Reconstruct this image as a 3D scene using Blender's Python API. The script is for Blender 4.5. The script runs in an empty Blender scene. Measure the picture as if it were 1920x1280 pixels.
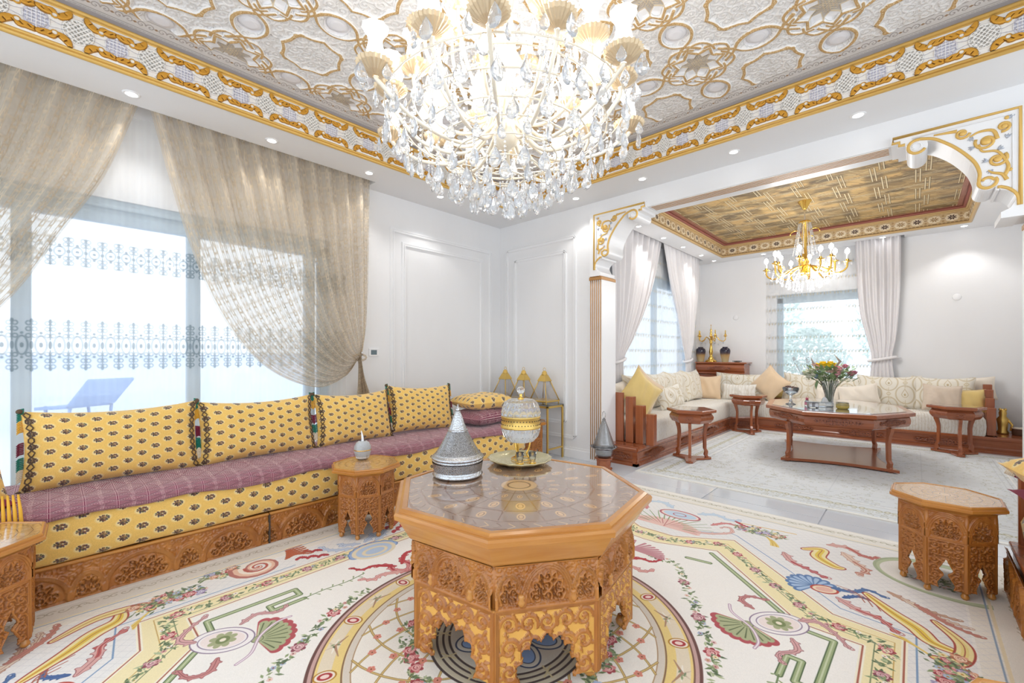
import bpy, math, random
import numpy as np
from mathutils import Vector, Matrix
PI = math.pi
rnd = random.Random(7)
SC = bpy.context.scene
COL = SC.collection
sin, cos, R = math.sin, math.cos, math.radians

# ---------------------------------------------------------------- camera, world, lights, exposure
TH = R(43)
cd = bpy.data.cameras.new('camera'); cam = bpy.data.objects.new('camera', cd); COL.objects.link(cam)
cam.location = (0, 0, 1.2); cam.rotation_euler = (R(90), 0, TH)
cd.sensor_width = 36; cd.lens = 36 * 810 / 1920; cd.shift_y = 24 / 1920; cd.clip_start = .05; cd.clip_end = 200
SC.camera = cam
SC.view_settings.view_transform = 'Standard'; SC.view_settings.look = 'None'
SC.view_settings.gamma = 1; SC.view_settings.use_curve_mapping = False
SC.view_settings.exposure = 0.10
world = bpy.data.worlds.new('daylight'); SC.world = world; world.use_nodes = True
wn = world.node_tree.nodes; wl = world.node_tree.links
bg = wn['Background']; bg.inputs[0].default_value = (.85, .925, 1.0, 1); bg.inputs[1].default_value = 1.9

def light(name, kind, loc, energy, color=(1, 1, 1), size=.1, rot=(0, 0, 0), size_y=None, spot=None):
    d = bpy.data.lights.new(name, kind); d.energy = energy; d.color = color
    if kind == 'AREA':
        d.size = size
        if size_y: d.shape = 'RECTANGLE'; d.size_y = size_y
    elif kind in ('POINT', 'SPOT'): d.shadow_soft_size = size
    if spot: d.spot_size = spot; d.spot_blend = .6
    o = bpy.data.objects.new(name, d); COL.objects.link(o); o.location = loc; o.rotation_euler = rot
    return o
# ---------------------------------------------------------------- colour and materials
def hexc(h):
    h = h.lstrip('#'); c = [int(h[i:i + 2], 16) / 255 for i in (0, 2, 4)]
    return tuple(x / 12.92 if x <= .04045 else ((x + .055) / 1.055) ** 2.4 for x in c)
def mat(name, col, rough=.5, metal=0, bump=0, bscale=40, var=0, vscale=6, vstretch=(1, 1, 1), spec=.5, emis=None, es=0, trans=0, ior=1.45, sheen=0, coat=0, alpha=1, subs=0):
    m = bpy.data.materials.new(name); m.use_nodes = True
    n = m.node_tree.nodes; l = m.node_tree.links; p = n['Principled BSDF']
    c = hexc(col) if isinstance(col, str) else col
    p.inputs['Base Color'].default_value = (*c, 1); p.inputs['Roughness'].default_value = rough
    p.inputs['Metallic'].default_value = metal; p.inputs['Specular IOR Level'].default_value = spec
    p.inputs['IOR'].default_value = ior; p.inputs['Transmission Weight'].default_value = trans
    p.inputs['Alpha'].default_value = alpha
    if coat: p.inputs['Coat Weight'].default_value = coat; p.inputs['Coat Roughness'].default_value = .08
    if sheen: p.inputs['Sheen Weight'].default_value = sheen
    if emis: p.inputs['Emission Color'].default_value = (*(hexc(emis) if isinstance(emis, str) else emis), 1); p.inputs['Emission Strength'].default_value = es
    if var or bump:
        tc = n.new('ShaderNodeTexCoord'); mp = n.new('ShaderNodeMapping'); mp.inputs['Scale'].default_value = vstretch
        l.new(tc.outputs['Object'], mp.inputs[0])
    if var:
        t = n.new('ShaderNodeTexNoise'); t.inputs['Scale'].default_value = vscale; t.inputs['Detail'].default_value = 5
        l.new(mp.outputs[0], t.inputs['Vector'])
        mx = n.new('ShaderNodeMix'); mx.data_type = 'RGBA'
        mx.inputs[6].default_value = (*[x * (1 - var) for x in c], 1); mx.inputs[7].default_value = (*[min(1, x * (1 + var)) for x in c], 1)
        l.new(t.outputs['Fac'], mx.inputs[0]); l.new(mx.outputs[2], p.inputs['Base Color'])
    if bump:
        t2 = n.new('ShaderNodeTexNoise'); t2.inputs['Scale'].default_value = bscale; t2.inputs['Detail'].default_value = 3
        l.new(mp.outputs[0], t2.inputs['Vector'])
        b = n.new('ShaderNodeBump'); b.inputs['Strength'].default_value = bump; b.inputs['Distance'].default_value = .01
        l.new(t2.outputs['Fac'], b.inputs['Height']); l.new(b.outputs[0], p.inputs['Normal'])
    return m
def image(name, arr, srgb=True):
    h, w = arr.shape[:2]
    a = np.ones((h, w, 4), np.float32)
    if arr.ndim == 2: a[..., :3] = arr[..., None]
    else: a[..., :arr.shape[2]] = arr
    im = bpy.data.images.new(name, w, h, alpha=True)
    if not srgb: im.colorspace_settings.name = 'Non-Color'
    im.pixels.foreach_set(a.ravel()); im.update(); im.pack()
    return im
def imat(name, arr, rough=.6, metal=0, bump=None, bstr=.5, bdist=.003, spec=.5, coat=0, sheen=0, alpha=None, transl=0, metalmap=None, interp='Linear'):
    """procedural pattern drawn in this script, mapped by UV"""
    m = bpy.data.materials.new(name); m.use_nodes = True
    n = m.node_tree.nodes; l = m.node_tree.links; p = n['Principled BSDF']
    t = n.new('ShaderNodeTexImage'); t.image = image(name, arr); t.interpolation = interp
    l.new(t.outputs[0], p.inputs['Base Color'])
    p.inputs['Roughness'].default_value = rough; p.inputs['Metallic'].default_value = metal; p.inputs['Specular IOR Level'].default_value = spec
    if coat: p.inputs['Coat Weight'].default_value = coat; p.inputs['Coat Roughness'].default_value = .06
    if sheen: p.inputs['Sheen Weight'].default_value = sheen
    if metalmap is not None:
        tm = n.new('ShaderNodeTexImage'); tm.image = image(name + '_metal', metalmap, False); l.new(tm.outputs[0], p.inputs['Metallic'])
    if bump is not None:
        tb = n.new('ShaderNodeTexImage'); tb.image = image(name + '_height', bump, False)
        b = n.new('ShaderNodeBump'); b.inputs['Strength'].default_value = bstr; b.inputs['Distance'].default_value = bdist
        l.new(tb.outputs[0], b.inputs['Height']); l.new(b.outputs[0], p.inputs['Normal'])
    if alpha is not None or transl:
        out = n['Material Output']; sh = p.outputs[0]
        if transl:
            tr = n.new('ShaderNodeBsdfTranslucent'); l.new(t.outputs[0], tr.inputs[0])
            mx = n.new('ShaderNodeMixShader'); mx.inputs[0].default_value = transl
            l.new(sh, mx.inputs[1]); l.new(tr.outputs[0], mx.inputs[2]); sh = mx.outputs[0]
        if alpha is not None:
            ta = n.new('ShaderNodeTexImage'); ta.image = image(name + '_weave', alpha, False)
            tp = n.new('ShaderNodeBsdfTransparent'); mx = n.new('ShaderNodeMixShader')
            l.new(ta.outputs[0], mx.inputs[0]); l.new(tp.outputs[0], mx.inputs[1]); l.new(sh, mx.inputs[2]); sh = mx.outputs[0]
        l.new(sh, out.inputs[0])
    return m

# ---------------------------------------------------------------- mesh building
KIDS = {}
class G:
    def __init__(s): s.v = []; s.f = []; s.m = []; s.uv = []; s.cur = 0
    def add(s, vs, fs, uvs=None, M=None):
        o = len(s.v)
        if M is not None: vs = [M @ Vector(v) for v in vs]
        s.v += [tuple(v) for v in vs]; s.uv += list(uvs) if uvs else [(v[0], v[1] if abs(v[1]) > 1e-9 else v[2]) for v in vs]
        s.f += [tuple(i + o for i in f) for f in fs]; s.m += [s.cur] * len(fs); return s
    def box(s, x0, x1, y0, y1, z0, z1, M=None, bev=0):
        if bev:
            b = min(bev, (x1 - x0) / 2.01, (y1 - y0) / 2.01, (z1 - z0) / 2.01)
            pts = []
            for z, i in ((z0, b), (z0 + b, 0), (z1 - b, 0), (z1, b)):
                pts += [(x0 + i + b * (i == 0), y0 + i, z)]
                pts[-1] = (x0 + max(i, b), y0 + i, z)
                pts += [(x1 - max(i, b), y0 + i, z), (x1 - i, y0 + max(i, b), z), (x1 - i, y1 - max(i, b), z), (x1 - max(i, b), y1 - i, z), (x0 + max(i, b), y1 - i, z), (x0 + i, y1 - max(i, b), z), (x0 + i, y0 + max(i, b), z)]
            fs = [tuple(range(7, -1, -1)), tuple(range(24, 32))]
            for k in range(3):
                for j in range(8): fs.append((k * 8 + j, k * 8 + (j + 1) % 8, k * 8 + 8 + (j + 1) % 8, k * 8 + 8 + j))
            return s.add(pts, fs, None, M)
        vs = [(x0, y0, z0), (x1, y0, z0), (x1, y1, z0), (x0, y1, z0), (x0, y0, z1), (x1, y0, z1), (x1, y1, z1), (x0, y1, z1)]
        return s.add(vs, [(3, 2, 1, 0), (4, 5, 6, 7), (0, 1, 5, 4), (1, 2, 6, 5), (2, 3, 7, 6), (3, 0, 4, 7)], None, M)
    def quad(s, a, b, c, d, uvs=((0, 0), (1, 0), (1, 1), (0, 1))): return s.add([a, b, c, d], [(0, 1, 2, 3)], uvs)
    def lathe(s, prof, n=24, M=None, cap=True, a0=0, ru=None, ucount=1):
        vs = []; fs = []; uvs = []
        L = 0; prev = None; ls = []
        for r, z in prof:
            if prev: L += math.hypot(r - prev[0], z - prev[1])
            ls.append(L); prev = (r, z)
        for j in range(len(prof)):
            r, z = prof[j]
            for i in range(n + 1):
                a = a0 + 2 * PI * i / n
                rr = r * (ru(a, z) if ru else 1)
                vs.append((rr * cos(a), rr * sin(a), z)); uvs.append((i / n * ucount, ls[j]))
        w = n + 1
        for j in range(len(prof) - 1):
            for i in range(n): fs.append((j * w + i, j * w + i + 1, (j + 1) * w + i + 1, (j + 1) * w + i))
        if cap:
            if prof[0][0] > 1e-5: fs.append(tuple(range(n - 1, -1, -1)))
            if prof[-1][0] > 1e-5: fs.append(tuple((len(prof) - 1) * w + i for i in range(n)))
        return s.add(vs, fs, uvs, M)
    def tube(s, pts, r, n=6, M=None, closed=False, cap=True):
        pts = [Vector(p) for p in pts]; N = len(pts); rs = r if isinstance(r, (list, tuple)) else [r] * N
        vs = []; fs = []; uvs = []
        up = None; L = 0
        for i, p in enumerate(pts):
            if closed: t = pts[(i + 1) % N] - pts[i - 1]
            else: t = pts[min(i + 1, N - 1)] - pts[max(i - 1, 0)]
            if t.length < 1e-9: t = Vector((0, 0, 1))
            t.normalize()
            if up is None: up = Vector((0, 0, 1)) if abs(t.z) < .9 else Vector((1, 0, 0))
            a = t.cross(up)
            if a.length < 1e-6: a = t.cross(Vector((1, .1, 0)))
            a.normalize(); b = a.cross(t).normalized(); up = b
            if i: L += (p - pts[i - 1]).length
            for k in range(n):
                an = 2 * PI * k / n; vs.append(p + (a * cos(an) + b * sin(an)) * rs[i]); uvs.append((k / n, L))
        for i in range(N if closed else N - 1):
            j = (i + 1) % N
            for k in range(n): fs.append((i * n + k, i * n + (k + 1) % n, j * n + (k + 1) % n, j * n + k))
        if cap and not closed:
            fs.append(tuple(range(n - 1, -1, -1))); fs.append(tuple((N - 1) * n + k for k in range(n)))
        return s.add(vs, fs, uvs, M)
    def prism(s, poly, h0, h1, M=None, inset=0):
        """poly: list of (x,y) counterclockwise, extruded from z=h0 to z=h1"""
        n = len(poly)
        vs = [(x, y, h0) for x, y in poly] + [(x, y, h1) for x, y in poly]
        fs = [tuple(range(n - 1, -1, -1)), tuple(range(n, 2 * n))] + [(i, (i + 1) % n, n + (i + 1) % n, n + i) for i in range(n)]
        return s.add(vs, fs, None, M)
    def rings(s, rings, closed_caps=True, M=None):
        """stack of equal-length loops of 3D points"""
        n = len(rings[0]); vs = [p for r in rings for p in r]; fs = []
        for j in range(len(rings) - 1):
            for i in range(n): fs.append((j * n + i, j * n + (i + 1) % n, (j + 1) * n + (i + 1) % n, (j + 1) * n + i))
        if closed_caps: fs.append(tuple(range(n - 1, -1, -1))); fs.append(tuple((len(rings) - 1) * n + i for i in range(n)))
        return s.add(vs, fs, None, M)
    def grid(s, fn, nu, nv, M=None, uvf=None, wrap=False):
        vs = []; uvs = []; fs = []
        for j in range(nv + 1):
            for i in range(nu + 1):
                u, v = i / nu, j / nv; vs.append(fn(u, v)); uvs.append(uvf(u, v) if uvf else (u, v))
        w = nu + 1
        for j in range(nv):
            for i in range(nu): fs.append((j * w + i, j * w + i + 1, (j + 1) * w + i + 1, (j + 1) * w + i))
        return s.add(vs, fs, uvs, M)
    def ball(s, c, r, nu=10, nv=7, sc=(1, 1, 1)):
        pr = [(r * sin(PI * j / nv), -r * cos(PI * j / nv)) for j in range(nv + 1)]; pr[0] = (1e-6, -r); pr[-1] = (1e-6, r)
        return s.lathe(pr, nu, Matrix.Translation(c) @ Matrix.Diagonal((*sc, 1)), cap=False)
    def mesh(s, name, mats, smooth=False):
        me = bpy.data.meshes.new(name); me.from_pydata(s.v, [], s.f)
        uvl = me.uv_layers.new(name='UVMap')
        vi = np.empty(len(me.loops), np.int32); me.loops.foreach_get('vertex_index', vi)
        uva = np.array([(u[0], u[1]) for u in s.uv], np.float32); uvl.data.foreach_set('uv', uva[vi].ravel())
        for m in (mats if isinstance(mats, (list, tuple)) else [mats]): me.materials.append(m)
        me.polygons.foreach_set('material_index', np.array(s.m, np.int32))
        if smooth: me.polygons.foreach_set('use_smooth', np.ones(len(me.polygons), bool))
        me.update(); return me
    def obj(s, name, mats, parent=None, smooth=False, loc=None, rz=0):
        return link(name, s.mesh(name, mats, smooth), parent, loc, rz)
def link(name, me, parent=None, loc=None, rz=0, M=None):
    o = bpy.data.objects.new(name, me); COL.objects.link(o)
    if parent is not None: o.parent = parent; KIDS.setdefault(parent.name, []).append(o)
    if loc is not None: o.location = loc
    if rz: o.rotation_euler = (0, 0, rz)
    if M is not None: o.matrix_local = M
    return o
def tag(o, label=None, cat=None, group=None, kind=None):
    if label: o['label'] = label
    if cat: o['category'] = cat
    if group: o['group'] = group
    if kind: o['kind'] = kind
    return o
def thing(name, label, cat, loc=(0, 0, 0), rz=0, group=None):
    o = bpy.data.objects.new(name, None); COL.objects.link(o); o.location = loc; o.rotation_euler = (0, 0, rz); o.empty_display_size = .1
    return tag(o, label, cat, group)
def struct(name, g, m, smooth=False, parent=None):
    o = g.obj(name, m, parent, smooth)
    if parent is None: o['kind'] = 'structure'
    return o
def dup(root, loc, rz=0, label=None, group=None):
    def cp(o, par):
        c = o.copy(); COL.objects.link(c); c.parent = par; KIDS.setdefault(par.name, []).append(c)
        for k in KIDS.get(o.name, []): cp(k, c)
        return c
    kids = list(KIDS.get(root.name, []))
    r = root.copy(); COL.objects.link(r); r.location = loc; r.rotation_euler = (0, 0, rz)
    for k in kids: cp(k, r)
    if label: r['label'] = label
    if group: r['group'] = group
    return r
def T(x, y, z): return Matrix.Translation((x, y, z))
def RZ(a): return Matrix.Rotation(a, 4, 'Z')
def RX(a): return Matrix.Rotation(a, 4, 'X')
def RY(a): return Matrix.Rotation(a, 4, 'Y')
def S3(x, y, z): return Matrix.Diagonal((x, y, z, 1))
def crv(pts, n=8, closed=False):
    """Catmull-Rom through 2D/3D points"""
    P = [np.array(p, float) for p in pts]; N = len(P); out = []
    for i in range(N if closed else N - 1):
        if closed: p0, p1, p2, p3 = P[i - 1], P[i], P[(i + 1) % N], P[(i + 2) % N]
        else: p0, p1, p2, p3 = P[max(i - 1, 0)], P[i], P[i + 1], P[min(i + 2, N - 1)]
        for k in range(n):
            t = k / n
            out.append(.5 * ((2 * p1) + (-p0 + p2) * t + (2 * p0 - 5 * p1 + 4 * p2 - p3) * t * t + (-p0 + 3 * p1 - 3 * p2 + p3) * t ** 3))
    if not closed: out.append(P[-1])
    return [tuple(o) for o in out]

# ---------------------------------------------------------------- a small painter for patterns (metres -> pixels)
def srgb(h): h = h.lstrip('#'); return np.array([int(h[i:i + 2], 16) / 255 for i in (0, 2, 4)], np.float32)
class Cv:
    def __init__(s, w, h, px, base='ffffff', ox=0, oy=0, ch=3):
        s.px = px; s.W = int(round(w / px)); s.H = int(round(h / px)); s.ox = ox; s.oy = oy; s.ch = ch
        s.a = np.empty((s.H, s.W, ch), np.float32); s.a[:] = s.c(base)
    def c(s, c):
        if isinstance(c, str): return srgb(c)[:s.ch] if s.ch == 3 else srgb(c).mean()
        return np.float32(c)
    def win(s, x0, y0, x1, y1):
        i0 = max(0, int((x0 - s.ox) / s.px) - 1); i1 = min(s.W, int((x1 - s.ox) / s.px) + 2)
        j0 = max(0, int((y0 - s.oy) / s.px) - 1); j1 = min(s.H, int((y1 - s.oy) / s.px) + 2)
        if i0 >= i1 or j0 >= j1: return None
        X = (np.arange(i0, i1, dtype=np.float32) + .5) * s.px + s.ox; Y = (np.arange(j0, j1, dtype=np.float32) + .5) * s.px + s.oy
        return i0, i1, j0, j1, X[None, :], Y[:, None]
    def put(s, w, d, col, op=1):
        k = np.clip(.5 - d / s.px, 0, 1) * op
        sub = s.a[w[2]:w[3], w[0]:w[1]]; sub += (s.c(col) - sub) * k[..., None]
    def stroke(s, pts, wd, col, op=1):
        wd = wd if isinstance(wd, (list, tuple)) else [wd] * len(pts)
        m = max(wd); xs = [p[0] for p in pts]; ys = [p[1] for p in pts]
        m += 4 * s.px; w = s.win(min(xs) - m, min(ys) - m, max(xs) + m, max(ys) + m)
        if not w: return
        D = np.full((w[3] - w[2], w[1] - w[0]), 9., np.float32)
        for k in range(len(pts) - 1):
            (ax, ay), (bx, by) = pts[k][:2], pts[k + 1][:2]; r0, r1 = wd[k] / 2, wd[k + 1] / 2; mm = max(r0, r1) + 2 * s.px
            v = s.win(min(ax, bx) - mm, min(ay, by) - mm, max(ax, bx) + mm, max(ay, by) + mm)
            if not v: continue
            dx, dy = bx - ax, by - ay; q = dx * dx + dy * dy + 1e-12
            t = np.clip(((v[4] - ax) * dx + (v[5] - ay) * dy) / q, 0, 1)
            d = np.sqrt((v[4] - ax - t * dx) ** 2 + (v[5] - ay - t * dy) ** 2) - (r0 + (r1 - r0) * t)
            sl = D[v[2] - w[2]:v[3] - w[2], v[0] - w[0]:v[1] - w[0]]; np.minimum(sl, d, out=sl)
        s.put(w, D, col, op)
    def ell(s, x, y, rx, ry=None, col='000000', rot=0, op=1, ring=0):
        ry = ry or rx; m = max(rx, ry) + ring; w = s.win(x - m, y - m, x + m, y + m)
        if not w: return
        X = w[4] - x; Y = w[5] - y; c, n = cos(rot), sin(rot)
        u = X * c + Y * n; v = -X * n + Y * c
        f = np.sqrt((u / rx) ** 2 + (v / ry) ** 2) + 1e-6; d = (f - 1) * f / np.sqrt((u / rx ** 2) ** 2 + (v / ry ** 2) ** 2 + 1e-9)
        if ring: d = np.abs(d) - ring / 2
        s.put(w, d, col, op)
    def poly(s, pts, col, op=1):
        xs = [p[0] for p in pts]; ys = [p[1] for p in pts]; w = s.win(min(xs), min(ys), max(xs), max(ys))
        if not w: return
        ins = np.zeros((w[3] - w[2], w[1] - w[0]), bool)
        for k in range(len(pts)):
            ax, ay = pts[k][:2]; bx, by = pts[(k + 1) % len(pts)][:2]
            if ay == by: continue
            cond = ((ay > w[5]) != (by > w[5])) & (w[4] < (bx - ax) * (w[5] - ay) / (by - ay) + ax)
            ins ^= cond
        s.put(w, np.where(ins, -9., 9.).astype(np.float32), col, op)
    def leaf(s, pts, wd, col, edge='7a4a40', inner=None, n=8):
        """tapered curling stroke with an outline"""
        P = crv(pts, n); N = len(P)
        ws = [wd * .85 * (1 - .8 * i / (N - 1)) * min(1, .35 + i / (N * .25)) + .003 for i in range(N)]
        L = []
        for i in range(2, N - 1, max(2, N // 6)):
            dx, dy = P[i + 1][0] - P[i - 1][0], P[i + 1][1] - P[i - 1][1]; q = math.hypot(dx, dy) + 1e-9; dx /= q; dy /= q
            for sg in (-1, 1):
                ln = wd * (.80 if sg > 0 else .55) * (1.05 - .6 * i / N); ex, ey = dx * .75 - sg * dy * .66, dy * .75 + sg * dx * .66; fx_, fy_ = dx * .2 - sg * dy, dy * .2 + sg * dx
                m = (P[i][0] + ex * ln * .6, P[i][1] + ey * ln * .6); L.append(([P[i][:2], m, (m[0] + fx_ * ln * .45, m[1] + fy_ * ln * .45)], [wd * .55, wd * .48, wd * .16]))
        e = P[-1]; d = P[-3]; a = math.atan2(e[1] - d[1], e[0] - d[0]); cl = [(e[0] + wd * .42 * (cos(a - PI / 2 + .0 + t) - cos(a - PI / 2)) * (1 - t * .12), e[1] + wd * .42 * (sin(a - PI / 2 + t) - sin(a - PI / 2)) * (1 - t * .12)) for t in [k * .55 for k in range(9)]]
        if edge:
            for p_, w_ in L: s.stroke(p_, [w + .005 for w in w_], edge)
            s.stroke(P, [w + .005 for w in ws], edge); s.stroke(cl, [.009 - .0006 * k for k in range(9)], edge)
        for p_, w_ in L: s.stroke(p_, w_, inner if inner and p_[0][0] > P[N // 2][0] else col)
        s.stroke(P, ws, col); s.stroke(cl, [.006 - .0005 * k for k in range(9)], col)
        if inner: s.stroke(P[N // 3:], [w * .5 for w in ws[N // 3:]], inner)
        s.stroke(P, .0025, edge or col)
    def spiral(s, x, y, r, turns=1.6, a0=0, wd=.01, col='000000', sgn=1, grow=1, n=26, op=1, taper=True):
        P = []; W = []
        for i in range(n):
            t = i / (n - 1); a = a0 + sgn * t * turns * 2 * PI; rr = r * (1 - t) ** grow
            P.append((x + rr * cos(a), y + rr * sin(a))); W.append(wd * (1 - .5 * t if taper else 1))
        s.stroke(P, W, col, op)
def tri_pattern(s): pass

def relief_mesh(name, hgt, W, H, depth, mats, cell=1, mask=None, colidx=None, uvscale=None, back=0):
    """heightfield grid in the local XZ plane facing -Y; hgt rows go up in z"""
    h, w = hgt.shape; xs = np.linspace(-W / 2, W / 2, w); zs = np.linspace(0, H, h)
    X, Z = np.meshgrid(xs, zs); V = np.stack([X, -hgt * depth, Z], -1).reshape(-1, 3)
    idx = np.arange(h * w).reshape(h, w)
    q = np.stack([idx[:-1, :-1], idx[:-1, 1:], idx[1:, 1:], idx[1:, :-1]], -1)
    if mask is not None:
        keep = mask[:-1, :-1] & mask[1:, 1:] & mask[:-1, 1:] & mask[1:, :-1]; q = q[keep]
        ci = colidx[:-1, :-1][keep] if colidx is not None else None
    else:
        q = q.reshape(-1, 4); ci = colidx[:-1, :-1].reshape(-1) if colidx is not None else None
    me = bpy.data.meshes.new(name); me.vertices.add(len(V)); me.vertices.foreach_set('co', V.astype(np.float32).ravel())
    me.loops.add(len(q) * 4); me.loops.foreach_set('vertex_index', q.astype(np.int32).ravel())
    me.polygons.add(len(q)); me.polygons.foreach_set('loop_start', np.arange(0, len(q) * 4, 4, dtype=np.int32))
    me.polygons.foreach_set('use_smooth', np.ones(len(q), bool))
    for m in (mats if isinstance(mats, (list, tuple)) else [mats]): me.materials.append(m)
    if ci is not None: me.polygons.foreach_set('material_index', ci.astype(np.int32))
    uv = me.uv_layers.new(name='UVMap'); U = np.stack([(X - X.min()) / W, Z / H], -1).reshape(-1, 2).astype(np.float32)
    uv.data.foreach_set('uv', U[q.ravel()].ravel())
    me.update(calc_edges=True); me.validate(); return me
def blur(a, n=1):
    for _ in range(n):
        p = np.pad(a, 1, mode='edge'); a = (p[:-2, 1:-1] + p[2:, 1:-1] + p[1:-1, :-2] + p[1:-1, 2:] + 2 * p[1:-1, 1:-1]) / 6
    return a
def arabesque(cv, x0, y0, x1, y1, r, seed=1, lo=0., hi=1., wd=None, sym=True):
    """carved scrollwork: spirals with leaves, on a sunk ground"""
    rr = random.Random(seed); wd = wd or r * .3
    nx = max(1, int(round((x1 - x0) / (2.1 * r)))); ny = max(1, int(round((y1 - y0) / (2.1 * r))))
    for j in range(ny):
        for i in range(nx):
            ii = min(i, nx - 1 - i) if sym else i
            q = random.Random(seed * 97 + ii * 13 + j * 7); a = q.uniform(0, 6.28); sg = 1 if (ii + j) % 2 else -1
            cx = x0 + (i + .5) * (x1 - x0) / nx; cy = y0 + (j + .5) * (y1 - y0) / ny
            if sym and i > ii: a = PI - a; sg = -sg
            cv.spiral(cx, cy, r * 1.02, 1.5, a, wd, hi, sg, .8)
            cv.ell(cx, cy, r * .22, None, hi)
            for k in range(4):
                b = a + sg * (k * 1.57 + .4); px, py = cx + r * 1.0 * cos(b), cy + r * 1.0 * sin(b)
                cv.stroke([(px, py), (px + r * .5 * cos(b - sg * .9), py + r * .5 * sin(b - sg * .9))], [wd * .9, wd * .2], hi)
# ---------------------------------------------------------------- materials of the setting
M = {}
M['wall'] = mat('white_plaster', '#EFEFF0', .38, 0, .12, 14, .03, 3, (1, 1, .35), spec=.45)
M['trim'] = mat('white_moulding', '#F4F4F5', .4)
M['ceil'] = mat('ceiling_white', '#EDEDEE', .6)
M['cove'] = mat('grey_gap_shade', '#A29B9A', .6)
M['gold'] = mat('gold_paint', '#E0B766', .36, .25)
M['goldm'] = mat('polished_gold', '#E8BE62', .18, .95)
M['golds'] = mat('satin_gold', '#DDBB6A', .35, .8)
M['bronze'] = mat('bronze_rib', '#B98A55', .45, .2)
M['marble'] = mat('pale_marble', '#D6DBE2', .07, 0, 0, 40, .07, 2.2, (1, 1.6, 1), spec=.6)
M['marble2'] = mat('paler_marble', '#DEE2E8', .08, 0, 0, 40, .08, 1.7, (1.5, 1, 1), spec=.6)
M['grout'] = mat('grout', '#B9BEC6', .6)
def thin_glass(name, tint=(.97, .985, 1), refl=.07):
    m = bpy.data.materials.new(name); m.use_nodes = True; n = m.node_tree.nodes; l = m.node_tree.links; n.remove(n['Principled BSDF'])
    a = n.new('ShaderNodeBsdfTransparent'); a.inputs[0].default_value = (*tint, 1); b = n.new('ShaderNodeBsdfGlossy'); b.inputs['Roughness'].default_value = .02
    lw = n.new('ShaderNodeLayerWeight'); lw.inputs[0].default_value = .35; ml = n.new('ShaderNodeMath'); ml.operation = 'MULTIPLY_ADD'; ml.inputs[1].default_value = .5; ml.inputs[2].default_value = refl * .5
    l.new(lw.outputs['Fresnel'], ml.inputs[0]); mx = n.new('ShaderNodeMixShader'); l.new(ml.outputs[0], mx.inputs[0]); l.new(a.outputs[0], mx.inputs[1]); l.new(b.outputs[0], mx.inputs[2]); l.new(mx.outputs[0], n['Material Output'].inputs[0]); return m
M['glass'] = thin_glass('window_glass')
M['frame'] = mat('window_frame_white', '#B4C6D2', .4)
M['terrace'] = mat('terrace_stone', '#E8EEF6', .8)
M['fabric_white'] = mat('white_cloth', '#EEF0F2', .8)
M['dark'] = mat('dark_slot', '#4A4038', .7)

# ---------------------------------------------------------------- floor of separate marble tiles
fl = tag(G().box(-4.6, 2.4, -1.8, 8.9, -.06, -.006).obj('floor', M['grout']), kind='structure')
tl = G().box(.003, .797, .003, .797, -.006, 0, bev=.0015).mesh('floor_tile', [M['marble']])
tl2 = G().box(.003, .797, .003, .797, -.006, 0, bev=.0015).mesh('floor_tile', [M['marble2']])
for j in range(13):
    for i in range(8):
        link('floor_tile', tl if (i * 7 + j * 3) % 3 else tl2, fl, (-4.5 + .8 * i, -1.75 + .8 * j, 0))

# ---------------------------------------------------------------- walls
XL, YB, ZC = -4.085, 4.15, 2.89
g = G()  # left wall with the terrace window opening
g.box(XL - .25, XL, -1.8, -1.55, 0, 3.5); g.box(XL - .25, XL, 1.83, YB + .28, 0, 3.5)
g.box(XL - .25, XL, -1.55, 1.83, 2.28, 3.5); g.box(XL - .25, XL, -1.55, 1.83, 0, .06)
struct('wall_left', g, M['wall'])
g = G(); g.box(XL, -2.661, YB, YB + .28, 0, 3.5); g.box(-2.661, -2.601, YB, YB + .28, 2.07, 3.5); g.box(-2.601, .485, YB, YB + .28, 2.70, 3.5)
g.box(.485, .678, YB, YB + .28, 2.07, 3.5); g.box(.678, 2.4, YB, YB + .28, 0, 3.5)
struct('wall_back', g, M['wall'])
X2, Y2 = -2.98, 8.45
g = G(); g.box(X2 - .25, X2, YB + .28, 5.25, 0, 3.4); g.box(X2 - .25, X2, 7.95, Y2 + .2, 0, 3.4)
g.box(X2 - .25, X2, 5.25, 7.95, 2.42, 3.4); g.box(X2 - .25, X2, 5.25, 7.95, 0, .35)
struct('wall_left_alcove', g, M['wall'])
g = G(); g.box(X2, -1.72, Y2, Y2 + .2, 0, 3.4); g.box(-.35, 1.25, Y2, Y2 + .2, 0, 3.4); g.box(-1.72, -.35, Y2, Y2 + .2, 2.2, 3.4); g.box(-1.72, -.35, Y2, Y2 + .2, 0, .45)
struct('wall_far', g, M['wall'])
struct('wall_right_alcove', G().box(1.02, 1.25, YB + .28, Y2, 0, 3.4), M['wall'])

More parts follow.
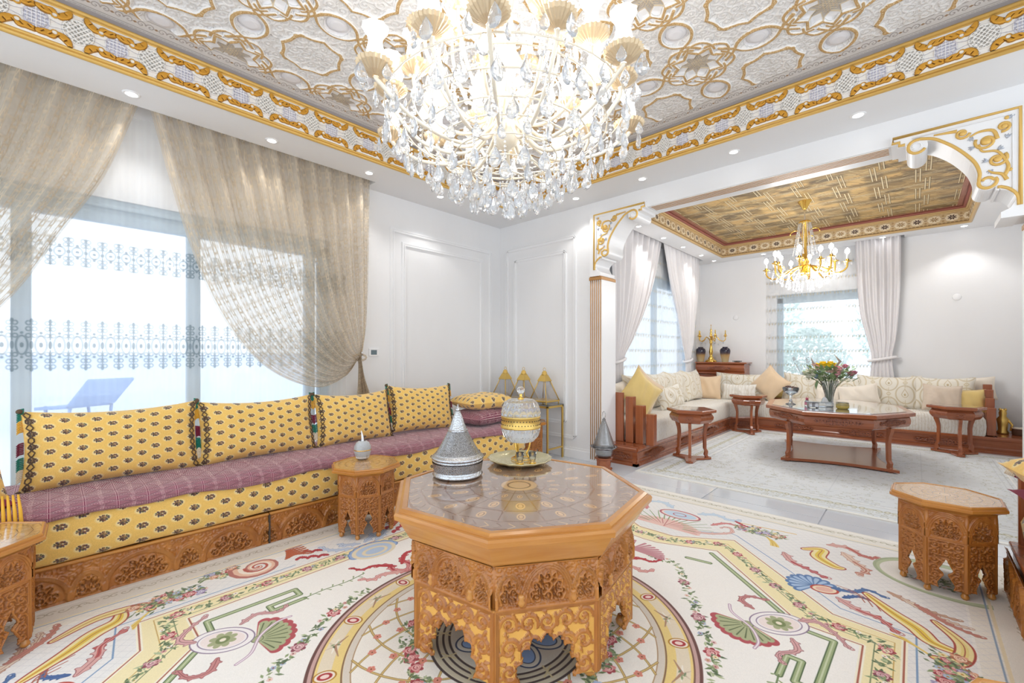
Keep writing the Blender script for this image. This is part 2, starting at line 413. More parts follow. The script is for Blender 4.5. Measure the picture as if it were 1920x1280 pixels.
# ceilings: soffits with two coffers
TX0, TX1, TY0, TY1 = -3.465, .915, -.85, 3.65
g = G(); t = .62
g.box(-3.875, TX0, -1.8, YB + .28, ZC, ZC + t); g.box(XL - .25, -3.875, -1.8, 2.19, 3.02, ZC + t); g.box(XL - .25, -3.875, 2.19, YB + .28, ZC, ZC + t); g.box(TX1, 2.4, -1.8, YB + .28, ZC, ZC + t)
g.box(TX0, TX1, TY1, YB + .28, ZC, ZC + t); g.box(TX0, TX1, -1.8, TY0, ZC, ZC + t)
g.box(TX0, TX1, TY0, TY1, ZC + .42, ZC + t)
ceiling = struct('ceiling', g, M['ceil'])
UX0, UX1, UY0, UY1 = -2.46, .52, 4.85, 8.02
g = G()
g.box(X2 + .185, UX0, YB + .28, Y2 - .2, ZC, ZC + t); g.box(X2 - .25, X2 + .185, YB + .28, 8.06, 3.02, ZC + t); g.box(X2 - .25, X2 + .185, 8.06, Y2 - .2, ZC, ZC + t); g.box(X2 - .25, -1.9, Y2 - .2, Y2 + .2, ZC, ZC + t); g.box(-1.9, -.11, Y2 - .2, Y2 + .2, 3.02, ZC + t); g.box(-.11, UX1, Y2 - .2, Y2 + .2, ZC, ZC + t); g.box(UX1, 1.25, YB + .28, Y2 + .2, ZC, ZC + t)
g.box(UX0, UX1, UY1, Y2 - .2, ZC, ZC + t); g.box(UX0, UX1, YB + .28, UY0, ZC, ZC + t); g.box(UX0, UX1, UY0, UY1, ZC + .42, ZC + t)
ceiling2 = struct('ceiling_alcove', g, M['ceil'])

# wall panel mouldings: two nested frames on each wall by the corner
def frame_strip(name, pts, w, M_):
    g = G(); n = len(pts)
    for k in range(n):
        a, b = Vector(pts[k]), Vector(pts[(k + 1) % n]); d = (b - a).normalized(); L = (b - a).length
        # local: run along d, section w x .022 with a raised bead
        nrm = M_; sd = d.cross(nrm).normalized()
        for lo, hi, h in ((-.5, .5, .010), (-.42, -.18, .020), (.1, .4, .016)):
            vs = []
            for s_, e in ((0, -w * .5), (L, w * .5)):
                for q in (lo, hi):
                    for hh in (0, h):
                        o = -e if False else 0
                        ex = (w * q) * (1 if s_ == 0 else -1)
                        vs.append(a + d * (s_ + ex * -1) + sd * (w * q) + nrm * hh)
            g.add(vs, [(0, 1, 3, 2), (4, 6, 7, 5), (1, 5, 7, 3), (0, 4, 5, 1), (2, 3, 7, 6), (0, 2, 6, 4)])
    return struct(name, g, M['trim'])
def rect_yz(x, y0, y1, z0, z1): return [(x, y0, z0), (x, y1, z0), (x, y1, z1), (x, y0, z1)]
def rect_xz(y, x0, x1, z0, z1): return [(x1, y, z0), (x0, y, z0), (x0, y, z1), (x1, y, z1)]
frame_strip('trim_1', rect_yz(XL, 2.50, 3.96, .24, 2.53), .045, Vector((1, 0, 0)))
frame_strip('trim_2', rect_yz(XL, 2.64, 3.80, .40, 2.40), .045, Vector((1, 0, 0)))
frame_strip('trim_3', rect_xz(YB, -3.95, -2.87, .24, 2.56), .045, Vector((0, -1, 0)))
frame_strip('trim_4', rect_xz(YB, -3.81, -3.01, .40, 2.41), .045, Vector((0, -1, 0)))
def baseb(name, x0, x1, y0, y1):
    g = G(); g.box(x0, x1, y0, y1, 0, .1, bev=.004)
    dx, dy = (x1 - x0 < y1 - y0), (x1 - x0 >= y1 - y0)
    g.box(x0, x1 - (.008 if dx else 0), y0 + (.008 if dy else 0), y1, .1, .125); return struct(name, g, M['trim'])
baseb('baseboard_left', XL, XL + .02, 1.83, YB); baseb('baseboard_back', XL, -2.66, YB - .02, YB)
baseb('baseboard_far', X2, 1.02, Y2 - .02, Y2)
g = G(); g.box(1.0, 1.02, YB + .28, Y2, 0, .1); struct('baseboard_right', g, M['trim'])
# beam shadow-gap moulding on the room side (soffit line) and the strip under the ceiling
# ---------------------------------------------------------------- air slot in the underside of the beam
g = G(); g.box(-1.96, -.14, YB + .015, YB + .145, 2.694, 2.70)
M['slotb'] = mat('slot_backing', '#EFEBE4', .6)
vent = thing('air_grille', 'long slotted air grille under the beam of the wide opening', 'vent', (0, 0, 0))
g.obj('slot_back', M['slotb'], vent)
for k in range(5):
    gg = G(); gg.box(-1.96, -.14, YB + .016 + k * .030, YB + .026 + k * .030, 2.6915, 2.695); gg.obj('slat', M['bronze'], vent)

# ---------------------------------------------------------------- fluted pilasters
def pilaster(name, x0, x1, label):
    p = thing(name, label, 'pilaster', (0, 0, 0))
    g = G(); g.box(x0, x1, YB - .02, YB + .28, 0, 2.045); g.obj('shaft', M['trim'], p)
    n = 6
    for k in range(n):
        xx = x0 + (k + .5) * (x1 - x0) / n
        q = G(); q.lathe([(.0055, 0), (.0055, 2.0)], 8, T(xx, YB - .022, .03)); q.obj('flute', M['bronze'], p, True)
    q = G(); q.box(x0 - .004, x1 + .004, YB - .034, YB + .28, 2.02, 2.055, bev=.004)
    for k in range(6): q.box(x0 + .01 + k * .024, x0 + .018 + k * .024, YB - .038, YB + .2, 2.05, 2.062)
    q.obj('capital', M['bronze'], p); return p
pilaster('pilaster', -2.66, -2.508, 'white pilaster with gold flutes left of the wide opening')
pilaster('pilaster', .525, .677, 'white pilaster at the right edge, below the large carved bracket')

# ---------------------------------------------------------------- carved corner brackets under the beam
def corbel(flip, label):
    """s = distance from the outer edge inwards, z = height"""
    fx = (lambda s: -2.60 + s) if not flip else (lambda s: .484 - s)
    arc = lambda cx, cz, r, a0, a1, n: [(cx + r * cos(R(a0 + (a1 - a0) * i / n)), cz + r * sin(R(a0 + (a1 - a0) * i / n))) for i in range(n + 1)]
    prof = [(-.05, 2.062), (-.05, 2.75), (.61, 2.75), (.61, 2.69), (.575, 2.69), (.575, 2.665), (.53, 2.665)]
    prof += arc(.473, 2.643, .055, 20, -200, 16)
    prof += crv([(.418, 2.668), (.38, 2.648), (.30, 2.575), (.225, 2.47), (.195, 2.39), (.19, 2.345)], 5)
    prof += arc(.142, 2.308, .052, 20, -130, 12) + [(.105, 2.245), (.092, 2.24), (.092, 2.252)]
    prof += crv([(.088, 2.245), (.05, 2.225), (.02, 2.18), (.045, 2.12)], 5) + [(.085, 2.10), (.085, 2.062)]
    import bmesh
    bm = bmesh.new()
    for y0, y1, lim in ((YB - .035, YB - .001, 0), (YB - .002, YB + .27, 1)):
        poly = []
        for s, z in prof:
            if lim: s, z = max(s, .002), min(z, 2.698)
            if not poly or (abs(poly[-1][0] - fx(s)) + abs(poly[-1][1] - z)) > 1e-5: poly.append((fx(s), z))
        vs = [bm.verts.new((x, y0, z)) for x, z in poly]; f = bm.faces.new(vs)
        r = bmesh.ops.extrude_face_region(bm, geom=[f]); ex = [e for e in r['geom'] if isinstance(e, bmesh.types.BMVert)]
        bmesh.ops.translate(bm, vec=(0, y1 - y0, 0), verts=ex)
    bmesh.ops.triangulate(bm, faces=[f for f in bm.faces if len(f.verts) > 4]); bmesh.ops.recalc_face_normals(bm, faces=bm.faces)
    me = bpy.data.meshes.new('bracket_body'); bm.to_mesh(me); bm.free(); me.materials.append(M['trim'])
    root = thing('corner_bracket', label, 'bracket', (0, 0, 0))
    link('bracket_body', me, root)
    yf = YB - .038
    def line(pts, r, mt, nm, flat=.5):
        g = G(); g.tube([(fx(s), 0, z) for s, z in pts], r, 6, S3(1, flat, 1)); g.obj(nm, mt, root, True).location = (0, yf, 0)
    e = .014
    border = [(.004, 2.13), (.004, 2.735), (.60, 2.735), (.60, 2.70), (.565, 2.70), (.565, 2.675), (.535, 2.675)]
    line(border, .011, M['gold'], 'gold_border')
    inner = [(.52, 2.655)] + arc(.473, 2.643, .042, 40, 300, 14) + arc(.473, 2.643, .025, 300, 420, 6)
    line(arc(.473, 2.643, .046, -150, 100, 14) + crv([(.46, 2.69), (.40, 2.672), (.355, 2.64), (.28, 2.565), (.205, 2.46), (.178, 2.38), (.18, 2.33)], 6) + arc(.142, 2.308, .040, 20, -200, 14) + arc(.142, 2.308, .026, 160, 20, 6), .0105, M['gold'], 'gold_border')
    line([(.10, 2.262), (.088, 2.262)] + crv([(.086, 2.262), (.05, 2.24), (.016, 2.19), (.01, 2.13)], 5), .010, M['gold'], 'gold_border')
    line(arc(.473, 2.643, .024, 0, 330, 12), .006, M['trim'], 'scroll_eye'); line(arc(.142, 2.308, .02, 0, 330, 12), .006, M['trim'], 'scroll_eye')
    line([(.035, 2.2), (.035, 2.705), (.50, 2.705)], .005, M['trim'], 'inner_bead')
    # foliage: spirals and leaves, gold and silver
    def spi(cx, cz, r, a0, sg, turns=1.3): return [(cx + r * (1 - i / 22) ** .8 * cos(a0 + sg * turns * 6.28 * i / 20), cz + r * (1 - i / 22) ** .8 * sin(a0 + sg * turns * 6.28 * i / 20)) for i in range(21)]
    for cx, cz, r, a0, sg in ((.10, 2.44, .045, 2.4, 1), (.15, 2.57, .05, 0.5, -1), (.255, 2.655, .035, 3.3, 1), (.075, 2.64, .032, 5, -1)):
        line(spi(cx, cz, r, a0, sg), .009, M['gold'], 'scroll')
    for pts in (crv([(.07, 2.33), (.055, 2.37), (.06, 2.41), (.10, 2.49), (.165, 2.51), (.18, 2.56)], 5), crv([(.10, 2.57), (.12, 2.63), (.18, 2.64), (.22, 2.62)], 5), crv([(.28, 2.68), (.33, 2.685), (.39, 2.69)], 5), crv([(.06, 2.3), (.08, 2.34), (.12, 2.36), (.14, 2.38)], 5)):
        line(pts, [.012 - .007 * i / len(pts) for i in range(len(pts))], M['gold'], 'scroll')
    gs = G()
    for cx, cz, a in ((.14, 2.44, .4), (.20, 2.55, -.3), (.10, 2.50, 2.6), (.21, 2.62, -1.2), (.06, 2.56, 1.8), (.12, 2.38, -.8), (.05, 2.68, 2)):
        for k in range(3):
            b = a + (k - 1) * .5
            gs.tube([(fx(cx), 0, cz), (fx(cx + .018 * cos(b)), 0, cz + .018 * sin(b)), (fx(cx + .03 * cos(b)), 0, cz + .03 * sin(b))], [.003, .005, .001], 5, S3(1, .6, 1))
    gs.obj('silver_leaves', M['silverp'], root, True).location = (0, yf, 0)
    for cx, cz, r in ((.10, 2.44, .020), (.15, 2.57, .026), (.255, 2.655, .016), (.07, 2.64, .016), (.06, 2.69, .012), (.045, 2.36, .011)): G().ball((fx(cx), yf, cz), r, 8, 5, (1, .45, 1)).obj('gold_bud', M['gold'], root, True)
M['silverp'] = mat('silver_paint', '#B9BEC8', .35, .5)
corbel(False, 'carved white and gold scroll bracket above the gold-fluted pilaster, left end of the beam')
corbel(True, 'large carved white and gold scroll bracket at the top right of the opening')

# ---------------------------------------------------------------- carved ceiling of the main coffer
P = .735
def ceil_tile():
    n = 460; px = P / n
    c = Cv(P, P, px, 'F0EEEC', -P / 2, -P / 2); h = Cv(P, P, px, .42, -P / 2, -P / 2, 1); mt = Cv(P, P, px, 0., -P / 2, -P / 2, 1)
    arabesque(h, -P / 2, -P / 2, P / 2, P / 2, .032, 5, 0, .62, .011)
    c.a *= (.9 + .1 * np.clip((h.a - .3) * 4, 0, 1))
    syms = [(1, 0, 0, 1), (-1, 0, 0, 1), (1, 0, 0, -1), (-1, 0, 0, -1), (0, 1, 1, 0), (0, -1, 1, 0), (0, 1, -1, 0), (0, -1, -1, 0)]
    def sy(pts, q): return [((q[0] * x + q[1] * y) * P, (q[2] * x + q[3] * y) * P) for x, y in pts]
    # plain sunk field round the star
    c.ell(0, 0, .31 * P, None, 'ECEBEC'); h.ell(0, 0, .31 * P, None, .25)
    for q in syms:
        b = sy([(.5, 0)], q)[0]; c.ell(b[0], b[1], .10 * P, None, 'E6E5E8'); h.ell(b[0], b[1], .105 * P, None, .1)
        h.ell(b[0], b[1], .085 * P, None, .45); h.ell(b[0], b[1], .06 * P, None, .6)
    rib = []
    star = [(.25 * cos(k * PI / 4 + PI / 8) if k % 1 == 0 else 0, .25 * sin(k * PI / 4 + PI / 8)) for k in range(9)]
    s8 = []
    for k in range(17):
        r = .235 if k % 2 == 0 else .165; a = k * PI / 8; s8.append((r * cos(a), r * sin(a)))
    rib.append(([(x * P, y * P) for x, y in s8], .016))
    for k in range(8):   # interlaced arcs round the star
        a = k * PI / 4 + PI / 8
        rib.append(([(P * (.30 - .07 * (2 * t - 1) ** 2 * -1 if False else .31 - .075 * abs(2 * t - 1) ** 1.5) * cos(a + (t - .5) * 1.15), P * (.31 - .075 * abs(2 * t - 1) ** 1.5) * sin(a + (t - .5) * 1.15)) for t in [i / 12 for i in range(13)]], .015))
    for q in syms:
        # loop round the boss, crossing into the star
        rib.append((sy(crv([(.22, .10), (.30, .03), (.36, -.06), (.42, -.105), (.5, -.125), (.58, -.105)], 7), q), .018))
        # brace-shaped quatrefoil round the cell corner
        rib.append((sy(crv([(.25, .5), (.285, .43), (.30, .36)], 6) + crv([(.30, .36), (.33, .30), (.36, .30)], 5) + crv([(.36, .30), (.43, .285), (.5, .25)], 6), q), .018))
    for pts, w in rib: c.stroke(pts, w + .016, 'F4F2EF'); h.stroke(pts, w + .016, .8)
    for pts, w in rib: c.stroke(pts, w, 'CDAA76'); h.stroke(pts, w, .95); mt.stroke(pts, w, .25)
    r = random.Random(3)
    for pts, w in rib:
        for (ax, ay), (bx, by) in zip(pts[:-1], pts[1:]):
            for k in range(max(1, int(math.hypot(bx - ax, by - ay) / .011))):
                t = r.random(); c.ell(ax + (bx - ax) * t + r.uniform(-.3, .3) * w, ay + (by - ay) * t + r.uniform(-.3, .3) * w, .002, None, r.choice(['F3E2BE', 'A67B42', 'F3E2BE']))
    # pierced star in the middle
    pts = []
    for k in range(16):
        r = .155 if k % 2 == 0 else .085; a = k * PI / 8 + PI / 8; pts.append((P * r * cos(a), P * r * sin(a)))
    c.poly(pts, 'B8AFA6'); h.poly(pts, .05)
    for i in range(-4, 5):
        for a in (0, PI / 4, PI / 2, 3 * PI / 4):
            o = i * .024 * P / .735; L = .11
            x0, y0 = -L * cos(a) - o * sin(a), -L * sin(a) + o * cos(a); x1, y1 = L * cos(a) - o * sin(a), L * sin(a) + o * cos(a)
            if abs(o) < .07: c.stroke([(x0 * .6, y0 * .6), (x1 * .6, y1 * .6)], .003, 'D9C7A8'); h.stroke([(x0 * .6, y0 * .6), (x1 * .6, y1 * .6)], .003, .3)
    c.stroke(pts + [pts[0]], .005, 'D9C7A8'); h.stroke(pts + [pts[0]], .005, .4)
    return np.clip(c.a, 0, 1), h.a[..., 0], mt.a[..., 0]
ct, ch, cm = ceil_tile()
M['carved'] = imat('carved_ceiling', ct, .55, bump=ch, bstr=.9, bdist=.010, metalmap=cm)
ZP = 3.20
sx, sy_ = -1.09, 3.03          # a star centre
BX0, BX1, BY0, BY1 = TX0 + .12, TX1 - .12, TY0 + .12, TY1 - .12
hs = blur(ch, 2)[::5, ::5]; N5 = hs.shape[0]
hbig = hs
def hsample(x, y):
    u = ((x - sx) / P + .5) % 1; v = ((y - sy_) / P + .5) % 1
    return hbig[np.minimum((v * N5).astype(int), N5 - 1), np.minimum((u * N5).astype(int), N5 - 1)]
i0 = int(math.floor((BX0 - sx) / P + .5)); i1 = int(math.floor((BX1 - sx) / P + .5)); j0 = int(math.floor((BY0 - sy_) / P + .5)); j1 = int(math.floor((BY1 - sy_) / P + .5))
full = None
for j in range(j0, j1 + 1):
    for i in range(i0, i1 + 1):
        cx, cy = sx + i * P, sy_ + j * P
        x0, x1 = max(BX0, cx - P / 2), min(BX1, cx + P / 2); y0, y1 = max(BY0, cy - P / 2), min(BY1, cy + P / 2)
        if x1 - x0 < .02 or y1 - y0 < .02: continue
        whole = x1 - x0 > P - 1e-4 and y1 - y0 > P - 1e-4
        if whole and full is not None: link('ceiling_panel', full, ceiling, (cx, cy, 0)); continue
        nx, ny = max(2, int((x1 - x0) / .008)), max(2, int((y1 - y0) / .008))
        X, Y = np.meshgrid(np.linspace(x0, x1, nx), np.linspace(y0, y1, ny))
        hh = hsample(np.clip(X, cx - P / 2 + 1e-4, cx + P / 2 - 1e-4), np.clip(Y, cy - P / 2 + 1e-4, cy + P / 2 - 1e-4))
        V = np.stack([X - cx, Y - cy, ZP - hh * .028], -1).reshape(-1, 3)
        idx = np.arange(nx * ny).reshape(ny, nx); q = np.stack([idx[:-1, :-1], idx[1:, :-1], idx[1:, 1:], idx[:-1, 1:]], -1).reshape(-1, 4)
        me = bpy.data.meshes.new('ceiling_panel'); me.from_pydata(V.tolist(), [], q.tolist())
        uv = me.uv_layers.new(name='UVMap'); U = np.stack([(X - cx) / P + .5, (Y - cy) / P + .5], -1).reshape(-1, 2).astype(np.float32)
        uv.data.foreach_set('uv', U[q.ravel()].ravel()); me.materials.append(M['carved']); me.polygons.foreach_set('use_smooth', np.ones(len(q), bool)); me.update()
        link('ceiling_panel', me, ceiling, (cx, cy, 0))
        if whole: full = me
# grey ornamental border between coffer riser and carved field
def strip_tile():
    c = Cv(.2, .12, .001, 'DAD7D5'); h = Cv(.2, .12, .001, .5, 0, 0, 1)
    for k in range(10): c.stroke([(k * .02 + .003, .012), (k * .02 + .015, .012)], .005, 'C3BDBA')
    for y in (.024, .098): c.stroke([(0, y), (.2, y)], .004, 'B5AFAC'); h.stroke([(0, y), (.2, y)], .004, .1)
    for x in (.05, .15):
        h.spiral(x - .022, .06, .022, 1.4, 0, .006, 1.); h.spiral(x + .022, .06, .022, 1.4, PI, .006, 1., -1)
        c.spiral(x - .022, .06, .022, 1.4, 0, .005, 'B3ACA9'); c.spiral(x + .022, .06, .022, 1.4, PI, .005, 'B3ACA9', -1)
    for x in (0, .1, .2): c.poly([(x - .012, .06), (x, .067), (x + .012, .06), (x, .053)], 'A08468')
    return c.a, h.a[..., 0]
sa, sh = strip_tile(); M['strip'] = imat('ceiling_border', sa, .5, bump=sh, bstr=.8, bdist=.006)
def ring_strip(name, x0, x1, y0, y1, w, za, zb, m, per, par):
    g = G()
    for a, b, c_, d in (((x0, y1), (x1, y1), (x1 - w, y1 - w), (x0 + w, y1 - w)), ((x0, y0), (x0, y1), (x0 + w, y1 - w), (x0 + w, y0 + w)), ((x1, y1), (x1, y0), (x1 - w, y0 + w), (x1 - w, y1 - w)), ((x1, y0), (x0, y0), (x0 + w, y0 + w), (x1 - w, y0 + w))):
        L = math.hypot(a[0] - b[0], a[1] - b[1])
        g.quad((*a, za), (*b, za), (*c_, zb), (*d, zb), ((0, 0), (L / per, 0), ((L - w) / per, 1), (w / per, 1)))
    return g.obj(name, m, par)
ring_strip('border_moulding', TX0, TX1, TY0, TY1, .13, 3.17, 3.197, M['strip'], .2, ceiling)
def coffer_lines(x0, x1, y0, y1, spec, par, nm='cornice'):
    """spec: list of (inset, z, radius, material)"""
    for ins, z, r, m in spec:
        g = G(); X0, X1, Y0_, Y1_ = x0 + ins, x1 - ins, y0 + ins, y1 - ins
        n = 8; rings = []
        for (sx_, sy2, ix, iy) in ((X0, Y0_, 1, 1), (X1, Y0_, -1, 1), (X1, Y1_, -1, -1), (X0, Y1_, 1, -1)):
            rings.append([(sx_ + ix * r * cos(2 * PI * k / n), sy2 + iy * r * cos(2 * PI * k / n), z + r * sin(2 * PI * k / n)) for k in range(n)])
        rings.append(rings[0]); g.rings(rings, False); g.obj(nm, m, par, True)
coffer_lines(TX0, TX1, TY0, TY1, [(-.004, ZC + .002, .014, M['gold']), (.006, ZC + .018, .010, M['gold']), (.004, ZC + .222, .012, M['gold']), (.014, ZC + .237, .014, M['gold'])], ceiling)
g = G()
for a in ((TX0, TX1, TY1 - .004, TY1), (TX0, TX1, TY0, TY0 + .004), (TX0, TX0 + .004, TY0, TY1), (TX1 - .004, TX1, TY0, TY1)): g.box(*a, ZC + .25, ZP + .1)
g.obj('shadow_gap', M['cove'], ceiling)  # riser coloured grey to stand for the shadow inside the gap

# frieze blocks: gold leaf scrolls between pierced rosettes
def frieze_art():
    W, H, px = .32, .19, .00125
    c = Cv(W, H, px, 'F1EEE9', -W / 2, -H / 2); h = Cv(W, H, px, .35, -W / 2, -H / 2, 1); mt = Cv(W, H, px, 0., -W / 2, -H / 2, 1)
    def both(f, cc, hh, m=0): f(c, cc); f(h, hh); f(mt, float(m))
    for sgn in (-1, 1):                       # round knot shared by neighbouring blocks
        x = sgn * W / 2
        both(lambda k, v: k.ell(x, 0, .062, None, v), 'E4DED5', .1)
        for i in range(-3, 4):
            for a in (PI / 4, -PI / 4):
                o = i * .017; d = math.sqrt(max(0, .055 ** 2 - o * o))
                both(lambda k, v: k.stroke([(x - d * cos(a) - o * sin(a), -d * sin(a) + o * cos(a)), (x + d * cos(a) - o * sin(a), d * sin(a) + o * cos(a))], .007, v), 'F6F3EE', .8)
        for r_, w in ((.062, .008), (.045, .005)):
            both(lambda k, v: k.ell(x, 0, r_, r_, v, ring=w), 'F6F3EE', .85)
        for a in range(4):
            both(lambda k, v: k.ell(x + .048 * cos(a * PI / 2 + PI / 4), .048 * sin(a * PI / 2 + PI / 4), .018, .018, v, ring=.005), 'F0ECE6', .85)
    both(lambda k, v: k.ell(0, 0, .05, .062, v), 'DCDAE6', .1)   # woven square knot
    for i in range(-3, 4):
        both(lambda k, v: k.stroke([(i * .016, -.048 + abs(i) * .011), (i * .016, .048 - abs(i) * .011)], .006, v), 'F4F2F6', .75)
        both(lambda k, v: k.stroke([(-.05 + abs(i) * .011, i * .017), (.05 - abs(i) * .011, i * .017)], .006, v), 'F4F2F6', .8)
    for sx_ in (-1, 1):
        both(lambda k, v: k.stroke([(sx_ * .05, .02), (sx_ * .085, .012), (sx_ * .10, .012)], .003, v), 'B9B4C0', .2)
        both(lambda k, v: k.stroke([(sx_ * .05, -.02), (sx_ * .085, -.012), (sx_ * .10, -.012)], .003, v), 'B9B4C0', .2)
        for sy2 in (-1, 1):
            L = [(sx_ * .006, sy2 * .066), (sx_ * .04, sy2 * .060), (sx_ * .062, sy2 * .066), (sx_ * .085, sy2 * .05), (sx_ * .112, sy2 * .064), (sx_ * .128, sy2 * .088)]
            P_ = crv(L, 6); Wd = [.008 + .026 * abs(sin(PI * 2 * min(1, .06 + .90 * (i / (len(P_) - 1))))) ** .7 for i in range(len(P_))]
            Wd[-1] = .003
            both(lambda k, v: k.stroke(P_, [w + .005 for w in Wd], v), 'A9742A', .5)
            both(lambda k, v: k.stroke(P_, Wd, v), 'D9A03C', 1., .45)
            both(lambda k, v: k.ell(sx_ * .068, sy2 * .047, .016, None, v), 'D9A03C', 1., .45)
            both(lambda k, v: k.ell(sx_ * .068, sy2 * .047, .010, None, v), 'F3EFE8', .6)
            for q in range(4):
                xx = sx_ * (.018 + q * .029); yy = sy2 * (.066 + (.010 if q > 2 else 0))
                both(lambda k, v: k.stroke([(xx, yy), (xx + sx_ * .010, yy - sy2 * .010)], .003, v), '7D4F1C', .4)
    for x in (-.14, .14):
        for y in (-.082, .082): both(lambda k, v: k.ell(x, y, .004, None, v), 'D8D2CC', .1)
    return np.clip(c.a, 0, 1), h.a[..., 0], mt.a[..., 0]
fa, fh, fm = frieze_art(); M['frieze'] = imat('frieze_paint', fa, .5, bump=fh, bstr=1., bdist=.006, metalmap=fm)
NF = 14
def frieze_side(p0, p1, rz, n):
    L = math.hypot(p1[0] - p0[0], p1[1] - p0[1]); w = L / n
    me = relief_mesh('frieze_block', blur(fh, 1)[::3, ::3], w, .195, .020, M['frieze'])
    for k in range(n):
        t = (k + .5) / n; o = link('frieze_block', me, ceiling, (p0[0] + (p1[0] - p0[0]) * t, p0[1] + (p1[1] - p0[1]) * t, ZC + .022), rz)
frieze_side((TX0, TY1 - .006), (TX1, TY1 - .006), 0, NF)
frieze_side((TX0 + .006, TY0), (TX0 + .006, TY1), PI / 2, NF)
g = G(); g.box(TX0, TX1, TY0, TY0 + .01, ZC, ZC + .24); g.box(TX1 - .01, TX1, TY0, TY1, ZC, ZC + .24); g.obj('frieze_plain', M['trim'], ceiling)

# ---------------------------------------------------------------- painted timber ceiling of the alcove coffer
def timber_art():
    W = UX1 - UX0; H = UY1 - UY0; px = .004
    c = Cv(W, H, px, 'AE8F5A'); r = random.Random(11); rs = np.random.RandomState(4)
    n = rs.rand(c.H // 30 + 2, c.W // 40 + 2); big = np.kron(n, np.ones((30, 40)))[:c.H, :c.W]; big = blur(big, 40)
    c.a *= (.6 + .6 * big)[..., None]
    cols = ['8A6A3A', 'CBB07A', '5E4426', 'D9C592', '9C7846', '44321E', 'DCC89A']
    for k in range(2600):
        x, y = r.uniform(0, W), r.uniform(0, H); a = r.choice([.55, .75, -.55, .35, 1.0]) + r.uniform(-.15, .15); L = r.uniform(.05, .26)
        c.stroke([(x, y), (x + L * cos(a), y + L * sin(a))], [r.uniform(.006, .016), .002], r.choice(cols), .75)
    h = Cv(W, H, px, .3, 0, 0, 1)
    s = .36
    for i in range(-1, 12):
        for j in range(-1, 12):
            x, y = i * s, j * s
            for a, f in ((0, 1), (PI / 2, 1)):
                for o in (-.018, .018):
                    off = .08 if (i + j) % 2 == 0 else 0
                    x0, y0 = x + o * sin(a) - .21 * cos(a) + off, y + o * cos(a) - .21 * sin(a)
                    x1, y1 = x0 + .46 * cos(a), y0 + .46 * sin(a)
                    c.stroke([(x0, y0), (x1, y1)], .016, '5A4226'); c.stroke([(x0, y0), (x1, y1)], .011, 'E6D6AE'); h.stroke([(x0, y0), (x1, y1)], .013, 1.)
    for w, col in ((.13, 'A5685A'), (.03, 'D8C091'), (.045, '7E4238')):
        c.stroke([(0, 0), (W, 0), (W, H), (0, H), (0, 0)], w * 1.2, col, .85)
    return np.clip(c.a, 0, 1), h.a[..., 0]
ta, thh = timber_art(); M['timber'] = imat('painted_timber', ta, .45, bump=thh, bstr=.8, bdist=.01)
g = G(); w = .05
g.quad((UX0 + w, UY0 + w, ZC + .21), (UX0 + w, UY1 - w, ZC + .21), (UX1 - w, UY1 - w, ZC + .21), (UX1 - w, UY0 + w, ZC + .21), ((0, 0), (0, 1), (1, 1), (1, 0)))
g.obj('painted_panel', M['timber'], ceiling2)
M['cream'] = mat('cream_gold_moulding', '#CFAF7C', .45, .1)
M['umber'] = mat('red_brown_cornice', '#9A5C4E', .5)
def f2_art():
    W, H, px = .34, .2, .0015
    c = Cv(W, H, px, 'CDB48A', -W / 2, -H / 2); h = Cv(W, H, px, .4, -W / 2, -H / 2, 1)
    for x, dk in ((0, True), (-W / 2, False), (W / 2, False)):
        for k in range(8):
            a = k * PI / 4
            c.ell(x + .045 * cos(a), .045 * sin(a), .026, None, 'EADCC0'); h.ell(x + .045 * cos(a), .045 * sin(a), .026, None, .7)
        c.ell(x, 0, .05, None, 'EADCC0')
        for k in range(8):
            a = k * PI / 4 + PI / 8; c.ell(x + .026 * cos(a), .026 * sin(a), .02, .008, '4C3A34' if dk else 'A98C62', a)
        c.ell(x, 0, .012, None, 'EADCC0'); c.ell(x, 0, .006, None, '3A2A26')
    for x in (-W / 4, W / 4):
        c.ell(x, 0, .03, .018, 'E6D7B8'); c.ell(x, 0, .018, .010, 'A08058')
        c.ell(x, .05, .012, .02, 'B49468'); c.ell(x, -.05, .012, .02, 'B49468')
    for y in (-.088, .088):
        for k in range(9): c.stroke([(-W / 2 + k * W / 8.5 + .004, y), (-W / 2 + k * W / 8.5 + .022, y)], .008, '5A4634')
    return c.a, h.a[..., 0]
a2, h2 = f2_art(); M['frieze2'] = imat('alcove_frieze', a2, .5, bump=h2, bstr=.6, bdist=.004)
def f2_side(p0, p1, rz, n):
    L = math.hypot(p1[0] - p0[0], p1[1] - p0[1]); w = L / n
    me = relief_mesh('frieze_block', blur(h2, 1)[::6, ::6], w, .14, .01, M['frieze2'])
    for k in range(n):
        t = (k + .5) / n; link('frieze_block', me, ceiling2, (p0[0] + (p1[0] - p0[0]) * t, p0[1] + (p1[1] - p0[1]) * t, ZC + .022), rz)
f2_side((UX0, UY1 - .006), (UX1, UY1 - .006), 0, 9); f2_side((UX0 + .006, UY0), (UX0 + .006, UY1), PI / 2, 9)
f2_side((UX1 - .006, UY1), (UX1 - .006, UY0), -PI / 2, 9); f2_side((UX1, UY0 + .006), (UX0, UY0 + .006), PI, 9)
coffer_lines(UX0, UX1, UY0, UY1, [(0, ZC + .01, .02, M['cream']), (.008, ZC + .165, .014, M['cream']), (.026, ZC + .185, .018, M['cream']), (.05, ZC + .200, .02, M['umber'])], ceiling2)

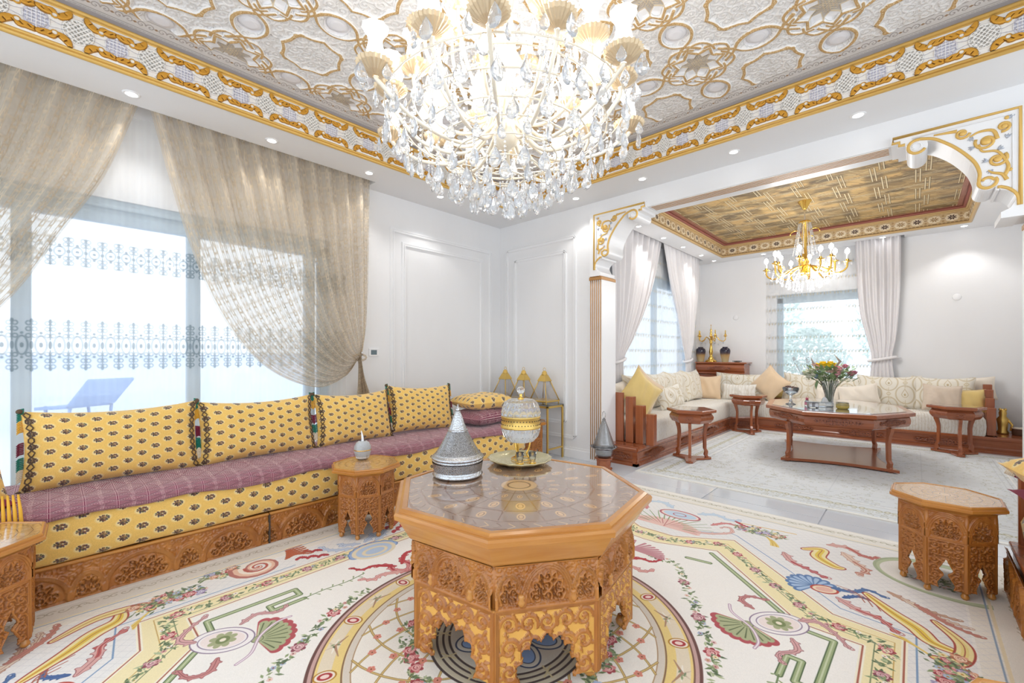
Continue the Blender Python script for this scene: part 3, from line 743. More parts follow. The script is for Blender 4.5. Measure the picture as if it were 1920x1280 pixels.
# ---------------------------------------------------------------- recessed downlights
M['lamp'] = mat('lamp_glow', '#FFFFFF', .5, emis='#FFFFFF', es=14)
M['chrome'] = mat('chrome', '#D8DADD', .15, 1)
def downlight_proto(loc, label, group):
    d = thing('downlight', label, 'ceiling light', loc, 0, group)
    G().lathe([(.030, .0), (.030, -.004), (.036, -.006), (.045, -.004), (.047, .0)], 24, cap=False).obj('rim', M['trim'], d, True)
    G().lathe([(1e-6, -.003), (.030, -.003)], 20, cap=False).obj('lens', M['lamp'], d)
    return d
spots1 = [(-3.72, .366), (-3.72, 1.203), (-3.72, 2.036), (-3.72, 2.862), (-2.689, 3.9), (-1.921, 3.9), (-1.106, 3.9), (-.293, 3.9)]
dn = ['first', 'second', 'third', 'fourth']
proto = None
for k, (x, y) in enumerate(spots1):
    lb = ('round recessed spotlight over the window curtains, %s from the left edge' % dn[k]) if k < 4 else ('round recessed spotlight above the wide opening, %s from the room corner' % dn[k - 4])
    if proto is None: proto = downlight_proto((x, y, ZC), lb, 'recessed spotlights of the main room')
    else: dup(proto, (x, y, ZC), 0, lb)
for k, (x, y) in enumerate([(-2.67, 5.314), (-2.67, 6.089), (-2.67, 6.816), (-2.67, 7.605)]):
    dup(proto, (x, y, ZC), 0, 'small recessed spotlight along the alcove window drapes, %s from the front' % dn[k], 'recessed spotlights of the alcove')
for k, (x, y) in enumerate([(-2.656, 8.2), (-1.866, 8.22), (-.339, 8.22), (.474, 8.22), (.8, 7.97)]):
    dup(proto, (x, y, ZC), 0, 'small recessed spotlight before the alcove far wall, %s from the left' % ['first', 'second', 'third', 'fourth', 'fifth'][k], 'recessed spotlights of the alcove')
for x, y in spots1: light('spot_beam', 'SPOT', (x, y, ZC - .02), 10, (1, .985, .96), .03, (0, 0, 0), spot=R(110))
for x, y in ((-2.67, 5.7), (-2.67, 7.4), (-1.1, 8.2), (.474, 8.1)): light('spot_beam', 'SPOT', (x, y, ZC - .02), 14, (1, .985, .96), .03, (0, 0, 0), spot=R(110))
# ---------------------------------------------------------------- the big floral rug (drawn as one quarter, mirrored twice)
def rug_art():
    px = .0019; HX, HY = 1.70, 2.32
    c = Cv(HX, HY, px, 'F3F0EA'); r = random.Random(21)
    GRN, GR2, GR3 = '8FA073', '6E8358', 'B4BF97'
    def leafy(x, y, n, sp, big=1.):
        for k in range(n):
            a = r.uniform(0, 6.28); d = r.uniform(0, sp); L = r.uniform(.014, .034) * big
            X, Y = x + d * cos(a), y + d * sin(a); b = r.uniform(0, 6.28)
            c.stroke([(X, Y), (X + L * .5 * cos(b), Y + L * .5 * sin(b)), (X + L * cos(b), Y + L * sin(b))], [.003, .011 * big, .002], r.choice([GRN, GR2, GR3, '7C8C6C', '5C6F50']))
    def rose(x, y, s, pal=('A84A50', 'D9898A', 'F0C9C4')):
        for k in range(7): c.ell(x + s * .62 * cos(k * .9), y + s * .62 * sin(k * .9), s * .45, s * .34, pal[k % 2], k * .9)
        c.ell(x, y, s * .62, None, pal[2])
        c.ell(x, y, s * .45, None, pal[1], ring=s * .12); c.spiral(x, y, s * .4, 1.2, 0, s * .14, pal[0])
    def blossom(x, y, s, col, cen='C9A24A', n=5):
        for k in range(n): c.ell(x + s * .6 * cos(k * 6.28 / n), y + s * .6 * sin(k * 6.28 / n), s * .42, s * .42, col)
        c.ell(x, y, s * .3, None, cen)
    def garland(pts, dens=1., w=.035, roses=.12, scale=1.):
        P_ = crv(pts, 12); L = sum(math.hypot(P_[i + 1][0] - P_[i][0], P_[i + 1][1] - P_[i][1]) for i in range(len(P_) - 1)); d = 0; nxt = 0; ro = roses / 2
        for i in range(len(P_) - 1):
            d += math.hypot(P_[i + 1][0] - P_[i][0], P_[i + 1][1] - P_[i][1])
            while nxt < d:
                x, y = P_[i]; leafy(x, y, int(5 * dens), w, scale)
                if r.random() < .55: blossom(x + r.uniform(-w, w) * .8, y + r.uniform(-w, w) * .8, .011 * scale, r.choice(['E9C9C4', 'F6EEE6', 'A9B7CC', 'D9A9A4', 'EFE3C4']), r.choice(['B9893C', '8C4A48']))
                nxt += .03
            if d > ro: rose(P_[i][0], P_[i][1], .028 * scale, r.choice([('A03C46', 'CF7F80', 'F2D3CC'), ('8F4A58', 'C58C94', 'EBD0CE')])); ro += roses
    # --- ground zones
    c.poly([(0, 2.12), (1.46, 2.12), (1.46, 0), (1.7, 0), (1.7, 2.32), (0, 2.32)], 'EDE8DE')
    outer = [(0, 1.44), (.12, 1.44), (.43, 1.64), (1.0, 1.10), (1.245, 1.08), (1.245, 0)]
    # textured diamonds outside the band
    zone = outer[::-1] + [(0, 1.44), (0, 2.1), (1.44, 2.1), (1.44, 0)]
    c.poly([(1.245, 0), (1.245, 1.08), (1.0, 1.10), (.43, 1.64), (.12, 1.44), (0, 1.44), (0, 2.12), (1.45, 2.12), (1.45, 0)], 'ECEAE8')
    for k in range(-40, 70):
        for sg in (1, -1):
            x = k * .05; c.stroke([(x, 1.0 if sg > 0 else 2.1), (x + 1.1, 2.1 if sg > 0 else 1.0)], .0025, 'D9D8DA', .8)
            c.stroke([(1.25, k * .05), (1.45, k * .05 + .2 * sg)], .0025, 'D9D8DA', .8)
    c.poly([(0, 0), (0, 1.44), (.12, 1.44), (.43, 1.64), (1.0, 1.10), (1.245, 1.08), (1.245, 0)], 'F4F1EC')
    # blue guide line
    c.stroke([(.20, 1.62), (.385, 1.74), (.42, 1.73), (.78, 1.42), (1.02, 1.18), (1.28, 1.15), (1.285, .4)], .006, '7E9CC0')
    # --- the yellow floral band
    inner = [(0, 1.27), (.08, 1.276), (.40, 1.41), (.90, .92), (1.12, .92), (1.13, 0)]
    c.poly(outer + inner[::-1], 'F3E6B8')
    for ln in (outer, inner): c.stroke(ln, .020, 'F6F0DC'); c.stroke(ln, .006, 'A8604E')
    mid2 = [(1.0, 1.045), (1.2, 1.035), (1.205, 0)]
    for off, col in ((.03, 'C9A45A'), (-.03, '6F7F5C')):
        c.stroke([(0, 1.355 + off + .05), (.1, 1.36 + off + .04), (.415, 1.53 + off * .8), (.95, 1.01 + off), (1.185 + off, 1.0 + off), (1.19 + off, 0)], .0035, col)
    garland([(0, 1.36), (.10, 1.36), (.26, 1.44), (.41, 1.52), (.60, 1.34), (.78, 1.17), (.95, 1.01)], 1., .030, .17)
    garland([(.95, 1.01), (1.08, 1.0), (1.185, .98), (1.187, .8), (1.19, .5), (1.19, .25), (1.19, .0)], 1., .028, .19)
    # --- green key fret
    for pts in ([(.386, 1.352), (.825, .953)], [(.90, .875), (1.03, .87), (1.02, .50), (.955, .50), (.955, .64), (.905, .64), (.905, .5)], [(.30, 1.20), (.42, 1.22)]):
        c.stroke(pts, .028, '4E6340'); c.stroke(pts, .020, '9FAE80'); c.stroke(pts, .006, 'C8D0AE')
    c.stroke(crv([(.905, .5), (.91, .40), (.90, .28), (.915, .18)], 8), .006, '6E8358')
    for k in range(12):
        y = .5 - k * .028; c.stroke([(.905, y), (.905 + (.02 if k % 2 else -.02), y - .012)], [.002, .008], GRN)
    # --- hanging garlands of the field
    garland([(.06, 1.13), (.14, 1.08), (.25, 1.09), (.33, 1.03), (.40, .90), (.50, .76)], .8, .022, .30)
    garland([(.50, .76), (.58, .62), (.66, .50), (.72, .36), (.75, .24)], .9, .024, .24, 1.1)
    # --- scallop shell with flower boss
    fx, fy = .735, .755
    for k in range(9):
        a = R(195 + k * 17); L = .125
        c.stroke([(fx, fy), (fx + L * cos(a), fy + L * sin(a))], [.012, .052], 'B5545A')
    for k in range(9):
        a = R(195 + k * 17); L = .112
        c.stroke([(fx, fy), (fx + L * cos(a), fy + L * sin(a))], [.012, .036], 'AEB48C')
        c.stroke([(fx + .03 * cos(a), fy + .03 * sin(a)), (fx + L * cos(a), fy + L * sin(a))], [.003, .006], '5E6A48')
        c.stroke([(fx + .03 * cos(a + .15), fy + .03 * sin(a + .15)), (fx + L * .9 * cos(a + .15), fy + L * .9 * sin(a + .15))], [.002, .004], 'E3DDBE')
    c.ell(fx, fy, .022, None, 'A9AE86'); c.ell(fx, fy, .022, None, '5E6A48', ring=.003)
    bx, by = .835, .855
    c.ell(bx, by, .125, .085, '8A7690', R(45)); c.ell(bx, by, .120, .080, 'F4EFEF', R(45)); c.ell(bx, by, .095, .062, '8A7690', R(45), ring=.004)
    c.ell(bx, by, .085, .055, 'F2E4E0', R(45))
    for k in range(8): c.ell(bx + .036 * cos(k * .785), by + .036 * sin(k * .785), .018, .014, 'A9AE86', k * .785)
    c.ell(bx, by, .026, None, '7C8A5A'); c.ell(bx, by, .012, None, 'F0E6D0')
    c.leaf([(.90, .94), (.96, .98), (1.03, .93), (1.08, .86)], .03, 'D9A9A8', '8A5A60'); c.leaf([(.90, .77), (.93, .70), (.88, .63), (.90, .58)], .026, 'D9A9A8', '8A5A60')
    c.leaf([(.72, .90), (.66, .94), (.68, 1.00), (.75, 1.02)], .028, 'C98A88', '8A4A50'); c.stroke(crv([(.63, .86), (.66, .80), (.75, .74), (.80, .66), (.80, .60)], 6), .014, 'B99AB0'); c.stroke(crv([(.63, .86), (.66, .80), (.75, .74), (.80, .66), (.80, .60)], 6), .006, 'F2E8EC')
    # --- side acanthus at the ends of the axes
    for (x, y, m) in ((.80, .06, 0), (.06, .90, 1)):
        def tr(p): return (p[0], p[1]) if not m else (p[1], p[0] + .05)
        c.leaf([tr(p) for p in ((.76, .0), (.83, .05), (.90, .04), (.94, .09))], .04, 'D98F8C', 'A04048', 'B83A44')
        c.leaf([tr(p) for p in ((.78, .02), (.83, .12), (.82, .18), (.87, .22))], .034, 'E6B4AC', 'A04048')
        c.leaf([tr(p) for p in ((.86, .02), (.95, .10), (.96, .17), (1.02, .20))], .026, 'C33A40', '8E2A34')
    # --- centre-side blue shells
    for (x, y, m) in ((1.15, 0, 0), (0, 1.50, 1)):
        pass
    for k in range(10):
        a = R(-90 + k * 20); c.ell(1.13 + .085 * cos(a), .0 + .125 * sin(a), .034, None, '6E8CBE'); 
    for k in range(10):
        a = R(-90 + k * 20); c.ell(1.13 + .085 * cos(a), .0 + .125 * sin(a), .027, None, '9DB4D8')
    c.ell(1.13, 0, .10, .135, 'E9DCC0'); c.ell(1.13, 0, .08, .11, 'B9CCE4'); c.ell(1.12, .0, .045, .07, 'E9DCC0', ring=.02)
    for a, b in (((1.25, .08), (1.40, .2)), ((1.28, .02), (1.36, .10))):
        c.leaf([a, (a[0] + .05, a[1] + .08), (b[0] - .04, b[1]), b], .04, 'C8D4E6', '8E9CB8')
    for k in range(5):
        x, y = 1.27 + .03 * k, .22 + .05 * (k % 3); c.leaf([(x, y), (x + .03, y + .02), (x + .02, y + .05)], .022, 'C03A40', '8E2A34')
    # upper fan and cartouche on the long axis
    for k in range(8):
        a = R(5 + k * 22.5 * .5); L = .22
        c.stroke([(0, 1.56), (L * cos(a), 1.56 + .6 * L * sin(a))], [.02, .045], 'E9C4BA'); c.stroke([(0, 1.56), (L * cos(a), 1.56 + .6 * L * sin(a))], [.004, .006], 'B86A66')
    for k in range(14):
        a = R(k * 13.5 - 4); P_ = crv([(.12 * cos(a), 1.60 + .10 * sin(a)), (.2 * cos(a), 1.62 + .19 * sin(a)), (.30 * cos(a + .15), 1.62 + .24 * sin(a + .15))], 5); c.stroke(P_, [.009 - .0004 * i for i in range(len(P_))], GRN)
    c.ell(0, 1.84, .15, .085, 'B4606A'); c.ell(0, 1.84, .135, .07, 'F2DCD2'); c.ell(0, 1.84, .12, .058, 'C3D6E6'); c.ell(0, 1.84, .045, .03, 'B4606A', ring=.008)
    c.leaf([(.10, 1.95), (.2, 2.02), (.30, 1.98), (.36, 2.02)], .05, 'C9DAE8', '9AA8BE'); c.leaf([(.24, 1.80), (.30, 1.9), (.38, 1.9), (.44, 1.85)], .03, 'D98F8C', 'A04048')
    c.leaf([(.34, 1.99), (.42, 1.94), (.50, 1.97)], .02, 'C33A40', '8E2A34')
    c.leaf([(.20, 1.60), (.30, 1.66), (.38, 1.76), (.34, 1.84), (.30, 1.80)], .03, 'E9C4BA', 'A86A68')
    c.stroke(crv([(.38, 1.98), (.55, 2.0), (.7, 2.02)], 6), .012, 'E3C27C')
    # medallion rim fan at the top
    for k in range(9):
        a = R(k * 20 * .5); c.stroke([(0, 1.08), (.20 * cos(a), 1.08 + .13 * sin(a))], [.008, .02], 'C58C94')
    # --- diagonal corner group: blue shell, yellow scrolls, tassel, bouquets
    for k in range(11):
        a = R(20 + k * 22); c.stroke([(.89, 1.33), (.89 + .10 * cos(a), 1.33 + .10 * sin(a))], [.02, .04], '5E7FB0'); c.stroke([(.89, 1.33), (.89 + .092 * cos(a), 1.33 + .092 * sin(a))], [.01, .022], 'A9C2E0')
    c.ell(.94, 1.33, .062, .045, 'B8483C', .5); c.ell(.94, 1.33, .052, .035, 'F2DCC0', .5); c.ell(.94, 1.33, .038, .024, 'E9B8A8', .5)
    c.leaf([(.97, 1.37), (1.05, 1.40), (1.10, 1.47), (1.17, 1.44)], .03, '5E7FB0', '2E4A7C'); c.leaf([(1.02, 1.30), (1.07, 1.36), (1.13, 1.36)], .022, '4A6CA4', '2E4A7C')
    for k in range(4):
        c.stroke(crv([(.98 + .03 * k, 1.42 - .02 * k), (1.06 + .03 * k, 1.40 - .02 * k), (1.10 + .03 * k, 1.32 - .02 * k)], 5), .005, 'A8604E')
    def scroll(pts, wd, c1, c2, c3='A8483C'):
        P_ = crv(pts, 9); N = len(P_); ws = [wd * (.35 + .65 * sin(PI * (i / (N - 1)))) for i in range(N)]
        c.stroke(P_, [w + .014 for w in ws], c3); c.stroke(P_, ws, c1); c.stroke(P_, [w * .45 for w in ws], c2); c.stroke(P_, .003, c3)
    scroll([(.78, 1.80), (.86, 1.86), (.86, 1.74), (.94, 1.66), (.98, 1.66)], .07, 'F2E3A8', 'E6C84E')
    scroll([(1.10, 1.42), (1.20, 1.30), (1.28, 1.22), (1.33, 1.14), (1.42, 1.12)], .07, 'F2E3A8', 'E6C84E')
    scroll([(1.34, 1.34), (1.42, 1.20), (1.40, 1.05), (1.33, 1.02)], .05, 'F2E3A8', 'EBD88A')
    c.leaf([(.70, 1.66), (.76, 1.56), (.84, 1.52), (.93, 1.47)], .045, 'D9A9A4', '8A4A50', 'B83A44')
    c.leaf([(1.0, 1.28), (1.08, 1.22), (1.16, 1.2), (1.22, 1.12)], .042, 'D9A9A4', '8A4A50', 'C25A58')
    c.leaf([(.96, 1.90), (1.02, 1.80), (1.08, 1.72), (1.05, 1.64)], .05, 'E3C9B8', 'A86A5C', 'C98A78')
    c.leaf([(.88, 1.97), (.97, 2.0), (1.06, 1.92), (1.12, 1.95)], .05, 'D6A8A0', 'A86A5C', 'B8483C')
    for k in range(3): c.leaf([(1.18 + .05 * k, 1.52 - .03 * k), (1.30 + .04 * k, 1.44 - .04 * k), (1.42 + .03 * k, 1.42 - .05 * k)], .032, ['C9A890', 'E3D2C0', 'C9877A'][k], 'A06A5C')
    for k in range(5): c.stroke(crv([(1.20 + .010 * k, 1.10), (1.28 + .012 * k, 1.06 - .01 * k), (1.36 + .014 * k, .99 - .012 * k)], 5), .009, ['E9CF78', 'D9B24E'][k % 2]); 
    for k in range(5): c.stroke(crv([(.62 + .010 * k, 1.72), (.60 + .012 * k, 1.79 - .01 * k), (.56 + .014 * k, 1.85 - .012 * k)], 5), .009, ['E9CF78', 'D9B24E'][k % 2])
    for (x, y, rx, ry, n) in ((.52, 1.90, .15, .05, 42), (1.38, .95, .055, .15, 42), (1.48, .70, .05, .10, 22)):
        for k in range(n):
            a = r.uniform(0, 6.28); d = math.sqrt(r.random()); X, Y = x + rx * d * cos(a), y + ry * d * sin(a)
            leafy(X, Y, 5, .03, 1.15)
            if k % 3 == 0: rose(X, Y, r.uniform(.018, .03), r.choice([('A03C46', 'CF7F80', 'F2D3CC'), ('7F6A98', 'A9A0C0', 'E3DDEA'), ('B06A50', 'E0A888', 'F6E0CC')]))
            elif k % 3 == 1: blossom(X, Y, .015, r.choice(['F6EEE6', 'E9C9C4', 'B0C0D8', 'EBDCA8']), 'B9893C')
    # spirals of the side borders
    for (x, y, s) in ((1.42, .55, .10), (1.36, 1.36, .0)):
        if s:
            for k, cc in enumerate(('B8746A', 'E9C0A8', 'F4E6D8', 'B85A4C')): c.spiral(x, y, s * (1.25 - .2 * k), 1.6, 1.2, .04 - .008 * k, cc)
            for k in range(6): c.leaf([(x - .02 + .02 * k, y - .14 - .01 * k), (x + .02 * k, y - .2), (x - .05 + .03 * k, y - .27)], .02, 'C9663C', '9A4A30')
    # outer corner: green wreath round a pale field
    c.ell(1.40, 1.86, .30, .24, 'A9B592'); c.ell(1.40, 1.86, .285, .225, 'BCC7A4'); c.ell(1.385, 1.85, .255, .195, 'EDE9E2')
    for k in range(18):
        a = r.uniform(0, 6.28); d = .1 * r.random(); X, Y = 1.38 + 1.4 * d * cos(a), 1.84 + d * sin(a); leafy(X, Y, 4, .03)
        if k % 2: blossom(X, Y, .012, r.choice(['E9C9C4', 'C9A0A8', 'F6EEE6']))
    # outer edge bands
    c.stroke([(0, 2.14), (1.52, 2.14), (1.52, 0)], .006, '8FA3BA'); c.stroke([(0, 2.155), (1.535, 2.155), (1.535, 0)], .012, 'E9DCBC')
    c.poly([(0, 2.165), (1.545, 2.165), (1.545, 0), (1.7, 0), (1.7, 2.32), (0, 2.32)], 'E9E5DC')
    for k in range(44):
        x = k * .036; c.spiral(x + .01, 2.235, .022, 1.1, k, .006, 'A9A48C', 1 if k % 2 else -1); c.stroke([(x, 2.235), (x + .036, 2.24)], .004, 'B5B098')
        if x < 2.2: pass
    for k in range(60):
        y = k * .036; c.spiral(1.62, y + .01, .022, 1.1, k, .006, 'BDB6A4', 1 if k % 2 else -1)
    c.stroke([(0, 2.29), (1.67, 2.29), (1.67, 0)], .02, 'F4F1EA')
    # --- central medallion
    rx, ry = .745, .80
    c.ell(0, 0, rx + .012, ry + .012, '6E4A44'); c.ell(0, 0, rx, ry, 'C9A6A0'); c.ell(0, 0, rx - .014, ry - .014, '7A5648'); c.ell(0, 0, rx - .02, ry - .02, 'EDD48A')
    c.ell(0, 0, rx - .055, ry - .055, 'E9DCC4', ring=.05)
    n = 26
    for k in range(n):
        a = (k + .5) * 2 * PI / n; X, Y = (rx - .06) * cos(a), (ry - .06) * sin(a)
        if X < -.1 or Y < -.1: continue
        if k % 2 == 0:
            c.ell(X, Y, .042, .032, 'B8842E', a); c.ell(X, Y, .036, .027, 'F2E6D8', a); c.ell(X, Y, .027, .019, 'B03A3C', a); c.ell(X, Y, .016, .011, 'F4D8D0', a)
        else:
            for sg in (-1, 1):
                for q in range(3):
                    b = a + sg * (.03 + .03 * q); c.stroke([(X, Y), ((rx - .03 - .03 * q) * cos(b), (ry - .03 - .03 * q) * sin(b))], [.012, .004], ['D9C8B0', 'F4EDE0', 'B08A70'][q])
            leafy(X, Y, 4, .02, .8)
    c.ell(0, 0, rx - .118, ry - .118, '8A6A50', ring=.006); c.ell(0, 0, rx - .135, ry - .135, 'DCD3C6', ring=.026); c.ell(0, 0, rx - .15, ry - .15, 'A9886A', ring=.004)
    c.ell(0, 0, rx - .152, ry - .152, 'F3EFE6')
    for k in range(18):      # curved lattice
        a = k * 2 * PI / 18
        for sg in (-1, 1):
            P_ = [((.30 + (rx - .45) * t) * cos(a + sg * .75 * t), (.30 + (ry - .45) * t) * sin(a + sg * .75 * t)) for t in [i / 9 for i in range(10)]]
            c.stroke(P_, .010, '8A6A3A'); c.stroke(P_, .006, 'D8BE7C')
    for ring_, cnt in ((.54, 36), (.46, 18), (.36, 18)):
        for k in range(cnt):
            a = (k + .5) * 2 * PI / cnt if ring_ != .46 else k * 2 * PI / cnt
            X, Y = ring_ * cos(a), ring_ * 1.06 * sin(a)
            if X > -.05 and Y > -.05: blossom(X, Y, .017, 'D98A78', 'F3E0B0'); c.ell(X, Y, .004, None, '8A3A30')
    for k in range(70):      # wreath
        a = r.uniform(-.05, PI / 2 + .05); X, Y = (.41 + r.uniform(-.03, .03)) * cos(a), (.43 + r.uniform(-.03, .03)) * sin(a)
        leafy(X, Y, 3, .02)
        if k % 6 == 0: rose(X, Y, .028)
        elif k % 6 == 3: blossom(X, Y, .02, r.choice(['F6F2EE', 'A9BCD8', 'F0D4D0']), '5E6A48')
    c.ell(0, 0, .335, .345, '4A3C38'); c.ell(0, 0, .325, .335, 'C9BFA6'); 
    for q in (.30, .275, .25): c.ell(0, 0, q, q * 1.03, '4A3C38', ring=.009)
    c.ell(0, 0, .245, .25, 'D3CDBE')
    for k in range(12):
        a = k * PI / 6 + PI / 12; X, Y = .275 * cos(a), .283 * sin(a)
        c.stroke([(X - .03, Y - .01), (X + .03, Y + .01)], .008, 'C9BA90'); c.stroke([(X - .01, Y - .03), (X + .01, Y + .03)], .008, 'C9BA90')
    for k in range(8):
        a = k * PI / 4 + PI / 8; X, Y = .15 * cos(a), .155 * sin(a)
        c.ell(X, Y, .085, .062, '3E4A66', a); c.ell(X, Y, .078, .055, 'D9D6C8', a); c.ell(X, Y, .060, .040, '3E4A66', a); c.ell(X, Y, .055, .036, '8FAEDB', a)
    c.ell(0, 0, .06, None, 'C9A24A'); c.ell(0, 0, .04, None, 'A04048')
    a = np.clip(c.a, 0, 1)
    rs = np.random.RandomState(2); a *= (1 + (rs.rand(*a.shape[:2], 1).astype(np.float32) - .5) * .05)
    top = np.concatenate([a[:, ::-1], a], 1); return np.clip(np.concatenate([top[::-1], top], 0), 0, 1), px
ra, rpx = rug_art()
rh = ra.mean(-1)
M['rug'] = imat('floral_rug', ra, .85, bump=np.clip(rh * 1.2, 0, 1)[::2, ::2], bstr=.35, bdist=.004, spec=.15, sheen=.2)
RX0, RX1, RY0, RY1 = -2.975, .425, -.97, 3.67
g = G(); nx, ny = 2, 2
g.box(RX0, RX1, RY0, RY1, 0, .010); g.cur = 1
g.quad((RX0, RY0, .0102), (RX1, RY0, .0102), (RX1, RY1, .0102), (RX0, RY1, .0102))
M['rugside'] = mat('rug_edge', '#E9E5DC', .9)
tag(g.obj('area_rug', [M['rugside'], M['rug']]), 'large cream rug with a round flower medallion and a yellow floral band', 'rug')

def rug2_art():
    px = .004; HX, HY = 1.55, 1.75
    c = Cv(HX, HY, px, 'DCE0E3'); r = random.Random(5)
    for k in range(700):
        x, y = r.uniform(0, HX), r.uniform(0, HY)
        c.spiral(x, y, r.uniform(.012, .035), 1.1, r.uniform(0, 6), .004, r.choice(['AFAE9C', 'B9BDC6', 'A5A592', 'C9C9C2']), r.choice([-1, 1]))
    for d, w, col in ((.02, .03, 'EDECE6'), (.09, .006, 'B8B7A8'), (.30, .006, 'BFC2C4'), (.33, .01, 'ECECEA'), (.36, .006, 'BFC2C4')):
        c.stroke([(HX - d, 0), (HX - d, HY - d), (0, HY - d)], w, col)
    for k in range(34):
        for (x, y) in ((k * .05, HY - .2), (HX - .2, k * .055)):
            if x < HX - .1 and y < HY - .1: c.ell(x, y, .03, .02, 'B5B49F', k); c.ell(x, y, .018, .01, 'DEDDD2', k); c.spiral(x, y + .05, .02, 1.2, k, .005, 'B3B19A')
    for d in (0, .6, 1.15): c.stroke([(d, 0), (d, HY - .36)], .004, 'C6CACF'); c.stroke([(0, d), (HX - .36, d)], .004, 'C6CACF')
    a = np.clip(c.a, 0, 1); top = np.concatenate([a[:, ::-1], a], 1); return np.concatenate([top[::-1], top], 0)
r2 = rug2_art(); M['rug2'] = imat('pale_rug', r2, .85, bump=r2.mean(-1), bstr=.5, bdist=.004, spec=.15)
g = G(); a_ = (-2.10, 1.0, 4.10, 7.62); g.box(*a_, 0, .008); g.cur = 1; g.quad((a_[0], a_[2], .0082), (a_[1], a_[2], .0082), (a_[1], a_[3], .0082), (a_[0], a_[3], .0082))
tag(g.obj('area_rug', [M['rugside'], M['rug2']]), 'pale grey rug with faded scrollwork under the long low table of the alcove', 'rug')

# ---------------------------------------------------------------- windows
def window(name, axis, at, u0, u1, z0, z1, mull, depth=.07, fw=.085, head=.14):
    """axis 'x': wall at x=at, u runs along y"""
    root = bpy.data.objects.new(name, None); COL.objects.link(root); root['kind'] = 'structure'
    def bx(g, a, b, za, zb, d0, d1):
        if axis == 'x': g.box(at - d1, at - d0, a, b, za, zb, bev=.004)
        else: g.box(a, b, at + d0, at + d1, za, zb, bev=.004)
    g = G(); bx(g, u0, u1, z1 - head, z1, .04, .04 + depth); bx(g, u0, u1, z1 - head * .4, z1, .02, .04)
    bx(g, u0, u1, z0, z0 + .07, .04, .04 + depth)
    for u in [u0] + [u1 - fw]: bx(g, u, u + fw, z0, z1, .04, .04 + depth)
    for u in mull: bx(g, u - fw / 2, u + fw / 2, z0 + .07, z1 - head, .04, .04 + depth)
    g.obj('window_frame', M['frame'], root)
    es = [u0 + fw] + [v for u in mull for v in (u - fw / 2, u + fw / 2)] + [u1 - fw]
    for k in range(0, len(es), 2):
        g = G(); bx(g, es[k], es[k + 1], z0 + .07, z1 - head, .07, .078); g.obj('pane', M['glass'], root)
    return root
window('window_1', 'x', XL, -1.55, 1.83, .06, 2.28, [-.12, .775, 1.665], head=.16)
window('window_2', 'x', X2, 5.25, 7.95, .35, 2.42, [6.6])
window('window_3', 'y', Y2, -1.72, -.35, .45, 2.2, [])

# ---------------------------------------------------------------- outside
g = G(); g.box(-16, -4.34, -6, 5.5, -.2, -.08); g.box(-16, -3.24, 5.5, 12, -.2, -.08)
struct('ground_terrace', g, M['terrace'])
M['pwall'] = mat('terrace_wall_paint', '#EAF0F8', .8)
g = G(); g.box(-11.2, -11, -6, 9, -.08, 1.15); g.box(-11.24, -10.96, -6, 9, 1.15, 1.2)
tag(g.obj('parapet_wall', M['pwall']), 'low white wall along the terrace outside the window', 'wall')
M['lounge'] = mat('lounger_fabric', '#7F9FCF', .7); M['leaf'] = mat('garden_leaf', '#DCEBE2', .7, var=.12, vscale=9); M['bark'] = mat('bark', '#8A7A6C', .9)
lg = thing('sun_lounger', 'blue sun lounger with a raised back out on the terrace', 'sun lounger', (-9.9, .42, -.08), R(-62))
g = G(); g.box(-.32, .32, -.62, .12, .42, .47, T(0, 0, 0) @ RX(R(4)), bev=.01); g.obj('seat_pad', M['lounge'], lg)
g = G(); g.box(-.32, .32, 0, .62, -.025, .025, T(0, .12, .47) @ RX(R(42)), bev=.01); g.obj('backrest', M['lounge'], lg)
for sx_, sy2 in ((-.28, -.45), (.28, -.45), (-.28, .12), (.28, .12)):
    G().tube([(sx_, sy2, .45), (sx_ * 1.05, sy2 + (.08 if sy2 < 0 else -.08), 0)], .022, 8).obj('leg', M['lounge'], lg, True)
def tree(label, loc, h, rr, n, seed):
    q = random.Random(seed); t = thing('tree', label, 'tree', loc, 0, None)
    g = G(); g.tube([(0, 0, 0), (.05, .02, h * .4), (-.04, .05, h * .75)], [.09, .07, .03], 8)
    for k in range(5): a = k * 1.3; g.tube([(0, 0, h * .45), (rr * .5 * cos(a), rr * .5 * sin(a), h * .75)], [.04, .012], 6)
    g.obj('trunk', M['bark'], t, True)
    g = G()
    for k in range(n):
        a, b = q.uniform(0, 6.28), q.uniform(-1, 1); d = rr * (q.random() ** .4); z = h * .62 + b * h * .42
        x, y = d * math.sqrt(max(0, 1 - b * b)) * cos(a), d * math.sqrt(max(0, 1 - b * b)) * sin(a); s = q.uniform(.03, .075)
        u = Vector((q.uniform(-1, 1), q.uniform(-1, 1), q.uniform(-1, 1))).normalized(); v = u.orthogonal().normalized()
        p = Vector((x, y, z)); g.add([p - u * s, p + v * s * .5, p + u * s, p - v * s * .5], [(0, 1, 2, 3)])
    tag(g.obj('foliage', M['leaf'], t), kind='stuff')
tree('leafy garden tree outside the far window, the left one', (-3.1, 11.7, -.2), 3.2, 1.3, 4200, 1)
tree('leafy garden tree outside the far window, the right one', (.35, 12.2, -.2), 3.4, 1.4, 4200, 2)
tree('leafy shrub seen through the lower left of the far window', (-1.45, 9.75, -.2), 1.8, .65, 1800, 3)
g = G(); g.box(-4, 4, 8.66, 20, -.25, -.2); struct('ground_garden', g, M['terrace'])

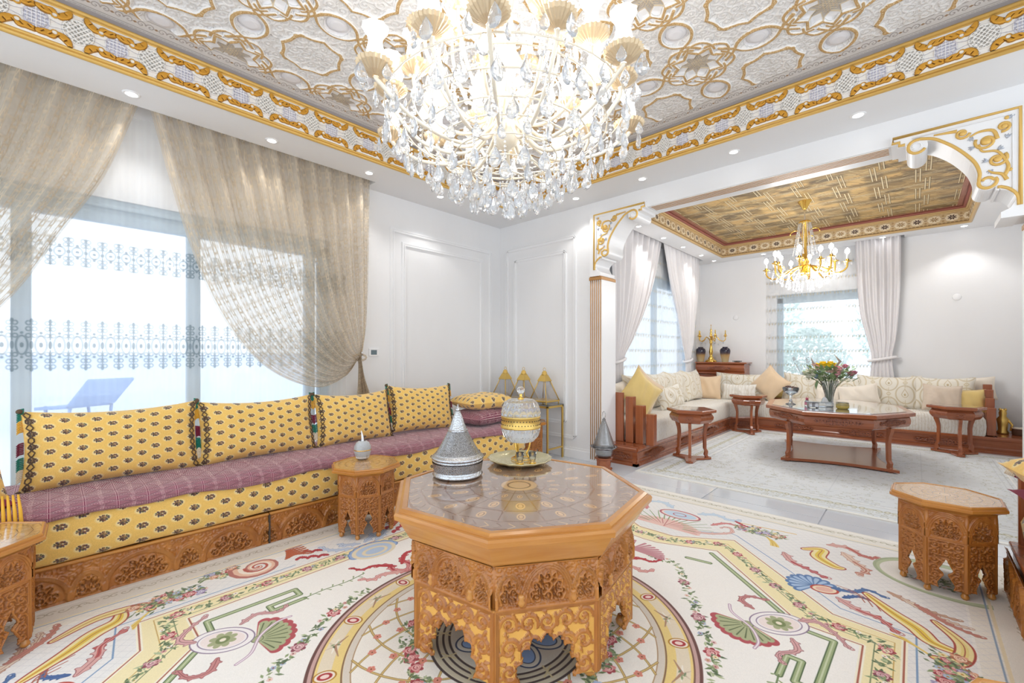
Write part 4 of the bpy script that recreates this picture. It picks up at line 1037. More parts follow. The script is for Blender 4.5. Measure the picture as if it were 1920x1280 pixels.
# ---------------------------------------------------------------- curtains
def net_art():
    px = .0025; W, H = .24, .12
    c = Cv(W, H, px, .30, 0, 0, 1)
    for k in range(4):
        x = .03 + k * .06
        c.stroke([(x - .012, 0), (x - .012, H)], .0045, 1.); c.stroke([(x + .012, 0), (x + .012, H)], .0045, 1.)
        for j in range(4):
            y = j * .03; c.stroke([(x - .012, y + .02), (x, y + .004)], .0045, 1.); c.stroke([(x + .012, y + .02), (x, y + .004)], .0045, 1.); c.stroke([(x - .012, y + .022), (x + .012, y + .022)], .004, 1.)
            c.stroke([(x + .012, y + .012), (x + .048, y + .012)], .003, .8)
    return np.clip(c.a[..., 0], 0, 1)
na = net_art()
M['net'] = imat('net_curtain', np.ones((8, 8, 3), np.float32) * np.array([.86, .80, .71], np.float32), .8, alpha=np.clip(na * .66 + .30, 0, 1), transl=.45, spec=.1)
def drape(name, label, mats, x, top, bot_fn, nf, amp, nu=150, nv=60, u_scale=1, axis='x', group=None, tie=None):
    """top: (y0,y1,z); bot_fn(u) -> control points [(y,z),...] from the rail down"""
    def fn(u, v):
        P_ = bot_fn(u); n = len(P_) - 1; t = v * n; k = min(int(t), n - 1); t -= k
        p0, p1, p2, p3 = [np.array(P_[max(0, min(n, q))]) for q in (k - 1, k, k + 1, k + 2)]
        p = .5 * ((2 * p1) + (-p0 + p2) * t + (2 * p0 - 5 * p1 + 4 * p2 - p3) * t * t + (-p0 + 3 * p1 - 3 * p2 + p3) * t ** 3)
        am = amp * (1 if not tie else (.35 + .65 * min(1, abs(v - tie) * 2.2)))
        dx = am * sin(u * nf * 2 * PI) + am * .3 * sin(u * nf * 4.3 + v * 5)
        if axis == 'x': return (x + dx, p[0], p[1])
        return (p[0], x + dx, p[1])
    g = G(); g.grid(fn, nu, nv, uvf=lambda u, v: (u * u_scale[0], v * u_scale[1]))
    root = thing(name, label, 'curtain', (0, 0, 0), 0, group); g.obj('drape', mats, root, True); return root
def lerpc(A, B):
    return lambda u: [((1 - u) * a[0] + u * b[0], (1 - u) * a[1] + u * b[1]) for a, b in zip(A, B)]
A = [(.47, 2.985), (.70, 2.05), (.93, 1.467), (1.24, 1.08), (1.632, .905), (1.90, .99), (2.03, 1.15), (2.04, .95), (2.00, .55), (1.98, .1)]
B = [(2.16, 2.985), (2.155, 2.5), (2.15, 2.1), (2.14, 1.75), (2.12, 1.45), (2.09, 1.28), (2.07, 1.17), (2.10, .98), (2.22, .6), (2.26, .1)]
c1 = drape('net_curtain', 'beige openwork net curtain swept to a wall hook at the right of the terrace window', M['net'], -3.93, None, lerpc(A, B), 11, .040, 220, 90, (9, 11), tie=.66)
G().tube([(-4.085, 2.07, 1.185), (-3.93, 2.07, 1.185), (-3.885, 2.06, 1.20), (-3.885, 2.05, 1.225)], .006, 8).obj('tieback_hook', M['chrome'], c1, True)
G().tube([(-3.93 + .03 * cos(a) , 2.055 + .05 * cos(a), 1.17 + .0 + .03 * sin(a)) for a in [k * PI / 6 for k in range(12)]], .010, 6, closed=True).obj('tieback', M['net'], c1, True)
A2 = [(.441, 2.985), (.26, 2.4), (.066, 1.99), (-.2, 1.464), (-.62, 1.02), (-1.02, 1.0), (-1.20, 1.15), (-1.21, .95), (-1.2, .55), (-1.18, .1)]
B2 = [(-1.40, 2.985), (-1.40, 2.5), (-1.40, 2.1), (-1.39, 1.75), (-1.36, 1.45), (-1.30, 1.28), (-1.24, 1.17), (-1.30, .98), (-1.4, .6), (-1.42, .1)]
drape('net_curtain', 'beige openwork net curtain hanging at the upper left corner of the picture', M['net'], -3.93, None, lerpc(A2, B2), 11, .040, 200, 70, (9, 11), tie=.66)
# embroidered sheer
def sheer_art():
    W, H, px = .9, 2.85, .0045
    c = Cv(W, H, px, 'F4F6F8'); al = Cv(W, H, px, .34, 0, 0, 1)
    def band(z0, z1, rep, rows):
        for k in range(int(W / rep) + 1):
            x = k * rep; zc = (z0 + z1) / 2; hh = (z1 - z0) / 2
            def both(f): f(c, '8C979C'); f(al, .95)
            both(lambda q, v: q.ell(x + rep / 2, zc, rep * .30, hh * .34, v, ring=.012)); both(lambda q, v: q.ell(x + rep / 2, zc, rep * .12, hh * .10, v))
            both(lambda q, v: q.ell(x, zc, rep * .12, hh * .16, v))
            for sg in (-1, 1):
                for d in ([.35, .6, .82] if rows > 1 else [.5, .85]):
                    for ox in (-1, 1): both(lambda q, v: q.ell(x + ox * rep * .16, zc + sg * hh * d, rep * .13, rep * .13, v, ring=.009))
                both(lambda q, v: q.ell(x, zc + sg * hh * .93, rep * .10, rep * .12, v)); both(lambda q, v: q.stroke([(x, zc + sg * hh * .2), (x, zc + sg * hh * .9)], .008, v))
                both(lambda q, v: q.ell(x + rep / 2, zc + sg * hh * .45, rep * .10, None, v))
    band(1.775, 1.955, .09, 1); band(1.09, 1.425, .09, 2)
    for k in range(180): 
        x = k * .005; al.stroke([(x, 0), (x, H)], .0022, .40)
    return np.clip(c.a, 0, 1), np.clip(al.a[..., 0], 0, 1)
sa_, sal = sheer_art(); M['sheer'] = imat('embroidered_sheer', sa_, .8, alpha=sal, transl=.6, spec=.05)
def sheer(label, axis, at, u0, u1, z0, z1, nf, amp, m, uw):
    def fn(u, v):
        U = u0 + (u1 - u0) * u; d = amp * sin(u * nf * 2 * PI) + amp * .5 * sin(u * nf * 3.1) ; z = z0 + (z1 - z0) * v
        # a few gathered folds, as the photo shows
        return (at + d, U, z) if axis == 'x' else (U, at + d, z)
    g = G(); g.grid(fn, 220, 2, uvf=lambda u, v: ((u1 - u0) * u / uw * 1.12, (z0 + (z1 - z0) * v) / 2.85))
    return tag(g.obj('sheer_curtain', m, None, True), label, 'curtain')
sheer('translucent white sheer with two embroidered lace bands across the terrace window', 'x', -4.02, -1.6, 1.95, .03, 2.87, 17, .014, M['sheer'], .9)
def sheer2_art():
    W, H, px = .6, 2.85, .006
    c = Cv(W, H, px, 'F2F4F6'); al = Cv(W, H, px, .36, 0, 0, 1); r = random.Random(8)
    for k in range(100): al.stroke([(k * .012, 0), (k * .012, H)], .004, .5)
    for row in range(12):
        for k in range(12):
            x, y = k * .05 + r.uniform(-.008, .008), row * .23 + .1; c.ell(x, y, .010, .022, 'C9BFA8'); al.ell(x, y, .010, .022, .85); c.ell(x + .02, y + .02, .008, .014, 'B8BDC0'); al.ell(x + .02, y + .02, .008, .014, .8)
    return np.clip(c.a, 0, 1), np.clip(al.a[..., 0], 0, 1)
s2, s2a = sheer2_art(); M['sheer2'] = imat('dotted_sheer', s2, .8, alpha=s2a, transl=.6, spec=.05)
sheer('dotted sheer behind the grey drapes at the alcove side window', 'x', X2 + .05, 5.0, 8.1, .03, 2.87, 16, .012, M['sheer2'], .6)
sheer('dotted sheer hanging over the alcove far window', 'y', Y2 - .06, -1.86, -.45, .03, 2.86, 9, .012, M['sheer2'], .6)
M['satin'] = mat('grey_satin', '#ECE9EA', .36, 0, .05, 30, .03, 4, spec=.5, sheen=.3)
X3 = X2 + .12
A = [(4.9, 2.985), (4.95, 2.3), (5.0, 1.8), (5.02, 1.4), (5.04, 1.12), (5.0, .7), (4.98, .1)]
B = [(6.46, 2.985), (6.20, 2.35), (5.90, 1.85), (5.55, 1.42), (5.26, 1.12), (5.28, .7), (5.32, .1)]
def tieb(root, x, y0, y1, z, axis='x'):
    g = G(); cy, ry = (y0 + y1) / 2, (y1 - y0) / 2 + .02
    pts = [(x + .055 * sin(a), cy + ry * cos(a), z + .03 * cos(a)) for a in [k * PI / 10 for k in range(20)]]
    if axis == 'y': pts = [(p[1], p[0], p[2]) for p in pts]
    g.tube(pts, .02, 8, closed=True); g.obj('tieback', M['satin'], root, True)
d1 = drape('drape_curtain', 'pale grey satin drape nearest the gold-fluted pilaster', M['satin'], X3, None, lerpc(A, B), 9, .035, 110, 40, (1, 1), tie=.66); tieb(d1, X3, 5.04, 5.26, 1.12)
A = [(6.50, 2.985), (6.75, 2.35), (7.05, 1.85), (7.25, 1.42), (7.40, 1.10), (7.42, .7), (7.40, .1)]
B = [(8.02, 2.985), (7.98, 2.35), (7.86, 1.85), (7.76, 1.42), (7.62, 1.10), (7.66, .7), (7.70, .1)]
d2 = drape('drape_curtain', 'pale grey satin drape beside the carved console in the alcove corner', M['satin'], X3, None, lerpc(A, B), 9, .035, 110, 40, (1, 1), tie=.66); tieb(d2, X3, 7.4, 7.62, 1.10)
A = [(-.665, 2.985), (-.64, 2.3), (-.60, 1.8), (-.52, 1.42), (-.47, 1.13), (-.50, .7), (-.50, .1)]
B = [(-.145, 2.985), (-.15, 2.3), (-.17, 1.8), (-.20, 1.42), (-.24, 1.13), (-.20, .7), (-.18, .1)]
d3 = drape('drape_curtain', 'pale grey satin drape at the right of the far alcove window', M['satin'], Y2 - .13, None, lerpc(A, B), 6, .035, 90, 40, (1, 1), axis='y', tie=.66); tieb(d3, Y2 - .13, -.48, -.22, 1.13, 'y')
G().tube([(-.24, Y2 - .13, 1.14), (-.15, Y2 - .04, 1.15)], .008, 6).obj('tieback_cord', M['satin'], d3, True)

# small wall fittings
t = thing('thermostat', 'small thermostat with a dark screen on the wall beside the net curtain', 'thermostat', (XL, 2.285, 1.22))
G().box(0, .014, -.055, .055, -.04, .04, bev=.003).obj('case', M['trim'], t); G().box(.014, .016, -.035, .03, -.024, .024).obj('screen', mat('lcd_screen', '#6E8088', .2), t)
for lb, M_ in (('round white cover plate on the alcove far wall, left of the window', T(-2.36, Y2, 1.86)), ('round white cover plate on the bare right part of the alcove far wall', T(.42, Y2, 1.98))):
    o = G().lathe([(.045, 0), (.045, .006), (.038, .010), (1e-6, .011)], 24, M_ @ RX(R(90))).obj('cover_plate', M['trim'], None, True); tag(o, lb, 'wall fitting')
# ---------------------------------------------------------------- carved wood
def wood(name, a, b, rough=.38, stretch=(1, 1, 1), scale=9, coat=.15):
    m = bpy.data.materials.new(name); m.use_nodes = True; n = m.node_tree.nodes; l = m.node_tree.links; p = n['Principled BSDF']
    tc = n.new('ShaderNodeTexCoord'); mp = n.new('ShaderNodeMapping'); mp.inputs['Scale'].default_value = stretch; l.new(tc.outputs['Object'], mp.inputs[0])
    t = n.new('ShaderNodeTexNoise'); t.inputs['Scale'].default_value = scale; t.inputs['Detail'].default_value = 6; t.inputs['Distortion'].default_value = .6; l.new(mp.outputs[0], t.inputs['Vector'])
    r = n.new('ShaderNodeValToRGB'); r.color_ramp.elements[0].position = .3; r.color_ramp.elements[1].position = .72
    r.color_ramp.elements[0].color = (*hexc(a), 1); r.color_ramp.elements[1].color = (*hexc(b), 1); l.new(t.outputs['Fac'], r.inputs[0]); l.new(r.outputs[0], p.inputs['Base Color'])
    p.inputs['Roughness'].default_value = rough; p.inputs['Coat Weight'].default_value = coat; p.inputs['Coat Roughness'].default_value = .15
    return m
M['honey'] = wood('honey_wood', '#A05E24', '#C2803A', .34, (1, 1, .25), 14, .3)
M['honeyshade'] = wood('honey_wood_recess_shade', '#8A501C', '#A2662A', .5, (1, 1, .25), 14, 0)  # darker tone for carved recesses: their shade is put into the colour
M['honeyh'] = wood('honey_wood_rail', '#B67631', '#CD924A', .25, (.3, .3, 3), 10, .4)
M['inlay'] = mat('pale_inlay', '#E3AE58', .4, var=.1, vscale=20)
M['walnut'] = wood('red_brown_wood', '#8E4A2A', '#A9623C', .25, (.25, 3, 3), 7, .5)
M['walnutv'] = wood('red_brown_wood_upright', '#8E4A2A', '#A9623C', .25, (3, 3, .25), 7, .5)
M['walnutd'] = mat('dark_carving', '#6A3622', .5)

def arch_pts(cx, z0, w, h, n=14):
    """pointed arch outline, left springing to right"""
    L = []
    for i in range(n + 1):
        t = i / n; L.append((cx - w / 2 + w / 2 * (1 - cos(t * PI / 2)) ** 1.0 * 1.0, z0 + h * sin(t * PI / 2) ** .9))
    return L + [(2 * cx - x, z) for x, z in L[::-1][1:]]
def cusped(cx, z0, w, h, n=5, dep=.12):
    """lobed arch: scallops along a pointed arch"""
    out = []
    K = 2 * n + 1
    base = lambda t: (cx - w / 2 * cos(t * PI), z0 + h * (sin(t * PI) ** .8))
    for k in range(K):
        for i in range(6):
            t = (k + i / 6) / K; x, z = base(t); b = abs(sin(PI * i / 6)); f = 1 - dep + dep * b * 1.3
            out.append((cx + (x - cx) * f, z0 + (z - z0) * f))
    out.append((cx + w / 2 * (1 - dep), z0)); return out
def arcade_height(W, H, px, arches, seed=3, r=.022):
    h = Cv(W, H, px, .35, -W / 2, 0, 1); arabesque(h, -W / 2, 0, W / 2, H, r, seed, 0, .58)
    for cx, w, ah, z0 in arches:
        A_ = arch_pts(cx, z0, w, ah); h.poly(A_, .55)
        C_ = cusped(cx, z0, w * .74, ah * .80, 3 if w > .1 else 2, .16); h.poly(C_, .05)
        sub = Cv(W, H, px, .0, -W / 2, 0, 1); arabesque(sub, cx - w * .37, z0, cx + w * .37, z0 + ah * .80, min(r, w * .15), seed + 4, 0, .75, min(r, w * .15) * .42)
        msk = Cv(W, H, px, 0., -W / 2, 0, 1); msk.poly(cusped(cx, z0, w * .72, ah * .78, 3 if w > .1 else 2, .16), 1.)
        h.a += msk.a * (sub.a - h.a)
        h.stroke(C_, .006, .85); k_ = 1 if w > .1 else .6; h.stroke(A_, .022 * k_, 1.0); h.stroke(A_, .012 * k_, .75); h.stroke(A_, .004 * k_, 1.)
    h.stroke([(-W / 2, .004), (W / 2, .004)], .012, .8); h.stroke([(-W / 2, H - .004), (W / 2, H - .004)], .010, .8)
    for cx, w, ah, z0 in arches:
        for s in (-1, 1):
            x = cx + s * w / 2; h.stroke([(x, z0 - .004), (x, z0 + ah * .22)], [.016, .010], 1.)
    return h.a[..., 0]
def lower_height(W, H, px, cut, seed=9, r=.02):
    h = Cv(W, H, px, .8, -W / 2, 0, 1); b = .018 if W > .2 else .012
    h.poly([(-W / 2 + b, .0), (W / 2 - b, .0), (W / 2 - b, H - b), (-W / 2 + b, H - b)], .1)
    arabesque(h, -W / 2 + b, .0, W / 2 - b, H - b, r, seed, 0, .8, r * .42)
    for q in (.4, .75): h.stroke([(-W / 2 + b * q, 0), (-W / 2 + b * q, H - b * q), (W / 2 - b * q, H - b * q), (W / 2 - b * q, 0)], .003, .35)
    m = Cv(W, H, px, 0., -W / 2, 0, 1); m.poly(cut, 1.)
    h.stroke(cut, .012, .85)
    return h.a[..., 0], m.a[..., 0] < .5
def octo(r, a=0, n=8): return [(r * cos(a + k * 2 * PI / n), r * sin(a + k * 2 * PI / n)) for k in range(n)]
def rim_profile(g, prof, a0, sc=(1, 1)):
    """octagonal mouldings: prof list of (radius,z)"""
    g.rings([[(r * cos(a0 + k * PI / 4) * sc[0], r * sin(a0 + k * PI / 4) * sc[1], z) for k in range(8)] for r, z in prof])
def top_art(big):
    px = .0015; S = .56; c = Cv(2 * S, 2 * S, px, '9C8270' if big else 'C79A5E', -S, -S)
    cols = ['8A5A38', 'D8B080', 'A8744A']
    for k in range(16):
        a = k * PI / 8
        for rr, w in ((.50, .010), (.43, .005), (.33, .008), (.22, .006), (.12, .006)):
            a2 = a + PI / 8; c.stroke([(rr * cos(a), rr * sin(a)), (rr * cos(a2), rr * sin(a2))], w, cols[0])
        c.stroke([(.06 * cos(a), .06 * sin(a)), (.42 * cos(a), .42 * sin(a))], .004, cols[0])
        for rr, rx in ((.16, .02), (.27, .035), (.38, .03)):
            b = a + PI / 16; c.ell(rr * cos(b), rr * sin(b), rx, rx * .55, cols[1], b); c.ell(rr * cos(b), rr * sin(b), rx * .6, rx * .3, cols[0], b, ring=.003)
        for q in range(4):
            b = a + q * PI / 32; c.stroke([(.445 * cos(b), .445 * sin(b)), (.47 * cos(b + .05), .47 * sin(b + .05)), (.49 * cos(b), .49 * sin(b))], .004, cols[q % 2])
    c.ell(0, 0, .08, None, cols[1]); c.ell(0, 0, .05, None, cols[0], ring=.008)
    return np.clip(c.a, 0, 1)
tb = top_art(True); M['top_big'] = imat('inlaid_table_top', tb, .12, coat=1., spec=1.)
M['top_small'] = imat('inlaid_small_top', top_art(False), .25, coat=.9, spec=.6)
M['glasstop'] = mat('clear_table_glass', '#F2F6F8', .02, trans=1, ior=1.48, spec=.7)

def octagon_table(label, loc, rz, Rt, zt, fb, zl, big, group=None, cat='table', sc=(1, 1), nm='octagonal_table'):
    t = thing(nm, label, cat, loc, rz, group)
    k = Rt / .587; e = .03 if big else .022
    zr = zt - (.040 if big else .028); za = zt - (.135 if big else .05)
    Rb = Rt * fb
    g = G(); rim_profile(g, [(Rt * .80, zt - .004), (Rt * .905, zt - .004), (Rt * .91, zt), (Rt * .945, zt), (Rt * .965, zt - .006), (Rt * .965, zt - .012), (Rt * .99, zt - .014), (Rt, zt - .022 * (1 if big else .8)), (Rt * .995, zr), (Rt * .97, zr - .003), (Rt * .955, zr - (.02 if big else .006)), (Rb * 1.06, za + (.012 if big else .006)), (Rb * 1.03, za), (Rb * .9, za)][::-1], 0, sc)
    g.obj('table_rim', M['honeyh'], t)
    g = G(); n = 8; vs = [(0, 0, zt - .003)] + [(Rt * .91 * cos(k_ * PI / 4) * sc[0], Rt * .91 * sin(k_ * PI / 4) * sc[1], zt - .003) for k_ in range(8)]
    g.add(vs, [(0, i + 1, (i + 1) % 8 + 1) for i in range(8)], [(.5 + v[0] / (2 * Rt * .98 * sc[0]), .5 + v[1] / (2 * Rt * .98 * sc[1])) for v in vs])
    g.obj('table_top', M['top_big'] if big else M['top_small'], t)
    side = 2 * Rb * sin(PI / 8); ap = Rb * cos(PI / 8)
    px = .0016 if big else .0013
    key = (big, round(side, 3), round(zt, 3), sc)
    if key not in octagon_table.cache:
        H1 = za - zl
        if big: ar = [(0, side * .46, H1 * .80, H1 * .12), (-side * .365, side * .24, H1 * .66, H1 * .12), (side * .365, side * .24, H1 * .66, H1 * .12)]
        else: ar = [(0, side * .94, H1 * .80, H1 * .08)]
        h1 = arcade_height(side, H1, px, ar, 3, .018 if big else .011)
        st = 2
        h1b = h1[::st, ::st]; m1 = relief_mesh('arcade_panel', h1b, side, H1, .026 if big else .014, [M['honey'], M['honeyshade']], colidx=(h1b < .2).astype(int))  # low relief gets the darker wood, shade painted by height
        H2 = zl - .035
        if big:
            cut = [(-side * .30, -.01)] + [(x * 1.0, z) for x, z in cusped(0, 0, side * .60, H2 * .60, 3, .14)] + [(side * .30, -.01)]
        else:
            w = side * .16; cut = [(-w * .9, -.01)] + crv([(-w * 1.0, .0), (-w * 1.25, H2 * .10), (-w * .35, H2 * .26), (-w * .3, H2 * .30), (-w * 1.0, H2 * .38), (-w * .15, H2 * .56), (0, H2 * .60)], 5)
            cut = cut + [(-x, z) for x, z in cut[::-1]]
        h2_, mk = lower_height(side, H2, px, cut, 9, .034 if big else .017)
        hb = h2_[::st, ::st]; mkk = mk[::st, ::st]
        ci = (hb < .3).astype(int)
        m2 = relief_mesh('fretwork_panel', hb, side, H2, .014 if big else .009, [M['honey'], M['inlay'] if big else M['honeyshade']], mask=mkk, colidx=ci)
        # inner board with the same cut, set back, gives thickness
        octagon_table.cache[key] = (m1, m2, H1, H2)
    m1, m2, H1, H2 = octagon_table.cache[key]
    for q in range(8):
        a = (q + .5) * PI / 4
        Mx = S3(sc[0], sc[1], 1) @ RZ(a + PI / 2) @ T(0, -ap, 0)
        o = link('arcade_panel', m1, t, M=Mx @ T(0, .004, zl))
        o = link('fretwork_panel', m2, t, M=Mx @ T(0, 0, .035))
        md = o.modifiers.new('board', 'SOLIDIFY'); md.thickness = .014 if big else .009; md.offset = -1
        b = q * PI / 4
    led = G(); rim_profile(led, [(Rb * 1.0, zl - .008), (Rb * 1.025, zl - .004), (Rb * 1.025, zl + .004), (Rb * 1.0, zl + .009)], 0, sc); led.obj('ledge', M['honeyh'], t)
    for q in range(8):
        b = q * PI / 4; x, y = Rb * .985 * cos(b) * sc[0], Rb * .985 * sin(b) * sc[1]; r_ = .016 if big else .010
        G().lathe([(r_ * .85, .03), (r_ * .85, zl)], 8, T(x * .99, y * .99, 0)).obj('corner_post', M['honey'], t, True); G().lathe([(r_ * 1.0, zl), (r_ * 1.0, za + .01)], 8, T(x * .995, y * .995, 0)).obj('corner_post', M['honey'], t, True)
        rf = .024 if big else .015
        G().lathe([(rf * .55, 0), (rf, rf * .5), (rf * 1.05, rf * .95), (rf * .8, rf * 1.5), (rf * .7, .038 if not big else .045)], 14, T(x * .94, y * .94, 0)).obj('foot', M['honeyh'], t, True)
        if big:
            for s in (.255, .745):
                b2 = (q + 1) * PI / 4; X = cos(b) * (1 - s) + cos(b2) * s; Y = sin(b) * (1 - s) + sin(b2) * s
                G().lathe([(.007, 0), (.012, .008), (.014, .016), (.009, .026), (.013, .034), (.008, .045)], 10, T(X * Rb * 1.035, Y * Rb * 1.035, zl + .01)).obj('bobbin', M['honeyh'], t, True)
    core = G(); core.rings([[(Rb * .95 * cos(k_ * PI / 4) * sc[0], Rb * .95 * sin(k_ * PI / 4) * sc[1], z) for k_ in range(8)] for z in (zl - .002, za + .002)]); core.obj('inner_box', M['honey'], t)
    return t
octagon_table.cache = {}
octagon_table('big octagonal carved wooden table with an inlaid top, standing on the rug medallion', (-1.331, 1.475, .0105), .558, .587, .592, .84, .30, True, None)
s1 = octagon_table('small octagonal carved side table by the yellow sofa, with a tissue holder on it', (-2.735, 1.475, .0105), -.02, .235, .455, .78, .275, False, 'small octagonal carved side tables')
dup(s1, (-2.72, -.22, .0105), .35, 'small octagonal carved side table cut off at the left edge of the picture')
dup(s1, (-3.19, 3.66, .0), .3, 'small octagonal carved table at the far end of the yellow sofa')
octagon_table('small octagonal carved side table standing alone on the rug at the right', (.115, 3.19, .0105), .376, .232, .462, .80, .275, False, 'small octagonal carved side tables')
dup(s1, (.267, 1.29, .0105), .035, 'small octagonal carved side table, only its corner in view at the bottom edge')

# ---------------------------------------------------------------- fabrics
def medallion_art(base='EAC069'):
    W, H, px = .26, .142, .0011
    c = Cv(W, H, px, base); rs = np.random.RandomState(1)
    c.a *= (1 + (np.kron(rs.rand(c.H // 2 + 1, c.W // 2 + 1), np.ones((2, 2)))[:c.H, :c.W, None] - .5) * .07)
    for (x, y) in [(.0325 + .13 * i, .01775 + .071 * j) for i in range(2) for j in range(2)] + [(.0975 + .13 * i, .05325 + .071 * j) for i in range(2) for j in range(2)]:
        c.ell(x, y, .029, .019, 'EFD390', .15, op=.6); c.ell(x, y, .0245, .0155, 'EDDBA8', .15, op=.7)
        q = random.Random(int(x * 100) % 3 + 1)
        for k in range(40):
            a = q.uniform(0, 6.28); d = math.sqrt(q.random()); c.ell(x + .0185 * d * cos(a), y + .0118 * d * sin(a), q.uniform(.003, .0052), q.uniform(.002, .0036), q.choice(['5A5E42', '4A4838', '84583E', '6C5F6A', '9A7850', '5E4440']), a)
    return np.clip(c.a, 0, 1)
yf = medallion_art(); M['yellow'] = imat('yellow_medallion_cloth', yf, .75, bump=yf.mean(-1), bstr=.25, bdist=.003, sheen=.3, spec=.2)
def burg_art():
    W, H, px = .48, .36, .0016
    c = Cv(W, H, px, '7E3A50'); h = Cv(W, H, px, .6, 0, 0, 1); r = random.Random(6)
    cr = 'E3C9C4'
    for i in range(48):
        for j in range(36):
            x, y = i * .01 + (j % 2) * .005, j * .01; c.ell(x, y, .0027, None, cr)
    for k in range(5):
        x = k * .12; c.stroke([(x, 0), (x, H)], .012, '7E3A50'); c.stroke([(x - .004, 0), (x - .004, H)], .002, cr); c.stroke([(x + .004, 0), (x + .004, H)], .002, cr)
        for j in range(12): c.spiral(x + .06, j * .03 + .015, .011, 1.2, j, .003, cr)
    for k in range(4):
        y = k * .12; c.stroke([(0, y), (W, y)], .010, '7E3A50'); c.stroke([(0, y), (W, y)], .003, cr)
    for k in range(-3, 6):
        for s in (1, -1): h.stroke([(k * .12, 0 if s > 0 else H), (k * .12 + .36, H if s > 0 else 0)], .010, .1)
    return np.clip(c.a, 0, 1), h.a[..., 0]
ba, bh = burg_art(); M['burg'] = imat('burgundy_patterned_cloth', ba, .85, bump=blur(bh, 3), bstr=.8, bdist=.012, sheen=.3, spec=.15)
def brocade_art():
    W, H, px = .36, .36, .002
    c = Cv(W, H, px, 'E9E3D6')
    for (x, y) in ((.18, .18), (0, 0), (.36, 0), (0, .36), (.36, .36)):
        c.ell(x, y, .10, .13, 'CDBE9F', ring=.016); c.ell(x, y, .10, .13, 'DDD2BA', ring=.004)
        P_ = crv([(x, y + .075), (x + .035, y - .005), (x, y - .045), (x - .035, y - .005), (x, y + .075)], 6); c.stroke(P_, .008, 'CDBE9F'); c.ell(x, y - .006, .012, .018, 'BFAE8C')
    for (x, y) in ((.18, 0), (0, .18), (.36, .18), (.18, .36)):
        for k in range(6): c.ell(x + .02 * cos(k * 1.05), y + .02 * sin(k * 1.05), .009, None, 'D3C6A8')
        c.stroke([(x, y - .1), (x, y + .1)], .006, 'D3C6A8'); c.spiral(x - .02, y + .06, .018, 1.2, 0, .005, 'D3C6A8'); c.spiral(x + .02, y - .06, .018, 1.2, 3, .005, 'D3C6A8')
    return c.a
M['brocade'] = imat('ivory_brocade', brocade_art(), .5, spec=.4, sheen=.4)
def stripe_art():
    c = Cv(.3, .3, .002, 'E6E2DA'); r = random.Random(4)
    for k in range(10): c.stroke([(k * .03, 0), (k * .03, .3)], .012, 'ECE9E2'); c.stroke([(k * .03 + .015, 0), (k * .03 + .015, .3)], .0025, 'D3CABA')
    for k in range(160): x, y = r.uniform(0, .3), r.uniform(0, .3); c.stroke([(x, y), (x + r.uniform(-.004, .004), y + .02)], .002, 'C9BCA2')
    return np.clip(c.a, 0, 1)
M['stripe'] = imat('ivory_striped_cloth', stripe_art(), .6, spec=.3, sheen=.3)
M['peach'] = mat('peach_velvet', '#E3C7A4', .55, 0, .1, 30, .06, 9, sheen=.8)
M['mustard'] = mat('mustard_satin', '#E3C67C', .45, 0, .12, 22, .06, 7, sheen=.6)
M['cream_c'] = mat('cream_velvet', '#EDE3D4', .5, 0, .1, 26, .05, 9, sheen=.6)
M['taupe'] = mat('taupe_crushed_velvet', '#D8C6B2', .45, 0, .3, 30, .12, 14, sheen=.8)
M['tass_g'] = mat('teal_tassel', '#1F7F6C', .8); M['tass_m'] = mat('maroon_tassel', '#7E1F3C', .8); M['tass_y'] = mat('yellow_tassel', '#E8B23C', .8); M['tass_w'] = mat('pale_tassel', '#EDE3D0', .8)
M['braid'] = mat('brown_lattice_braid', '#5E4A38', .8)

def pillow_g(w, h, t, n=22, pinch=.07, uvs=(1, 1), wr=.006, seed=1):
    q = random.Random(seed); ph = [q.uniform(0, 6.28) for _ in range(6)]
    g = G()
    for side in (-1, 1):
        def fn(u, v):
            a, b = u * 2 - 1, v * 2 - 1
            x = w / 2 * a * (1 - pinch * .45 * (1 - b * b)) ; z = h / 2 * b * (1 - pinch * 1.2 * (1 - a * a) * (1 if b > 0 else .4))
            th = t / 2 * ((1 - abs(a) ** 3.2) * (1 - abs(b) ** 3.2)) ** .5
            th *= 1 + .05 * sin(5 * a + ph[0]) * cos(4 * b + ph[1]); th += wr * sin(9 * a + ph[2] + 3 * b) * (1 - a * a) * (1 - b * b)
            return (x, side * th, z)
        M_ = None
        gg = G(); gg.grid(fn, n, n, uvf=lambda u, v: (u * w * uvs[0], v * h * uvs[1]))
        if side > 0: gg.f = [f[::-1] for f in gg.f]
        g.add(gg.v, gg.f, gg.uv)
    return g
